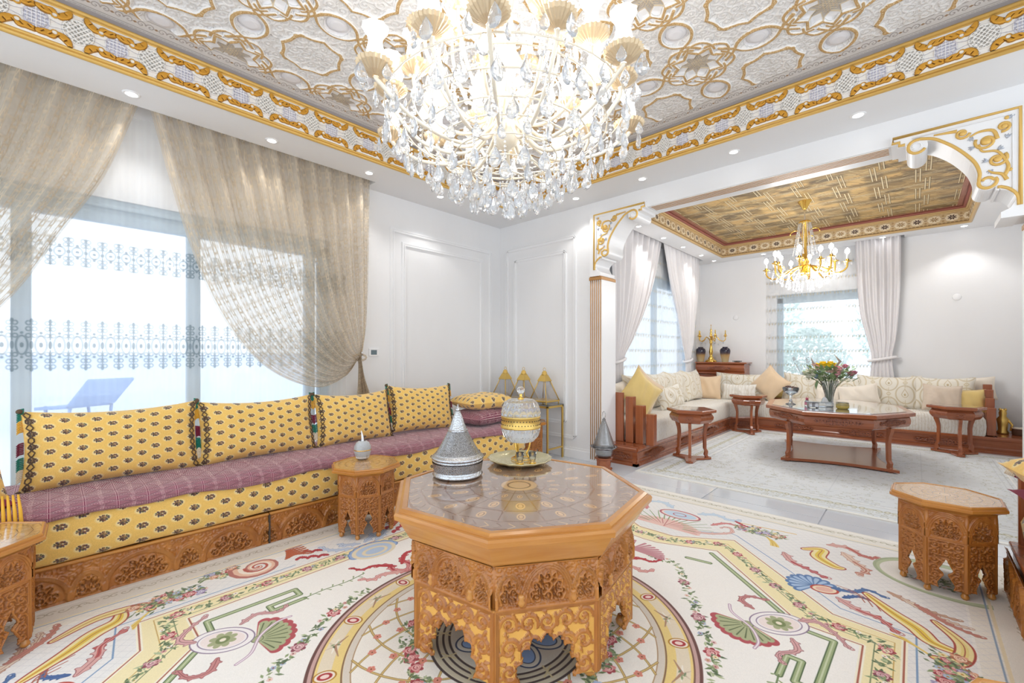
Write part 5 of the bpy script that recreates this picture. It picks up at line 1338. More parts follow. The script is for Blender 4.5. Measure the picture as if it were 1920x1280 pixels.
def pillow(label, m, w, h, t, loc, rz, lean=0, roll=0, uvs=(1, 1), group=None, seed=1, trim=None, nm='cushion', pinch=.13, extra=None):
    """loc: where the lower edge rests; rz: direction it faces (0 = faces -Y)"""
    root = thing(nm, label, 'cushion', loc, rz, group)
    Mx = RX(-lean) @ T(0, 0, h / 2 * (1 if not roll else abs(cos(roll)) + w / h * abs(sin(roll)))) @ RY(roll)
    g0 = pillow_g(w, h, t, 22, pinch, uvs, .009, seed); g = G(); g.add(g0.v, g0.f, g0.uv, Mx); g.obj('cover', m, root, True)
    if trim == 'braid':
        for s in (-1, 1):
            g = G()
            for ph in (0, PI):
                P_ = []
                for i in range(29):
                    b = -1 + 2 * i / 28; a = .93 + .035 * sin(i * 1.35 + ph)
                    x = s * w / 2 * a * (1 - pinch * .45 * (1 - b * b)); z = h / 2 * b * .97 * (1 - pinch * 1.2 * (1 - a * a) * (1 if b > 0 else .4))
                    th = t / 2 * ((1 - min(.999, abs(a)) ** 3.2) * (1 - abs(b * .97) ** 3.2)) ** .5 + .004
                    P_.append((x, -th, z))
                g.tube(P_, .0035, 5)
            gg = G(); gg.add(g.v, g.f, None, Mx); gg.obj('braid', M['braid'], root, True)
            for k, (zz, mm) in enumerate(((.40, 'tass_g'), (.25, 'tass_y'), (-.02, 'tass_m'), (-.2, 'tass_g'), (-.34, 'tass_w'))):
                g = G()
                for j in range(7):
                    z0 = h * zz + j * .009; x0 = s * w / 2 * (1 - pinch * .40)
                    g.tube([(x0, 0, z0), (x0 + s * .016, -.004, z0 - .004), (x0 + s * .026, -.006, z0 - .016)], [.004, .004, .002], 4)
                gg = G(); gg.add(g.v, g.f, None, Mx); gg.obj('tassel', M[mm], root, True)
            g = G()
            for zz in (-1, 1): g.ball((s * w / 2 * .99, 0, zz * h / 2 * .99), .014, 8, 6)
            gg = G(); gg.add(g.v, g.f, None, Mx); gg.obj('corner_knot', M['braid'], root, True)
    elif trim == 'piping':
        g = G(); P_ = []
        for i in range(64):
            q = i / 64 * 4; k = int(q); f = q - k
            a, b = [(-1 + 2 * f, -1), (1, -1 + 2 * f), (1 - 2 * f, 1), (-1, 1 - 2 * f)][k]
            P_.append((w / 2 * a * (1 - pinch * .45 * (1 - b * b)), 0, h / 2 * b * (1 - pinch * 1.2 * (1 - a * a) * (1 if b > 0 else .4))))
        g.tube(P_, .0045, 5, closed=True); gg = G(); gg.add(g.v, g.f, None, Mx); gg.obj('piping', m, root, True)
    return root
YU = (1 / .26, 1 / .142)
# ---------------------------------------------------------------- the yellow banquette
def banquette(label, x_front, y0, y1, depth, face, seat_ext=0):
    """face=+1: front faces +X. built in world coordinates"""
    s = face; X = lambda d: x_front - s * d      # d = distance back from the front
    root = thing('banquette_sofa', label, 'sofa', (0, 0, 0), 0)
    L = y1 - y0; nseg = max(1, int(round(L / 1.25))); w = L / nseg
    H = .185
    if 'pl' not in banquette.__dict__:
        ar = [(k * w / 3, w * .23, H * .72, H * .10) for k in (-1, 0, 1)] + [(k * w / 6, w * .095, H * .56, H * .10) for k in (-3, -1, 1, 3)]
        hh = arcade_height(w, H, .0022, ar, 5, .020)
        hh = hh[::2, ::2]; banquette.pl = relief_mesh('plinth_panel', hh, w, H, .026, [M['honey'], M['honeyshade']], colidx=(hh < .2).astype(int))  # plinth recesses take the painted shade tone too
        banquette.w = w
    g = G(); g.box(min(X(.03), X(depth)), max(X(.03), X(depth)), y0 + .002, y1 - .002, .0, .19); g.obj('base', M['honey'], root)
    for k in range(nseg):
        yc = y0 + (k + .5) * w
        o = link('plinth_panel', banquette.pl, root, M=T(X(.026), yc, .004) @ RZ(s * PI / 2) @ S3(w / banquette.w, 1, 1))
        g = G(); a, b = sorted((X(0.0), X(.03))); g.box(a, b, yc - w / 2 + .002, yc + w / 2 - .002, .186, .2, bev=.004); g.obj('plinth_rail', M['honeyh'], root)
    for k in range(nseg + 1):
        a, b = sorted((X(-.003), X(.02))); yy = min(max(y0 + k * w, y0 + .004), y1 - .004); G().box(a, b, yy - .004, yy + .004, 0, .188).obj('joint_strip', M['dark'], root)
    # mattress with rounded edges, UV in metres
    prof = [(0.02, .205), (.0, .225), (-.006, .30), (-.002, .40), (.012, .435), (.05, .452), (depth * .5, .458), (depth - .03, .455), (depth - .01, .43), (depth - .01, .205)]
    cum = [0]
    for a, b in zip(prof[:-1], prof[1:]): cum.append(cum[-1] + math.hypot(b[0] - a[0], b[1] - a[1]))
    ny = 60; g = G(); vs = []; uvs = []; fs = []
    for j in range(ny + 1):
        yy = y0 + .01 + (L - .02) * j / ny; e = min(1, min(j, ny - j) / 1.5) ; e = .985 + .015 * e
        for (d, z), c_ in zip(prof, cum): vs.append((X(d) , yy, z * (e if z > .3 else 1) + .003 * sin(j * .9 + d * 9))); uvs.append((yy * YU[0] * s * .87, c_ * YU[1] * .87))
    n = len(prof)
    for j in range(ny):
        for i in range(n - 1): fs.append((j * n + i, (j + 1) * n + i, (j + 1) * n + i + 1, j * n + i + 1) if s > 0 else (j * n + i, j * n + i + 1, (j + 1) * n + i + 1, (j + 1) * n + i))
    fs.append(tuple(range(n)) if s > 0 else tuple(range(n))[::-1]); fs.append(tuple(ny * n + i for i in range(n))[::-1] if s > 0 else tuple(ny * n + i for i in range(n)))
    g.add(vs, fs, uvs); g.obj('mattress', M['yellow'], root, True)
    return root
SF = -2.975
banquette('long low yellow medallion banquette on a carved wooden plinth under the terrace window', SF, -1.5, 3.40, .80, 1)
# burgundy quilted throw lying on the mattress, front edge hanging over a little
g = G(); prof = [(-.016, .405), (-.022, .418), (-.016, .446), (.010, .466), (.05, .476), (.2, .474), (.42, .478), (.64, .474)]
def throw_fn(u, v):
    y = -1.2 + 4.58 * u; k = v * (len(prof) - 1); i = min(int(k), len(prof) - 2); f = k - i
    d = prof[i][0] * (1 - f) + prof[i + 1][0] * f; z = prof[i][1] * (1 - f) + prof[i + 1][1] * f
    w = .010 * sin(y * 5.2) + .007 * sin(y * 11.7 + 1)
    if v < .35: z += w * (1 - v / .35); d -= abs(w) * .3
    z += .006 * abs(sin(y * 9 + d * 9)) * abs(sin(y * 9 - d * 9))
    return (SF - d, y, z + .004)
gg = G(); gg.grid(throw_fn, 260, 28, uvf=lambda u, v: (u * 4.58 / .48, v * .75 / .36)); g.add(gg.v, gg.f, gg.uv)
o = g.obj('quilted_throw', M['burg'], None, True); md = o.modifiers.new('thickness', 'SOLIDIFY'); md.thickness = .012; md.offset = -1
tag(o, 'burgundy and white patterned quilt spread along the seat of the yellow banquette', 'throw')
CB = -3.50
names = ['leftmost long yellow medallion cushion of the banquette, a tasselled edge at the window mullion', 'second long yellow medallion cushion from the left, in the middle of the window', 'third yellow medallion cushion, just below the gathered net curtain', 'fourth yellow medallion cushion, before the panelled wall with one corner tipped up']
spec = [(.30, .78, .43), (1.05, .75, .42), (1.76, .66, .42), (2.42, .68, .43)]
for k, (yc, w, h) in enumerate(spec):
    pillow(names[k], M['yellow'], w, h, .20, (CB + .13, yc - .02, .478), PI / 2 + (.0 if k < 3 else -.08), .22, (0, 0, 0, R(2))[k], YU if k < 2 else (YU[0] * 1.15, YU[1] * 1.1), 'yellow cushions along the window banquette', k + 1, 'braid')
# stack at the sofa's far end and the cushion at the near corner
root = thing('cushion', 'burgundy patterned cushion lying flat at the far end of the banquette', 'cushion', (-3.30, 3.10, .478), 0)
g0 = pillow_g(.60, .42, .17, 22, .05, (1 / .48, 1 / .36)); g = G(); g.add(g0.v, g0.f, g0.uv, T(0, 0, .085) @ RZ(PI / 2 + .1) @ RX(-PI / 2)); g.obj('cover', M['burg'], root, True)
root = thing('cushion', 'yellow medallion cushion lying flat on the burgundy one at the end of the banquette', 'cushion', (-3.30, 3.08, .635), 0)
g0 = pillow_g(.58, .42, .16, 22, .05, YU); g = G(); g.add(g0.v, g0.f, g0.uv, T(0, 0, .08) @ RZ(PI / 2 - .12) @ RX(-PI / 2)); g.obj('cover', M['yellow'], root, True)
for k, mm in enumerate(('tass_g', 'tass_w', 'tass_m')):
    g = G()
    for j in range(6): g.tube([(-.0 + .19 - j * .012 - k * .03, .28, .08), (.20 - j * .012 - k * .03, .305, .055), (.20 - j * .012 - k * .03, .31, .03)], [.004, .004, .002], 4)
    g.obj('tassel', M[mm], root, True)
lc = pillow('yellow medallion bolster cushion cut off at the left edge, yellow tassels hanging in front', M['yellow'], .50, .36, .20, (-3.14, -.36, .478), PI * .62, .35, 0, YU, None, 9, None)
g = G()
for k in range(6): g.tube([(-3.02 + .006 * k, -.175 + .016 * k, .56), (-2.965 + .004 * k, -.172 + .017 * k, .50), (-2.955 + .004 * k, -.17 + .018 * k, .36)], [.004, .006, .008], 6)
o = g.obj('tassel_fringe', M['tass_y'], None, True); tag(o, 'bunch of long yellow tassels hanging over the seat edge at the far left', 'tassels')
root = thing('cushion', 'corner of a deep maroon cushion lying under the yellow tassels at the left edge', 'cushion', (-3.13, -.26, .478), 0)
g0 = pillow_g(.30, .22, .06, 14, .05, (1, 1)); g = G(); g.add(g0.v, g0.f, g0.uv, T(0, 0, .03) @ RZ(.5) @ RX(-PI / 2)); g.obj('cover', M['tass_m'], root, True)

# right-hand banquette seen end-on at the right edge
rb = thing('banquette_sofa', 'end of the right-hand banquette with a tall wooden end board, at the right edge', 'sofa', (0, 0, 0), 0)
G().box(.375, .93, 3.27, 3.31, .2, .60, bev=.008).obj('end_board', M['walnutv'], rb)
G().box(.36, 1.25, 1.6, 3.30, .0, .245).obj('base', M['honey'], rb)
for k in range(2):
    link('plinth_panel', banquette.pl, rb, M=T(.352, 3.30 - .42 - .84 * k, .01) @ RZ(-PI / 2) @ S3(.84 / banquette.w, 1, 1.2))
G().box(.345, .40, 1.6, 3.30, .24, .262, bev=.005).obj('plinth_rail', M['walnut'], rb)
g = G(); Pq = [(.0, .265), (-.03, .30), (-.04, .38), (-.01, .46), (.04, .50), (.6, .51), (.8, .50), (.8, .265)]
vs = []; uvs = []; fs = []; n = len(Pq)
for j in range(31):
    yy = 1.6 + 1.66 * j / 30; sh = .96 if j == 30 else 1
    for q, (d, z) in enumerate(Pq): vs.append((.42 + d, yy, .265 + (z - .265) * sh)); uvs.append((yy * YU[0], (q * .09) * YU[1]))
for j in range(30):
    for i in range(n - 1): fs.append((j * n + i, j * n + i + 1, (j + 1) * n + i + 1, (j + 1) * n + i))
fs.append(tuple(30 * n + i for i in range(n))); g.add(vs, fs, uvs); g.obj('mattress', M['yellow'], rb, True)
root = thing('cushion', 'yellow medallion cushion with a many-coloured tassel fringe on the right-hand banquette', 'cushion', (.66, 3.02, .56), 0)
g0 = pillow_g(.62, .46, .18, 20, .05, YU); Mx = T(0, 0, .09) @ RZ(.35) @ RX(-PI / 2 + .12); g = G(); g.add(g0.v, g0.f, g0.uv, Mx); g.obj('cover', M['yellow'], root, True)
for k in range(8):
    g = G()
    for j in range(6):
        x = -.30 + (k * 6 + j) * .0125; g.tube([(x, .0, .225), (x, .015, .245), (x, .035, .255)], [.005, .006, .003], 4)
    gg = G(); gg.add(g.v, g.f, None, T(0, 0, .09) @ RZ(.35 + PI / 2) @ RX(-PI / 2 + .0)); gg.obj('tassel', M[('tass_g', 'tass_y', 'tass_m', 'tass_w')[k % 4]], root, True)
root = thing('cushion', 'maroon satin cushion pushed under the yellow one on the right-hand banquette', 'cushion', (.62, 3.06, .505), 0)
g0 = pillow_g(.54, .40, .07, 16, .12, (1, 1)); g = G(); g.add(g0.v, g0.f, g0.uv, T(0, 0, .03) @ RZ(.1) @ RX(-PI / 2)); g.obj('cover', M['tass_m'], root, True)

# ---------------------------------------------------------------- things on the big table
M['silver'] = mat('polished_silver', '#C9CCD0', .18, 1, .35, 160); M['silvero'] = mat('engraved_silver', '#B4B7BC', .30, 1, .7, 260, .25, 120)
M['crystal'] = mat('cut_crystal', '#EDF1F5', .03, trans=.75, ior=1.5, spec=.9); M['glassc'] = mat('clear_glass', '#F6FAFC', .02, trans=.95, ior=1.45)
ZT = .6015
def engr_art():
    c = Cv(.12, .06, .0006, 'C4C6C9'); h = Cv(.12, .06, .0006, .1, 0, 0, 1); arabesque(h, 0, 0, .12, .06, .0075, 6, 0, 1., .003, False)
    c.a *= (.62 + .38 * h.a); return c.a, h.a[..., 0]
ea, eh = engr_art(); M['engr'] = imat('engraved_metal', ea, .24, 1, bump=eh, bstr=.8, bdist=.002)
EU = lambda g, ku, kv: [setattr(g, 'uv', [(u[0] * ku, u[1] * kv) for u in g.uv]), g][1]
tg = thing('tagine', 'engraved silver tagine dish with a tall conical lid on the big octagonal table', 'serving dish', (-1.66, 1.385, ZT))
G().lathe([(.085, 0), (.120, .004), (.124, .012), (.117, .020), (.113, .028), (.117, .05), (.122, .074), (.126, .080), (.122, .086)], 40).obj('base_dish', M['silver'], tg, True)
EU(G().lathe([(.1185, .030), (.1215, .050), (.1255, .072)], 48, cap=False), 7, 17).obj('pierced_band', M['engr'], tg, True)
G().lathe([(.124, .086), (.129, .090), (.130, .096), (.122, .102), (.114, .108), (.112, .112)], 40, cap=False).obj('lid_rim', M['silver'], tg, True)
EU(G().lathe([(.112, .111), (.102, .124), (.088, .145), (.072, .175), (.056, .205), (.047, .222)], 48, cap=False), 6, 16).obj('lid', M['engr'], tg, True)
G().lathe([(.050, .220), (.050, .226), (.045, .228), (.036, .25), (.026, .28), (.017, .305), (.012, .315), (.009, .318)], 14, cap=False).obj('fluted_cone', M['silver'], tg)
G().lathe([(.009, .317), (.014, .322), (.013, .328), (.007, .333), (.004, .338), (.002, .352)], 12).obj('knob', M['silver'], tg, True)
M['traygold'] = mat('tray_gold_glass', '#D9CFA4', .12, .6, .2, 60)
ty = thing('serving_tray', 'round gold and glass tray with a scalloped rim on the big octagonal table', 'tray', (-1.60, 1.78, ZT))
G().lathe([(.06, 0), (.10, .003), (.150, .012), (.170, .024), (.176, .030), (.172, .031), (.150, .017), (.10, .009), (1e-6, .007)], 48, ru=lambda a, z: 1 + .025 * cos(a * 16) * (z > .01)).obj('plate', M['traygold'], ty, True)
jr = thing('crystal_jar', 'cut crystal jar with a pierced gold band and ball-topped lid, standing on the tray', 'jar', (-1.622, 1.812, ZT + .0105))
for k in range(3):
    a = k * 2 * PI / 3 + .9; G().tube(crv([(.050 * cos(a), .050 * sin(a), 0), (.034 * cos(a), .034 * sin(a), .03), (.045 * cos(a), .045 * sin(a), .055), (.055 * cos(a), .055 * sin(a), .10)], 5), .0055, 8).obj('leg', M['goldm'], jr, True)
G().lathe([(.052, 0), (.056, .003), (.052, .006)], 24, cap=False).obj('foot_ring', M['goldm'], jr, True)
fac = lambda a, z: 1 + .022 * abs(sin(a * 9 + z * 55)) * abs(sin(a * 9 - z * 55)) * 2
G().lathe([(.03, .094), (.07, .102), (.096, .13), (.106, .16), (.107, .180)], 72, ru=fac, cap=False).obj('bowl', M['crystal'], jr)
G().lathe([(.111, .178), (.114, .183), (.110, .188), (.109, .236), (.112, .240), (.109, .244)], 72, cap=False).obj('gold_band', M['golds'], jr, True)
g = G()
for k in range(40):
    a = k * 2 * PI / 40
    for zz in (.200, .222): g.ball((.1095 * cos(a + (zz > .21) * .08), .1095 * sin(a + (zz > .21) * .08), zz), .0034, 6, 4)
g.obj('piercing', M['dark'], jr, True)
G().lathe([(.107, .243), (.108, .262), (.102, .295), (.088, .322), (.068, .335), (1e-6, .338)], 72, ru=fac, cap=False).obj('lid', M['crystal'], jr)
G().lathe([(.020, .335), (.016, .342), (.007, .35), (.009, .362), (.007, .366)], 16).obj('knob_stem', M['goldm'], jr, True)
G().ball((0, 0, .386), .022, 20, 14).obj('ball_knob', M['glassc'], jr, True)
for k, (x, y) in enumerate(((-1.545, 1.72), (-1.505, 1.775))):
    t = thing('tea_glass', ['small clear glass with a gold foot standing on the tray, the left one', 'small clear glass with a gold foot standing on the tray, the right one'][k], 'glass', (x, y, ZT + .0115), 0, 'small glasses on the tray')
    G().lathe([(.018, 0), (.018, .004), (.014, .008), (.018, .03), (.022, .062), (.0205, .062), (.0165, .03), (.012, .012), (1e-6, .012)], 20, cap=False).obj('cup', M['glassc'], t, True); G().lathe([(.019, 0), (.020, .004), (.019, .008)], 20).obj('gold_foot', M['goldm'], t, True)

# tissue holder on the small table
tz = .0105 + .455
th = thing('tissue_holder', 'round crystal tissue holder with a gold ring, on the side table by the sofa', 'tissue holder', (-2.84, 1.505, tz))
G().lathe([(.03, 0), (.036, .004), (.048, .025), (.056, .050), (.057, .064)], 48, ru=lambda a, z: 1 + .02 * cos(a * 16 + z * 90), cap=False).obj('bowl', M['crystal'], th)
G().lathe([(.059, .063), (.061, .066), (.059, .069)], 40, cap=False).obj('gold_ring', M['goldm'], th, True)
G().lathe([(.057, .068), (.055, .09), (.044, .115), (.024, .128)], 48, ru=lambda a, z: 1 + .02 * cos(a * 16 + z * 90), cap=False).obj('lid', M['crystal'], th)
G().lathe([(.045, .01), (.050, .06), (.044, .10), (.02, .12)], 20).obj('tissue_roll', M['fabric_white'], th, True)
g = G(); g.grid(lambda u, v: ((u - .5) * .045 * (1 - v * .75) - .02 * v, .012 * sin(u * 6 + v * 2) * (1 - v), .12 + .075 * v), 10, 10); o = g.obj('tissue', M['fabric_white'], th, True); o.modifiers.new('t', 'SOLIDIFY').thickness = .001

# ---------------------------------------------------------------- gilt glass table with three pyramid lanterns in the corner
gx0, gx1, gy0, gy1, gz = -3.92, -3.0, 3.80, 4.10, .62
gt = thing('glass_table', 'narrow gilt table with a smoked glass top in the room corner', 'table', (0, 0, 0))
for x in (gx0, gx1 - .02, ):
    for y in (gy0, gy1 - .02): G().box(x, x + .02, y, y + .02, 0, gz - .02, bev=.002).obj('leg', M['golds'], gt)
for (a, b, c_, d) in ((gx0, gx1, gy0, gy0 + .02), (gx0, gx1, gy1 - .02, gy1), (gx0, gx0 + .02, gy0, gy1), (gx1 - .02, gx1, gy0, gy1)):
    G().box(a, b, c_, d, gz - .03, gz - .004, bev=.002).obj('rail', M['golds'], gt)
for x in (gx0, gx1 - .02): G().box(x, x + .02, gy0 + .02, gy1 - .02, .12, .135).obj('stretcher', M['golds'], gt)
G().box(gx0 - .004, gx1 + .004, gy0 - .004, gy1 + .004, gz - .004, gz + .004, bev=.002).obj('glass_top', mat('smoked_glass', '#6F7478', .05, spec=.8), gt)
M['paneglass'] = thin_glass('lantern_glass', (.99, .99, 1), -.22)
def pyramid(label, x, y, s=.245, h=.40):
    t = thing('pyramid_lantern', label, 'lantern', (x, y, gz + .0045), 0, 'gold pyramid lanterns on the gilt table')
    for i, (a, b) in enumerate(((-1, -1), (1, -1), (1, 1), (-1, 1))):
        G().lathe([(.004, 0), (.010, .008), (.005, .02), (.012, .028)], 8, T(a * s * .48, b * s * .48, 0)).obj('foot', M['golds'], t, True)
        G().tube([(a * s / 2, b * s / 2, .04), (a * .03, b * .03, h * .80)], .0055, 6).obj('corner_bar', M['golds'], t, True)
    for (a, b, c_, d) in ((-1, 1, -1, -1), (-1, 1, 1, 1)):
        pass
    G().rings([[(s / 2 * k * a, s / 2 * k * b, z) for a, b in ((-1, -1), (1, -1), (1, 1), (-1, 1))] for k, z in ((1.0, .026), (1.04, .030), (1.04, .04), (.98, .046))]).obj('base_tray', M['golds'], t)
    G().rings([[(k * a, k * b, z) for a, b in ((-1, -1), (1, -1), (1, 1), (-1, 1))] for k, z in ((.062, h * .66), (.036, h * .80), (.030, h * .84))]).obj('hood', M['golds'], t)
    G().lathe([(.034, h * .83), (.036, h * .86), (.030, h * .88), (.028, h * .92), (.016, h * .95), (.006, h * .96)], 16).obj('cap', M['golds'], t, True)
    G().tube([(.018 * cos(q * PI / 6), 0, h * .99 + .022 * sin(q * PI / 6)) for q in range(12)], .0028, 6, closed=True).obj('ring', M['golds'], t, True)
    for a in range(4):
        p = [(-1, -1), (1, -1), (1, 1), (-1, 1)]; u, v = p[a], p[(a + 1) % 4]
        g = G(); g.add([(u[0] * s / 2 * .97, u[1] * s / 2 * .97, .046), (v[0] * s / 2 * .97, v[1] * s / 2 * .97, .046), (v[0] * .032, v[1] * .032, h * .78), (u[0] * .032, u[1] * .032, h * .78)], [(0, 1, 2, 3)]); o = g.obj('glass_pane', M['paneglass'], t); o.modifiers.new('t', 'SOLIDIFY').thickness = .002
    return t
pyramid('gold pyramid lantern on the corner table, nearest the window wall', -3.80, 3.95)
pyramid('gold pyramid lantern in the middle of the corner table', -3.49, 3.95)
pyramid('gold pyramid lantern at the pilaster end of the corner table', -3.165, 3.95)

# filigree lantern on a low stand by the pilaster
M['filig'] = M['engr']
st = thing('lantern_stand', 'little carved wooden stand under the silver lantern by the pilaster', 'stand', (-2.36, 3.93, 0))
g = G(); g.rings([[(r_ * cos(k * PI / 4), r_ * sin(k * PI / 4), z) for k in range(8)] for r_, z in ((.085, 0), (.09, .02), (.075, .03), (.075, .11), (.095, .12), (.095, .135))]); g.obj('body', M['walnut'], st)
ft = thing('filigree_lantern', 'silver filigree lantern with a conical lid and a loop, by the gold-fluted pilaster', 'lantern', (-2.36, 3.93, .1355))
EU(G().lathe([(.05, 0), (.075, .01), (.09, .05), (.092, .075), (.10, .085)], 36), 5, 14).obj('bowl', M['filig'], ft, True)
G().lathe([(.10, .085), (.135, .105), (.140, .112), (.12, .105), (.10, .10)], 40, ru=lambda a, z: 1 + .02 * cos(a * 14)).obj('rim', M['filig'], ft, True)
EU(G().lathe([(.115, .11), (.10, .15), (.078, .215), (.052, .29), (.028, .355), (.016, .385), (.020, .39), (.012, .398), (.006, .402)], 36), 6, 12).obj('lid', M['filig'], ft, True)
G().tube([(.018 * cos(q * PI / 6), 0, .437 + .036 * sin(q * PI / 6)) for q in range(12)], .0035, 6, closed=True).obj('loop', M['silver'], ft, True)
# ---------------------------------------------------------------- alcove sofa
W_ = M['walnut']
sf = thing('corner_sofa', 'long red-brown wooden corner sofa with ivory striped seats round the alcove', 'sofa', (0, 0, 0))
def plinth_run(p0, p1, z1=.2):
    """stepped plinth front from p0 to p1 (front line), body behind to the left of the direction"""
    a, b = Vector((*p0, 0)), Vector((*p1, 0)); d = (b - a).normalized(); n_ = Vector((-d.y, d.x, 0)); L = (b - a).length
    prof = [(.0, 0), (.0, .03), (.015, .04), (.010, .06), (.018, .075), (.0, .15), (-.012, .165), (-.016, .185), (-.006, .2), (.05, .2), (.05, 0)]
    g = G(); vs = []
    for s_ in (0, L):
        for o_, z in prof: vs.append(a + d * s_ + n_ * o_ + Vector((0, 0, z)))
    k = len(prof); fs = [(i, (i + 1) % k, k + (i + 1) % k, k + i) for i in range(k)] + [tuple(range(k))[::-1], tuple(range(k, 2 * k))]
    g.add(vs, fs); g.obj('plinth_rail', W_, sf)
    return a, d, n_, L
def carve_art():
    Wd, Hd = .56, .085; h = Cv(Wd, Hd, .0022, .0, -Wd / 2, 0, 1); arabesque(h, -Wd / 2 + .03, .004, Wd / 2 - .03, Hd - .004, .016, 4, 0, 1., .007)
    m = Cv(Wd, Hd, .0022, 0., -Wd / 2, 0, 1)
    P_ = [(-Wd / 2, Hd / 2)] + crv([(-Wd / 2 + .02, Hd / 2), (-Wd / 2 + .06, Hd * .8), (-Wd / 2 + .12, Hd * .72), (-.08, Hd * .98), (0, Hd * .9)], 4); P_ = P_ + [(-x, z) for x, z in P_[::-1]]; P_ = P_ + [(x, Hd - z) for x, z in P_[::-1]]
    m.poly(P_, 1.); return h.a[..., 0] * m.a[..., 0], m.a[..., 0] > .5
ca, cmk = carve_art()
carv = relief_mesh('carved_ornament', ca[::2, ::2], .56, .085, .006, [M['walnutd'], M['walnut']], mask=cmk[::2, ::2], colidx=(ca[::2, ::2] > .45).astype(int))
def orn(a, d, n_, s_, z=.055, w=1., par=sf):
    p = a + d * s_ - n_ * .004 + Vector((0, 0, z)); o = link('carved_ornament', carv, par); ang = math.atan2(d.y, d.x)
    o.matrix_local = T(*p) @ RZ(ang) @ S3(w, 1, 1)
FX, FY = -2.16, 7.76
pts = [(FX, 4.26), (FX, 7.42), (-1.86, FY), (1.0, FY)]
# direction chosen so that the body lies to the left (into the sofa)
for (p, q), orns in (((pts[0], pts[1]), (.45, 1.35, 2.3)), ((pts[1], pts[2]), (.23,)), ((pts[2], pts[3]), (.5, 1.3, 2.1))):
    a, d, n_, L = plinth_run(p, q)
    for s_ in orns: orn(a, d, n_, s_, w=.75 if L < 1 else 1)
a, d, n_, L = plinth_run((-2.62, 4.26), (FX, 4.26)); orn(a, d, n_, .24, w=.55)
g = G(); g.box(X2 + .19, FX - .02, 4.28, Y2 - .19, 0, .195); g.box(FX - .02, 1.0, FY + .03, Y2 - .19, 0, .195); g.prism([(FX - .02, 7.44), (-1.88, FY + .02), (-1.88, FY + .05), (FX - .02, FY + .05)], 0, .195); g.obj('platform', W_, sf)
g = G(); g.box(X2 + .19, FX, 4.262, 4.46, .195, .21, bev=.004); g.obj('platform_step', W_, sf); G().box(.72, 1.0, FY - .01, Y2 - .19, .195, .21, bev=.004).obj('platform_step', W_, sf)
# end boards and slats (left end)
G().box(-2.79, -2.42, 4.44, 4.47, .21, .765, bev=.004).obj('end_board', M['walnutv'], sf)
for x, z in ((-2.345, .725), (-2.225, .635), (-2.10, .548)): G().box(x - .045, x + .045, 4.44, 4.52, .21, z, bev=.005).obj('arm_slat', M['walnutv'], sf)
for k, (y, z) in enumerate(((8.22, .815), (8.10, .755), (7.98, .655), (7.85, .548))): G().box(.64 + .0 * k, .72, y - .045, y + .045, .21, z, bev=.005).obj('arm_slat', M['walnutv'], sf)
G().box(X2 + .19, X2 + .22, 4.5, 8.2, .2, .72).obj('back_board', M['walnutv'], sf); G().box(X2 + .22, .62, Y2 - .22, Y2 - .19, .2, .72).obj('back_board', M['walnut'], sf)
def seat(name, poly, z0=.2, z1=.445, uo=0):
    """soft-edged seat cushion from a convex footprint"""
    cx = sum(p[0] for p in poly) / len(poly); cy = sum(p[1] for p in poly) / len(poly)
    # densify outline
    out = []
    n = len(poly)
    for i in range(n):
        (ax, ay), (bx, by) = poly[i], poly[(i + 1) % n]; k = max(2, int(math.hypot(bx - ax, by - ay) / .12))
        for j in range(k): out.append((ax + (bx - ax) * j / k, ay + (by - ay) * j / k))
    def ins(p, e):
        dx, dy = cx - p[0], cy - p[1]; L = math.hypot(dx, dy); return (p[0] + dx / L * e, p[1] + dy / L * e)
    g = G(); rings = []; uv = []; peri = [0]
    for i in range(1, len(out)): peri.append(peri[-1] + math.hypot(out[i][0] - out[i - 1][0], out[i][1] - out[i - 1][1]))
    for e, z in ((.01, z0), (.0, z0 + .02), (-.008, (z0 + z1) / 2), (.0, z1 - .045), (.018, z1 - .015), (.05, z1), (.15, z1 + .004)):
        ring = [(*ins(p, e), z) for p in out]; g_uv = [(peri[i] / .3, (z - z0 + (e if z >= z1 - .02 else 0)) / .3) for i in range(len(out))]
        rings.append(ring); uv.append(g_uv)
    N = len(out); vs = [p for r in rings for p in r]; uvs = [u for r in uv for u in r]; fs = []
    for j in range(len(rings) - 1):
        for i in range(N): fs.append((j * N + i, j * N + (i + 1) % N, (j + 1) * N + (i + 1) % N, (j + 1) * N + i))
    vs2 = rings[-1]; o = len(vs); vs += vs2; uvs += [(p[0] / .3, p[1] / .3) for p in vs2]; fs.append(tuple(range(o, o + N)))
    g.add(vs, fs, uvs); return g.obj(name, M['stripe'], sf, True)
xb, yb = X2 + .23, Y2 - .23
seat('seat_cushion', [(xb, 4.56), (FX + .0, 4.56), (FX + .0, 6.30), (xb, 6.30)])
seat('seat_cushion', [(xb, 6.31), (FX, 6.31), (FX, 7.40), (xb, 7.40)])
seat('seat_cushion', [(xb, 7.41), (FX, 7.41), (-1.87, FY), (-1.87, yb), (xb, yb)])
seat('seat_cushion', [(-1.86, FY), (-.62, FY), (-.62, yb), (-1.86, yb)])
seat('seat_cushion', [(-.61, FY), (.63, FY), (.63, yb), (-.61, yb)])
BU = (1 / .36, 1 / .36)
gb = 'ivory brocade back cushions of the alcove sofa'
def P2(label, m, w, h, t, loc, rz, lean=.2, roll=0, group=None, seed=1, uvs=BU, trim='piping'): return pillow(label, M[m], w, h, t, loc, rz, lean, roll, uvs, group, seed, trim)
SZ = .45
P2('plain cream cushion behind the tall end board of the alcove sofa', 'cream_c', .62, .42, .16, (-2.66, 4.78, SZ), PI / 2, .25, 0, None, 1)
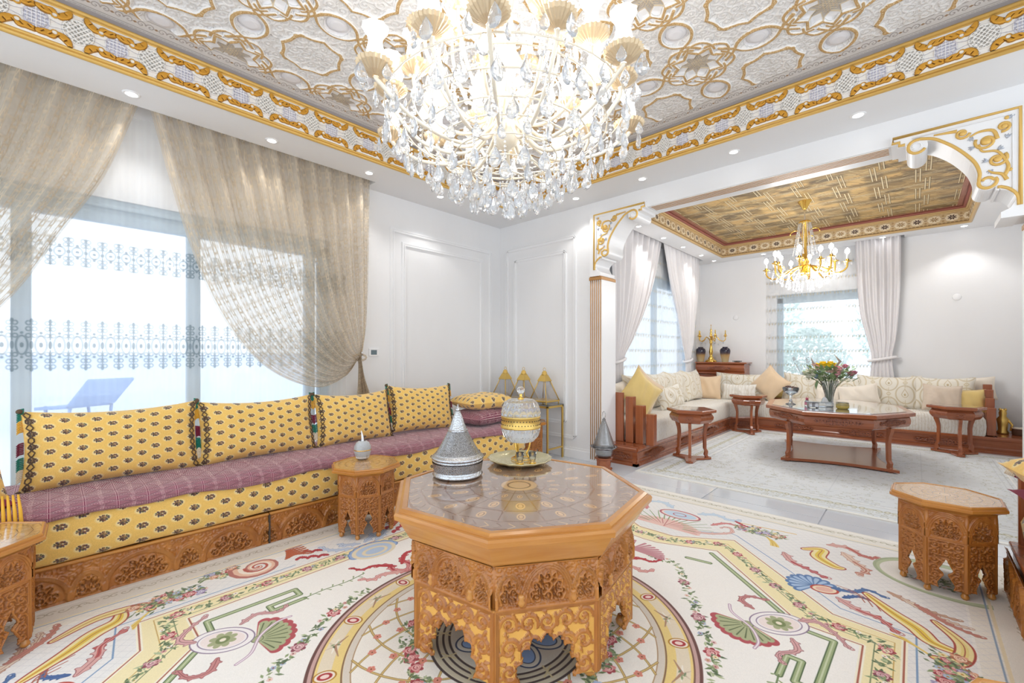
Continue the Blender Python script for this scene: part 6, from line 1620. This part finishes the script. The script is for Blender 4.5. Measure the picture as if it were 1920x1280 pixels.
P2('ivory brocade cushion in the window row, behind the mustard and peach cushions', 'brocade', .66, .50, .18, (-2.68, 5.38, SZ), PI / 2, .2, 0, gb, 2)
P2('ivory brocade cushion in the window row, just right of the peach cushion', 'brocade', .66, .50, .18, (-2.68, 6.02, SZ), PI / 2, .2, 0, gb, 3)
P2('ivory brocade cushion in the window row, third from the end board', 'brocade', .66, .50, .18, (-2.68, 6.66, SZ), PI / 2, .2, 0, gb, 4)
P2('ivory brocade cushion in the window row nearest the corner console', 'brocade', .66, .50, .18, (-2.66, 7.28, SZ), PI / 2, .2, 0, gb, 5)
P2('mustard satin cushion balanced on its corner at the left arm slats', 'mustard', .44, .44, .13, (-2.40, 4.92, SZ - .02), PI / 2 - .5, .15, R(42), None, 6)
P2('peach velvet cushion balanced on its corner behind the mustard one', 'peach', .46, .46, .13, (-2.47, 5.16, SZ - .02), PI / 2 - .45, .22, R(40), None, 7)
P2('small ivory brocade cushion leaning beside the peach one on the window side', 'brocade', .46, .30, .12, (-2.40, 5.78, SZ), PI / 2 - .35, .25, R(-8), None, 8)
P2('square peach velvet cushion in the sofa corner below the vases', 'peach', .42, .40, .14, (-2.58, 7.62, SZ), .25, .2, 0, None, 9)
P2('long ivory brocade cushion along the corner below the console', 'brocade', .92, .44, .15, (-2.12, 8.02, SZ), 0, .18, 0, None, 10)
P2('small oblong white patterned cushion before the long corner one', 'stripe', .52, .27, .12, (-2.12, 7.70, SZ), -.05, .2, 0, None, 11, (2, 2))
P2('peach velvet cushion balanced on its corner at the right of the sofa corner', 'peach', .44, .44, .13, (-1.72, 7.86, SZ - .02), -.2, .25, R(40), None, 12)
P2('edge of a mustard satin cushion behind the corner peach one', 'mustard', .36, .36, .12, (-1.58, 8.22, SZ), 0, .15, R(6), None, 13)
P2('ivory brocade cushion under the far window, behind the fruit bowl', 'brocade', .72, .44, .17, (-1.22, 8.14, SZ), 0, .2, R(2), gb, 14)
P2('ivory brocade cushion behind the flower vase', 'brocade', .62, .42, .17, (-.62, 8.20, SZ), 0, .2, 0, gb, 15)
P2('ivory brocade cushion just right of the flowers, below the far drape', 'brocade', .70, .46, .17, (-.28, 8.12, SZ), 0, .2, 0, gb, 16)
P2('ivory brocade cushion second from the right end of the far row', 'brocade', .62, .46, .17, (.27, 8.12, SZ), 0, .2, 0, gb, 17)
P2('plain white oblong cushion at the back of the right end', 'cream_c', .70, .30, .13, (.42, 8.28, SZ + .12), 0, .2, R(-4), None, 18)
P2('small cream cushion left of the flower vase, low on the far seat', 'cream_c', .30, .26, .12, (-.95, 7.96, SZ), .1, .25, 0, None, 19)
P2('small cream cushion right of the flower vase with one corner up', 'cream_c', .46, .28, .13, (-.60, 7.92, SZ), -.05, .25, R(-10), None, 20)
P2('taupe crushed velvet cushion near the right arm of the sofa', 'taupe', .37, .35, .14, (.26, 7.92, SZ), .06, .22, R(3), None, 21)
P2('mustard satin cushion against the stepped right arm slats', 'mustard', .38, .29, .12, (.47, 8.0, SZ + .02), .1, .2, 0, None, 22)

# carved console behind the sofa corner
cs = thing('console', 'carved red-brown console shelf behind the sofa corner, carrying the candelabra', 'console', (0, 0, 0))
g = G(); g.box(-2.965, -2.09, 8.08, 8.43, 1.035, 1.06, bev=.005); g.obj('top', W_, cs)
vs = []; prof = [(8.12, 1.035), (8.09, 1.01), (8.085, .97), (8.10, .92), (8.13, .885), (8.10, .88), (8.10, .86), (8.16, .84), (8.16, .735), (8.42, .735), (8.42, 1.035)]
for x in (-2.94, -2.13): vs += [(x, y, z) for y, z in prof]
k = len(prof); g = G(); g.add(vs, [(i, (i + 1) % k, k + (i + 1) % k, k + i) for i in range(k)] + [tuple(range(k))[::-1], tuple(range(k, 2 * k))]); g.obj('body', W_, cs)
link('carved_ornament', carv, cs, M=T(-2.53, 8.078, .915) @ S3(.75, 1, 1))
def candelabra():
    t = thing('candelabra', 'ornate gold candelabra hung with crystals between the two vases', 'candle holder', (-2.72, 8.24, 1.06))
    G().lathe([(.095, 0), (.10, .012), (.085, .03), (.06, .045), (.04, .06), (.048, .07), (.03, .09), (.022, .12), (.030, .15), (.034, .19), (.022, .27), (.018, .33), (.03, .35), (.02, .37), (.03, .39), (.015, .42), (.012, .46)], 20).obj('stem', M['goldm'], t, True)
    for k in range(5):
        a = k * 2 * PI / 5 + .3; r_ = .235
        ca_, sa__ = cos(a), sin(a)
        P_ = crv([(.02 * ca_, .02 * sa__, .40), (.09 * ca_, .09 * sa__, .455), (.14 * ca_, .14 * sa__, .40), (.20 * ca_, .20 * sa__, .375), (.235 * ca_, .235 * sa__, .41), (r_ * ca_, r_ * sa__, .46)], 5)
        G().tube(P_, .008, 7).obj('arm', M['goldm'], t, True)
        c_ = G().lathe([(.008, .455), (.035, .47), (.036, .474), (.016, .478), (.018, .50), (.014, .505), (.012, .505)], 14, T(r_ * ca_, r_ * sa__, 0)).obj('candle_cup', M['goldm'], t, True)
        G().lathe([(.009, .50), (.009, .565), (.004, .575)], 10, T(r_ * ca_, r_ * sa__, 0)).obj('candle', M['golds'], t, True)
        G().lathe([(1e-4, .33), (.012, .345), (.008, .375), (.002, .39)], 8, T(r_ * .85 * ca_, r_ * .85 * sa__, 0), cap=False).obj('crystal_drop', M['crystal'], t)
        G().lathe([(1e-4, .30), (.010, .312), (.007, .335), (.002, .35)], 8, T(r_ * .5 * ca_, r_ * .5 * sa__, 0), cap=False).obj('crystal_drop', M['crystal'], t)
    G().lathe([(.03, .46), (.038, .474), (.016, .48), (.022, .52), (.012, .56), (.02, .58), (.006, .60), (.004, .66)], 14).obj('centre_cup', M['goldm'], t, True); G().ball((0, 0, .67), .010, 8, 6).obj('finial', M['goldm'], t, True)
candelabra()
def vase_mat():
    m = bpy.data.materials.new('dipped_glaze'); m.use_nodes = True; n = m.node_tree.nodes; l = m.node_tree.links; p = n['Principled BSDF']
    tc = n.new('ShaderNodeTexCoord'); sp = n.new('ShaderNodeSeparateXYZ'); l.new(tc.outputs['Object'], sp.inputs[0]); r = n.new('ShaderNodeValToRGB'); l.new(sp.outputs[2], r.inputs[0])
    e = r.color_ramp.elements; e[0].position = .0; e[0].color = (*hexc('#C9B890'), 1); e[1].position = .20; e[1].color = (*hexc('#2A2636'), 1); x = e.new(.12); x.color = (*hexc('#B08C58'), 1); x = e.new(.16); x.color = (*hexc('#4A3A40'), 1)
    l.new(r.outputs[0], p.inputs['Base Color']); p.inputs['Roughness'].default_value = .12; return m
M['vase'] = vase_mat()
vs_ = thing('vase', 'cream vase with a dark glazed shoulder at the left of the candelabra', 'vase', (-2.875, 8.16, 1.06), 0, 'pair of two-tone vases on the console')
G().lathe([(.050, 0), (.054, .006), (.066, .08), (.083, .165), (.087, .205), (.072, .24), (.042, .258), (.041, .264), (.050, .272), (.043, .272), (.036, .258)], 28, cap=False).obj('body', M['vase'], vs_, True)
dup(vs_, (-2.455, 8.16, 1.06), 0, 'cream vase with a dark glazed shoulder at the right of the candelabra')
o = G().lathe([(.03, 0), (.075, .012), (.08, .025), (.078, .028), (.06, .012)], 24).obj('dish', M['glassc'], None, True, (-2.27, 8.2, 1.0605)); tag(o, 'low clear dish at the right end of the console', 'dish')

# ---------------------------------------------------------------- alcove tables
def cab_leg(x, y, a, h, th=.03, out=.05):
    """curved leg: shoulder at top, straight, ankle scroll and toe at the bottom; leans outward along angle a"""
    g = G(); ca_, sa__ = cos(a), sin(a)
    prof = [(0, .0, .030), (.028, .0, .032), (.03, .02, .03), (.012, .05, .036), (.02, .09, .034), (.004, .12, .028), (.0, .3, .03), (.006, h * .80, .034), (.022, h * .93, .045), (.022, h, .05)]
    rings = []
    for o_, z, w in prof:
        cx, cy = x + ca_ * (o_ - .01), y + sa__ * (o_ - .01); q = w / 2
        rings.append([(cx + (ca_ * i - sa__ * j), cy + (sa__ * i + ca_ * j), z) for i, j in ((-q, -th / 2), (q, -th / 2), (q, th / 2), (-q, th / 2))])
    g.rings(rings); return g
def hex_table(label, loc, rz, group):
    t = thing('hexagonal_table', label, 'table', loc, rz, group)
    hx = lambda r_, z: [(r_ * cos(k * PI / 3) * (1.0), r_ * sin(k * PI / 3), z) for k in range(6)]
    g = G(); g.rings([hx(.235, .535), hx(.26, .545), hx(.262, .57), hx(.255, .575)]); g.obj('table_top', W_, t)
    G().rings([hx(.225, .5751), hx(.225, .578)]).obj('glass_inset', M['tglass'], t)
    g = G(); g.rings([hx(.17, .42), hx(.205, .43), hx(.23, .465), hx(.235, .495), (hx(.215, .525)), hx(.21, .535)]); g.obj('apron', W_, t)
    for k in range(0, 6, 2):
        a = (k + .5) * PI / 3; o = link('carved_square', carved_sq, t, M=RZ(a + PI / 2) @ T(0, -.232 * cos(PI / 6) - .004, .445))
    for k in range(3):
        a = k * 2 * PI / 3 + PI / 6; cab_leg(.165 * cos(a), .165 * sin(a), a, .43).obj('leg', M['walnutv'], t)
    poly = []
    for k in range(3):
        a = k * 2 * PI / 3 + PI / 6
        for da, r_ in ((-.16, .22), (0, .235), (.16, .22), (.55, .11), (PI / 3, .07), (2 * PI / 3 - .55, .11)): poly.append((r_ * cos(a + da), r_ * sin(a + da)))
    prism_fan(poly, .004, .024).obj('base_plate', W_, t)
    return t
def prism_fan(poly, z0, z1):
    g = G(); n = len(poly); vs = [(x, y, z0) for x, y in poly] + [(x, y, z1) for x, y in poly] + [(0, 0, z0), (0, 0, z1)]
    fs = [(i, (i + 1) % n, n + (i + 1) % n, n + i) for i in range(n)] + [(n + i, n + (i + 1) % n, 2 * n + 1) for i in range(n)] + [((i + 1) % n, i, 2 * n) for i in range(n)]
    return g.add(vs, fs)
M['tglass'] = mat('tinted_table_glass', '#7A6058', .03, spec=1, coat=1, ior=1.9)
sq = Cv(.075, .06, .002, .0, -.0375, 0, 1); arabesque(sq, -.034, .004, .034, .056, .012, 8, 0, 1., .006); sq.stroke([(-.036, .001), (.036, .001), (.036, .058), (-.036, .058), (-.036, .001)], .005, 1.)
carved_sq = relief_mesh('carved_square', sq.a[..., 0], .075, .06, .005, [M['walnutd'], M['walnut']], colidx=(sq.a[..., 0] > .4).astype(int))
h1 = hex_table('hexagonal red-brown side table nearest the sofa end slats', (-1.86, 4.98, .0085), .28, 'hexagonal side tables of the alcove')
dup(h1, (-1.86, 7.28, .0085), .5, 'hexagonal red-brown side table in the sofa corner')
dup(h1, (.36, 7.42, .0085), .15, 'hexagonal red-brown side table before the right end of the sofa')
ct_ = thing('coffee_table', 'long octagonal red-brown coffee table with a glass top and a lower shelf', 'table', (-.70, 6.27, .0085), R(9))
OC = [(.30, -.86), (.66, -.36), (.66, .36), (.30, .86), (-.30, .86), (-.66, .36), (-.66, -.36), (-.30, -.86)]
oc = lambda f, z: [(x * f, y * f, z) for x, y in OC]
ZK = .595
G().rings([oc(.965, ZK - .04), oc(.998, ZK - .036), oc(1, ZK - .004), oc(.99, ZK)]).obj('table_top', W_, ct_)
M['tabglass'] = mat('dark_reflecting_glass', '#7C7A80', .02, spec=1.0, coat=1, ior=2.0)
G().rings([oc(.90, ZK + .0002), oc(.90, ZK + .004)]).obj('glass_inset', M['tabglass'], ct_)
G().rings([oc(.90, .440), oc(.925, .450), oc(.945, .475), (oc(.95, .51)), oc(.94, .54), oc(.925, ZK - .04)]).obj('apron', W_, ct_)
for k in range(8):
    (ax, ay), (bx, by) = OC[k], OC[(k + 1) % 8]; mx, my = (ax + bx) / 2 * .945, (ay + by) / 2 * .945; L = math.hypot(bx - ax, by - ay)
    link('carved_ornament', carv, ct_, M=T(mx, my, .465) @ RZ(math.atan2(by - ay, bx - ax)) @ T(0, -.004, 0) @ S3(min(1, L / .75), 1, .9))
for sx_, sy2 in ((-1, -1), (1, -1), (1, 1), (-1, 1)):
    a = math.atan2(sy2 * .55, sx_ * .43); cab_leg(sx_ * .43, sy2 * .55, a, .445, .035).obj('leg', M['walnutv'], ct_)
    G().lathe([(.012, -.006), (.016, .0), (.012, .008)], 10, T(sx_ * .45, sy2 * .57, .004)).obj('glide', M['glassc'], ct_, True)
poly = []
for sx_, sy2 in ((-1, -1), (1, -1), (1, 1), (-1, 1)): pass
edge = lambda p, q, dep, n=8: [(p[0] + (q[0] - p[0]) * i / n + dep * sin(PI * i / n) * (q[1] - p[1]) / math.hypot(q[0] - p[0], q[1] - p[1]) * -1, p[1] + (q[1] - p[1]) * i / n + dep * sin(PI * i / n) * (q[0] - p[0]) / math.hypot(q[0] - p[0], q[1] - p[1])) for i in range(n)]
cn = [(-.50, -.62), (.50, -.62), (.50, .62), (-.50, .62)]
for k in range(4): poly += edge(cn[k], cn[(k + 1) % 4], .10)
prism_fan(poly, .012, .040).obj('lower_shelf', W_, ct_)
ZC2 = .0085 + ZK + .0045
bw = thing('fruit_bowl', 'footed glass bowl filled with dates at the left end of the coffee table', 'bowl', (-1.08, 6.02, ZC2))
G().lathe([(.055, 0), (.05, .006), (.02, .02), (.012, .06), (.014, .10), (.03, .115), (.07, .14), (.085, .18), (.083, .20), (.080, .20), (.066, .145), (.02, .122), (1e-6, .12)], 28, cap=False).obj('glass_bowl', M['glassc'], bw, True)
M['date'] = mat('dark_dates', '#5E4038', .3); q = random.Random(2); g = G()
for k in range(46):
    a, d = q.uniform(0, 6.28), .062 * math.sqrt(q.random()); g.ball((d * cos(a), d * sin(a), .155 + q.random() * .055), .015, 6, 4, (1, .7, .7))
tag(g.obj('dates', M['date'], bw, True), kind='stuff')
bt = thing('bottle', 'small clear bottle with a pink label and cap on the coffee table', 'bottle', (-.90, 5.90, ZC2))
G().lathe([(.022, 0), (.024, .01), (.024, .05), (.018, .062), (.012, .07)], 16).obj('body', M['glassc'], bt, True); G().lathe([(.0245, .015), (.0245, .045)], 16, cap=False).obj('label_band', mat('pink_label', '#D98CA4', .4), bt, True); G().lathe([(.014, .07), (.014, .095), (.012, .098)], 12).obj('cap', mat('rose_cap', '#C9667E', .3), bt, True)
bx_ = thing('trinket_box', 'small silver filigree box on the coffee table beside the bottle', 'box', (-.83, 5.80, ZC2), .4)
G().box(-.05, .05, -.03, .03, .008, .055, bev=.004).obj('box_body', M['filig'], bx_); G().box(-.053, .053, -.033, .033, .055, .066, bev=.005).obj('lid', M['silvero'], bx_)
for a, b in ((-1, -1), (1, -1), (1, 1), (-1, 1)): G().lathe([(.006, 0), (.008, .004), (.005, .009)], 8, T(a * .04, b * .022, 0)).obj('foot', M['silvero'], bx_, True)
tb2 = thing('tissue_box', 'pale tissue box with a tissue standing up before the flower vase', 'tissue box', (-.745, 6.0, ZC2), .3)
G().box(-.075, .075, -.045, .045, 0, .05, bev=.008).obj('box_body', M['crystal'], tb2); g = G(); g.grid(lambda u, v: ((u - .5) * .08 * (1 - .5 * v), .014 * sin(u * 7), .05 + .06 * v * (1 - .5 * abs(u - .4))), 10, 6); g.obj('tissue', M['fabric_white'], tb2, True)
yb_ = thing('candle_jar', 'low yellow glass candle jar on the near edge of the coffee table', 'jar', (-.575, 5.88, ZC2))
M['amber'] = mat('amber_wax', '#D6BE62', .25, trans=.15)
G().lathe([(.045, 0), (.058, .012), (.060, .035), (.052, .05)], 24).obj('wax', M['amber'], yb_, True); G().lathe([(.0615, .035), (.056, .055), (.058, .068), (.055, .068), (.053, .055)], 24, cap=False).obj('glass_lip', M['glassc'], yb_, True)
fv = thing('flower_vase', 'flared cut-glass vase holding a mixed pastel bouquet with a yellow bloom', 'vase', (-.72, 6.12, ZC2))
G().lathe([(.038, 0), (.042, .01), (.038, .05), (.046, .14), (.068, .23), (.088, .285), (.084, .287), (.062, .225), (.041, .14), (.032, .05), (1e-6, .03)], 36, ru=lambda a, z: 1 + .04 * cos(a * 10), cap=False).obj('glass_vase', M['glassc'], fv)
q = random.Random(12); M['stem'] = mat('green_stem', '#5E7A4A', .6); M['fleaf'] = mat('flower_leaf', '#8FA878', .55, var=.3, vscale=30)
fcols = dict(pink='#F0AEBA', palep='#F0C8C0', white='#F1EEDF', yellow='#F2CF2E', blue='#8496C4', rose='#E593A6')
FM = {k: mat('petal_' + k, v, .6) for k, v in fcols.items()}
heads = [('yellow', -.055, -.03, .455, .062), ('yellow', .015, -.04, .460, .058), ('pink', .09, -.05, .42, .045), ('pink', .085, -.08, .37, .038), ('palep', -.10, -.04, .43, .04), ('palep', .0, -.09, .40, .036), ('palep', .045, -.08, .385, .034), ('white', -.16, -.05, .39, .050), ('white', -.21, -.02, .36, .048), ('white', -.13, -.08, .36, .042), ('blue', -.10, -.08, .355, .036), ('blue', -.115, -.06, .325, .03), ('rose', .20, -.02, .37, .042), ('rose', .225, .02, .38, .034), ('palep', -.14, .03, .46, .034), ('rose', .14, .05, .45, .034), ('white', .02, .06, .40, .045), ('palep', .05, -.02, .44, .034), ('white', -.18, -.06, .33, .040), ('pink', .06, -.04, .34, .036), ('palep', -.06, -.07, .44, .030), ('white', .10, .04, .40, .036), ('white', -.05, -.10, .35, .034), ('blue', -.19, .05, .42, .022)]
for nm_, x, y, z, r_ in heads:
    r_ *= 1.3
    g = G(); G_ = G()
    for lay, (cnt, tilt, rr) in enumerate(((7, .25, 1.0), (6, .8, .75), (4, 1.25, .5))):
        for k in range(cnt):
            a = k * 2 * PI / cnt + lay * .5
            Mx = T(x, y, z) @ RZ(a) @ RY(-tilt)
            gg = G(); gg.grid(lambda u, v: (r_ * rr * u, r_ * rr * .42 * (v - .5) * 2 * math.sin(PI * min(.98, .12 + u * .8)), r_ * .25 * u * u), 4, 4); g.add(gg.v, gg.f, None, Mx)
    g.ball((x, y, z + r_ * .12), r_ * .60, 9, 7, (1, 1, .8))
    g.obj('flower', FM[nm_], fv, True)
    G().tube(crv([(x * .12, y * .12, .05), (x * .3, y * .3, .22), (x, y, z)], 4), .003, 5).obj('stem', M['stem'], fv, True)
g = G()
for k in range(430):
    a = q.uniform(0, 6.28); d = .22 * math.sqrt(q.random()); z = .28 + .16 * q.random(); L = q.uniform(.04, .09)
    p = Vector((d * cos(a), d * sin(a), z)); u = Vector((cos(a + q.uniform(-.8, .8)), sin(a + q.uniform(-.8, .8)), q.uniform(-.3, .9))).normalized(); v = u.cross(Vector((0, 0, 1))).normalized() * L * .26
    g.add([p, p + u * L * .5 + v, p + u * L, p + u * L * .5 - v], [(0, 1, 2, 3)])
for k in range(3): 
    g.add([Vector((-.11 + .01 * k, -.05, .30)), Vector((-.13, -.07, .24)), Vector((-.115, -.07, .18)), Vector((-.10, -.06, .24))], [(0, 1, 2, 3)])
tag(g.obj('foliage', M['fleaf'], fv), kind='stuff')
for k, (x, z, dx) in enumerate(((.10, .56, -.11), (-.15, .53, -.06))):
    G().tube([(x * .4, .02, .42), (x, .03, z - .05), (x + dx * .5, .03, z + .03)], [.002, .016, .002], 6, S3(1, .4, 1)).obj('plume', mat('dried_plume', '#A69C98', .8), fv, True)

# brass figures at the right
bf = thing('brass_figure', 'brass figure standing on the floor step at the right end of the sofa', 'figurine', (.80, 8.10, .2105))
G().lathe([(.05, 0), (.055, .02), (.04, .05), (.045, .12), (.055, .18), (.03, .22), (.036, .26), (.028, .29), (.01, .31)], 14).obj('body', M['golds'], bf, True)
for s in (-1, 1): G().ball((s * .022, -.005, .30), .014, 8, 6, (1, .6, 1.4)).obj('ear', M['golds'], bf, True)
G().tube([(.04, -.01, .18), (.075, -.03, .12), (.06, -.04, .05)], [.014, .012, .010], 8).obj('arm', M['golds'], bf, True)
db = thing('small_drum', 'small dark drum with a pale skin beside the brass figure', 'drum', (.93, 8.08, .2105))
G().lathe([(.055, 0), (.06, .01), (.06, .07), (.064, .08)], 20).obj('shell', mat('dark_drum', '#6A5040', .5), db, True); G().lathe([(.066, .08), (.066, .092), (1e-6, .094)], 20).obj('skin', M['cream_c'], db, True)

# ---------------------------------------------------------------- chandeliers
M['bulb'] = mat('glowing_bulb', '#FFFFFF', .4, emis='#FFFAF2', es=10)
M['shade'] = mat('lit_glass_shade', '#FFFFFF', .3, emis='#FFFFFF', es=1.5)
M['drop'] = mat('crystal_drops', '#F4F7FB', .02, trans=.82, ior=1.55, spec=1.)
M['shell'] = mat('gilt_shell', '#D3BC9A', .35, .4)
M['armg'] = mat('pale_gilt_arm', '#F1E8D6', .2, .25)
def drop_mesh(L, r_, name='crystal_drop'):
    g = G(); n = 8
    g.lathe([(1e-5, -L), (r_ * .62, -L * .90), (r_ * .98, -L * .70), (r_ * .92, -L * .52), (r_ * .5, -L * .24), (r_ * .12, -L * .05), (1e-5, 0)], n, S3(1, .45, 1), cap=False)
    return g.mesh(name, M['drop'])
dm_big, dm_mid, dm_small = drop_mesh(.085, .028), drop_mesh(.062, .020), drop_mesh(.04, .012)
bead = G(); bead.ball((0, 0, 0), .0065, 6, 4)
c1_ = thing('crystal_chandelier', 'huge crystal chandelier blazing with light over the big octagonal table', 'chandelier', (-1.385, 1.4425, 1.84))
Z0 = 1.84
q = random.Random(4)
G().lathe([(.01, .30), (.05, .33), (.07, .38), (.05, .45), (.035, .55), (.06, .62), (.09, .68), (.05, .76), (.03, .95), (.05, 1.05), (.03, 1.2), (.12, 1.30), (.13, 1.325)], 24).obj('stem', M['armg'], c1_, True)
bs = G()
def beads(p, q_, n):
    p, q_ = Vector(p), Vector(q_)
    for i in range(n): bs.ball(p.lerp(q_, (i + .5) / n) + Vector((0, 0, -.02 * sin(PI * (i + .5) / n))), .0062, 5, 3)
def shellmesh(r_):
    g = G(); g.lathe([(.012, -.03), (r_ * .5, -.02), (r_ * .9, .002), (r_, .016), (r_ * .96, .014)], 48, ru=lambda a, z: 1 + .045 * cos(a * 24), cap=False); return g.mesh('shell_dish', M['shell'])
sh_big, sh_small = shellmesh(.072), shellmesh(.060)
shade_prof = [(.016, .02), (.030, .035), (.034, .06), (.026, .10), (.030, .125), (.046, .15), (.050, .155)]
shm = G().lathe(shade_prof, 20, ru=lambda a, z: 1 + (.06 * cos(a * 8) if z > .12 else 0), cap=False).mesh('glass_shade', M['shade'], True)
bum = G().lathe([(.010, .018), (.016, .05), (.012, .085), (1e-5, .11)], 10, cap=False).mesh('bulb', M['bulb'], True)
tiers = [(14, .60, .46, .30, 0.0, sh_big), (10, .42, .66, .40, .2, sh_big), (7, .26, .86, .55, .1, sh_small)]
for ti, (n, r_, z, zi, off, shl) in enumerate(tiers):
    for k in range(n):
        a = off + k * 2 * PI / n; ca_, sa__ = cos(a), sin(a); rr = r_ * (1 if k % 2 == 0 or ti else .86); zz = z + (.0 if k % 2 == 0 or ti else .07)
        P_ = crv([(.05 * ca_, .05 * sa__, zi + .12), (rr * .35 * ca_, rr * .35 * sa__, zi - .02), (rr * .72 * ca_, rr * .72 * sa__, zi + .01), (rr * .97 * ca_, rr * .97 * sa__, (zi + zz) / 2 + .03), (rr * ca_, rr * sa__, zz - .03)], 6)
        G().tube(P_, .0085, 7).obj('arm', M['armg'], c1_, True)
        o = link('shell_dish', shl, c1_, (rr * ca_, rr * sa__, zz)); 
        o = link('glass_shade', shm, c1_, (rr * ca_, rr * sa__, zz)); link('bulb', bum, c1_, (rr * ca_, rr * sa__, zz))
        # drops round each dish
        for j in range(4 if ti == 0 else 3):
            b = a + j * 2 * PI / 4 + .4; link('crystal_drop', dm_mid if j % 2 else dm_big, c1_, (rr * ca_ + .066 * cos(b), rr * sa__ + .066 * sin(b), zz - .005), q.uniform(0, 3))
        if ti < 2: beads((rr * ca_, rr * sa__, zz - .03), (.1 * ca_, .1 * sa__, zz + .22), 16)
# lower crystal rings: drops hang in circles that narrow to a point
nd = 0
for (n, r_, z, mm, bl) in ((30, .54, .37, dm_big, 5), (26, .46, .29, dm_big, 6), (22, .38, .235, dm_mid, 6), (20, .31, .19, dm_big, 7), (16, .235, .155, dm_big, 7), (11, .16, .118, dm_big, 6), (6, .085, .092, dm_big, 5), (1, .0, .085, dm_big, 3), (14, .42, .45, dm_big, 3), (10, .25, .52, dm_big, 2), (10, .30, .68, dm_mid, 2)):
    for k in range(n):
        a = k * 2 * PI / n + q.uniform(-.06, .06); zz = z + q.uniform(-.012, .02); rr = r_ * q.uniform(.96, 1.04)
        link('crystal_drop', mm, c1_, (rr * cos(a), rr * sin(a), zz), a + q.uniform(-.7, .7) + PI / 2)
        beads((rr * cos(a), rr * sin(a), zz + .004), (rr * cos(a), rr * sin(a), zz + .015 * bl), bl)
    if r_ > .08:
        G().tube([(r_ * cos(k * PI / 18), r_ * sin(k * PI / 18), z + .015 * bl + .004) for k in range(36)], .0035, 5, closed=True).obj('crystal_ring', M['armg'], c1_, True)
o = bs.obj('bead_strings', M['drop'], c1_, True); tag(o, kind='stuff')
for k in range(4): light('chandelier_glow', 'POINT', (-1.385 + .38 * cos(k * PI / 2 + .4), 1.4425 + .38 * sin(k * PI / 2 + .4), Z0 + .55), 7, (1, .98, .95), .10)

c2_ = thing('gold_chandelier', 'gold candle chandelier hung with crystals over the alcove coffee table', 'chandelier', (-1.0, 6.4, 1.98))
G().lathe([(.010, 1.01), (.022, 1.02), (.045, 1.07), (.07, 1.115), (.072, 1.12)], 16, ru=lambda a, z: 1 + .06 * cos(a * 8)).obj('ceiling_cup', M['goldm'], c2_, True)
G().tube([(0, 0, .85), (0, 0, 1.03)], .008, 6).obj('rod', M['armg'], c2_, True)
G().lathe([(.01, .18), (.05, .20), (.06, .235), (.04, .26), (.03, .32), (.05, .36), (.03, .42), (.02, .6), (.035, .66), (.02, .84), (.07, .85), (.06, .87)], 18).obj('stem', M['goldm'], c2_, True)
bs = G()
for k in range(12):
    a = k * PI / 6; r_ = .42 if k % 2 == 0 else .33; z = .31 if k % 2 == 0 else .36; ca_, sa__ = cos(a), sin(a)
    P_ = crv([(.04 * ca_, .04 * sa__, .32), (r_ * .45 * ca_, r_ * .45 * sa__, .27), (r_ * .75 * ca_, r_ * .75 * sa__, .19), (r_ * .97 * ca_, r_ * .97 * sa__, .23), (r_ * ca_, r_ * sa__, z)], 5)
    G().tube(P_, .010, 7).obj('arm', M['goldm'], c2_, True)
    G().lathe([(.008, -.01), (.040, .0), (.042, .006), (.016, .008), (.016, .03)], 14, T(r_ * ca_, r_ * sa__, z)).obj('candle_cup', M['goldm'], c2_, True)
    G().lathe([(.011, .03), (.011, .085)], 10, T(r_ * ca_, r_ * sa__, z)).obj('candle_tube', M['fabric_white'], c2_, True)
    G().lathe([(.008, .085), (.024, .11), (.022, .14), (1e-5, .165)], 12, T(r_ * ca_, r_ * sa__, z), cap=False).obj('bulb', M['bulb'], c2_, True)
    for j in range(3): link('crystal_drop', dm_small, c2_, (r_ * ca_ + .038 * cos(j * 2.1), r_ * sa__ + .038 * sin(j * 2.1), z - .004), j)
    [bs.ball(Vector((r_ * .3 * ca_, r_ * .3 * sa__, .45)).lerp(Vector((.06 * ca_, .06 * sa__, .85)), (i + .5) / 20), .009, 6, 4) for i in range(20)]
for (n, r_, z) in ((16, .30, .17), (14, .24, .12), (10, .17, .075), (6, .09, .045), (12, .36, .2)):
    for k in range(n):
        a = k * 2 * PI / n; link('crystal_drop', dm_small, c2_, (r_ * cos(a), r_ * sin(a), z), a); beads((r_ * cos(a), r_ * sin(a), z), (r_ * cos(a) * .95, r_ * sin(a) * .95, z + .08), 5)
for s in (-1, 1):
    G().tube([(s * (.10 + .055 * cos(t)), 0, .72 + .05 * sin(t)) for t in [i * .45 for i in range(11)]], .007, 6).obj('scroll', M['goldm'], c2_, True)
tag(bs.obj('bead_strings', M['drop'], c2_, True), kind='stuff')
for k in range(3): light('chandelier_glow', 'POINT', (-1.0 + .3 * cos(k * 2.1), 6.4 + .3 * sin(k * 2.1), 2.14), 14, (.97, .985, 1), .14)
light('chandelier_glow', 'POINT', (-1.0, 6.4, 1.92), 22, (.97, .985, 1), .2)
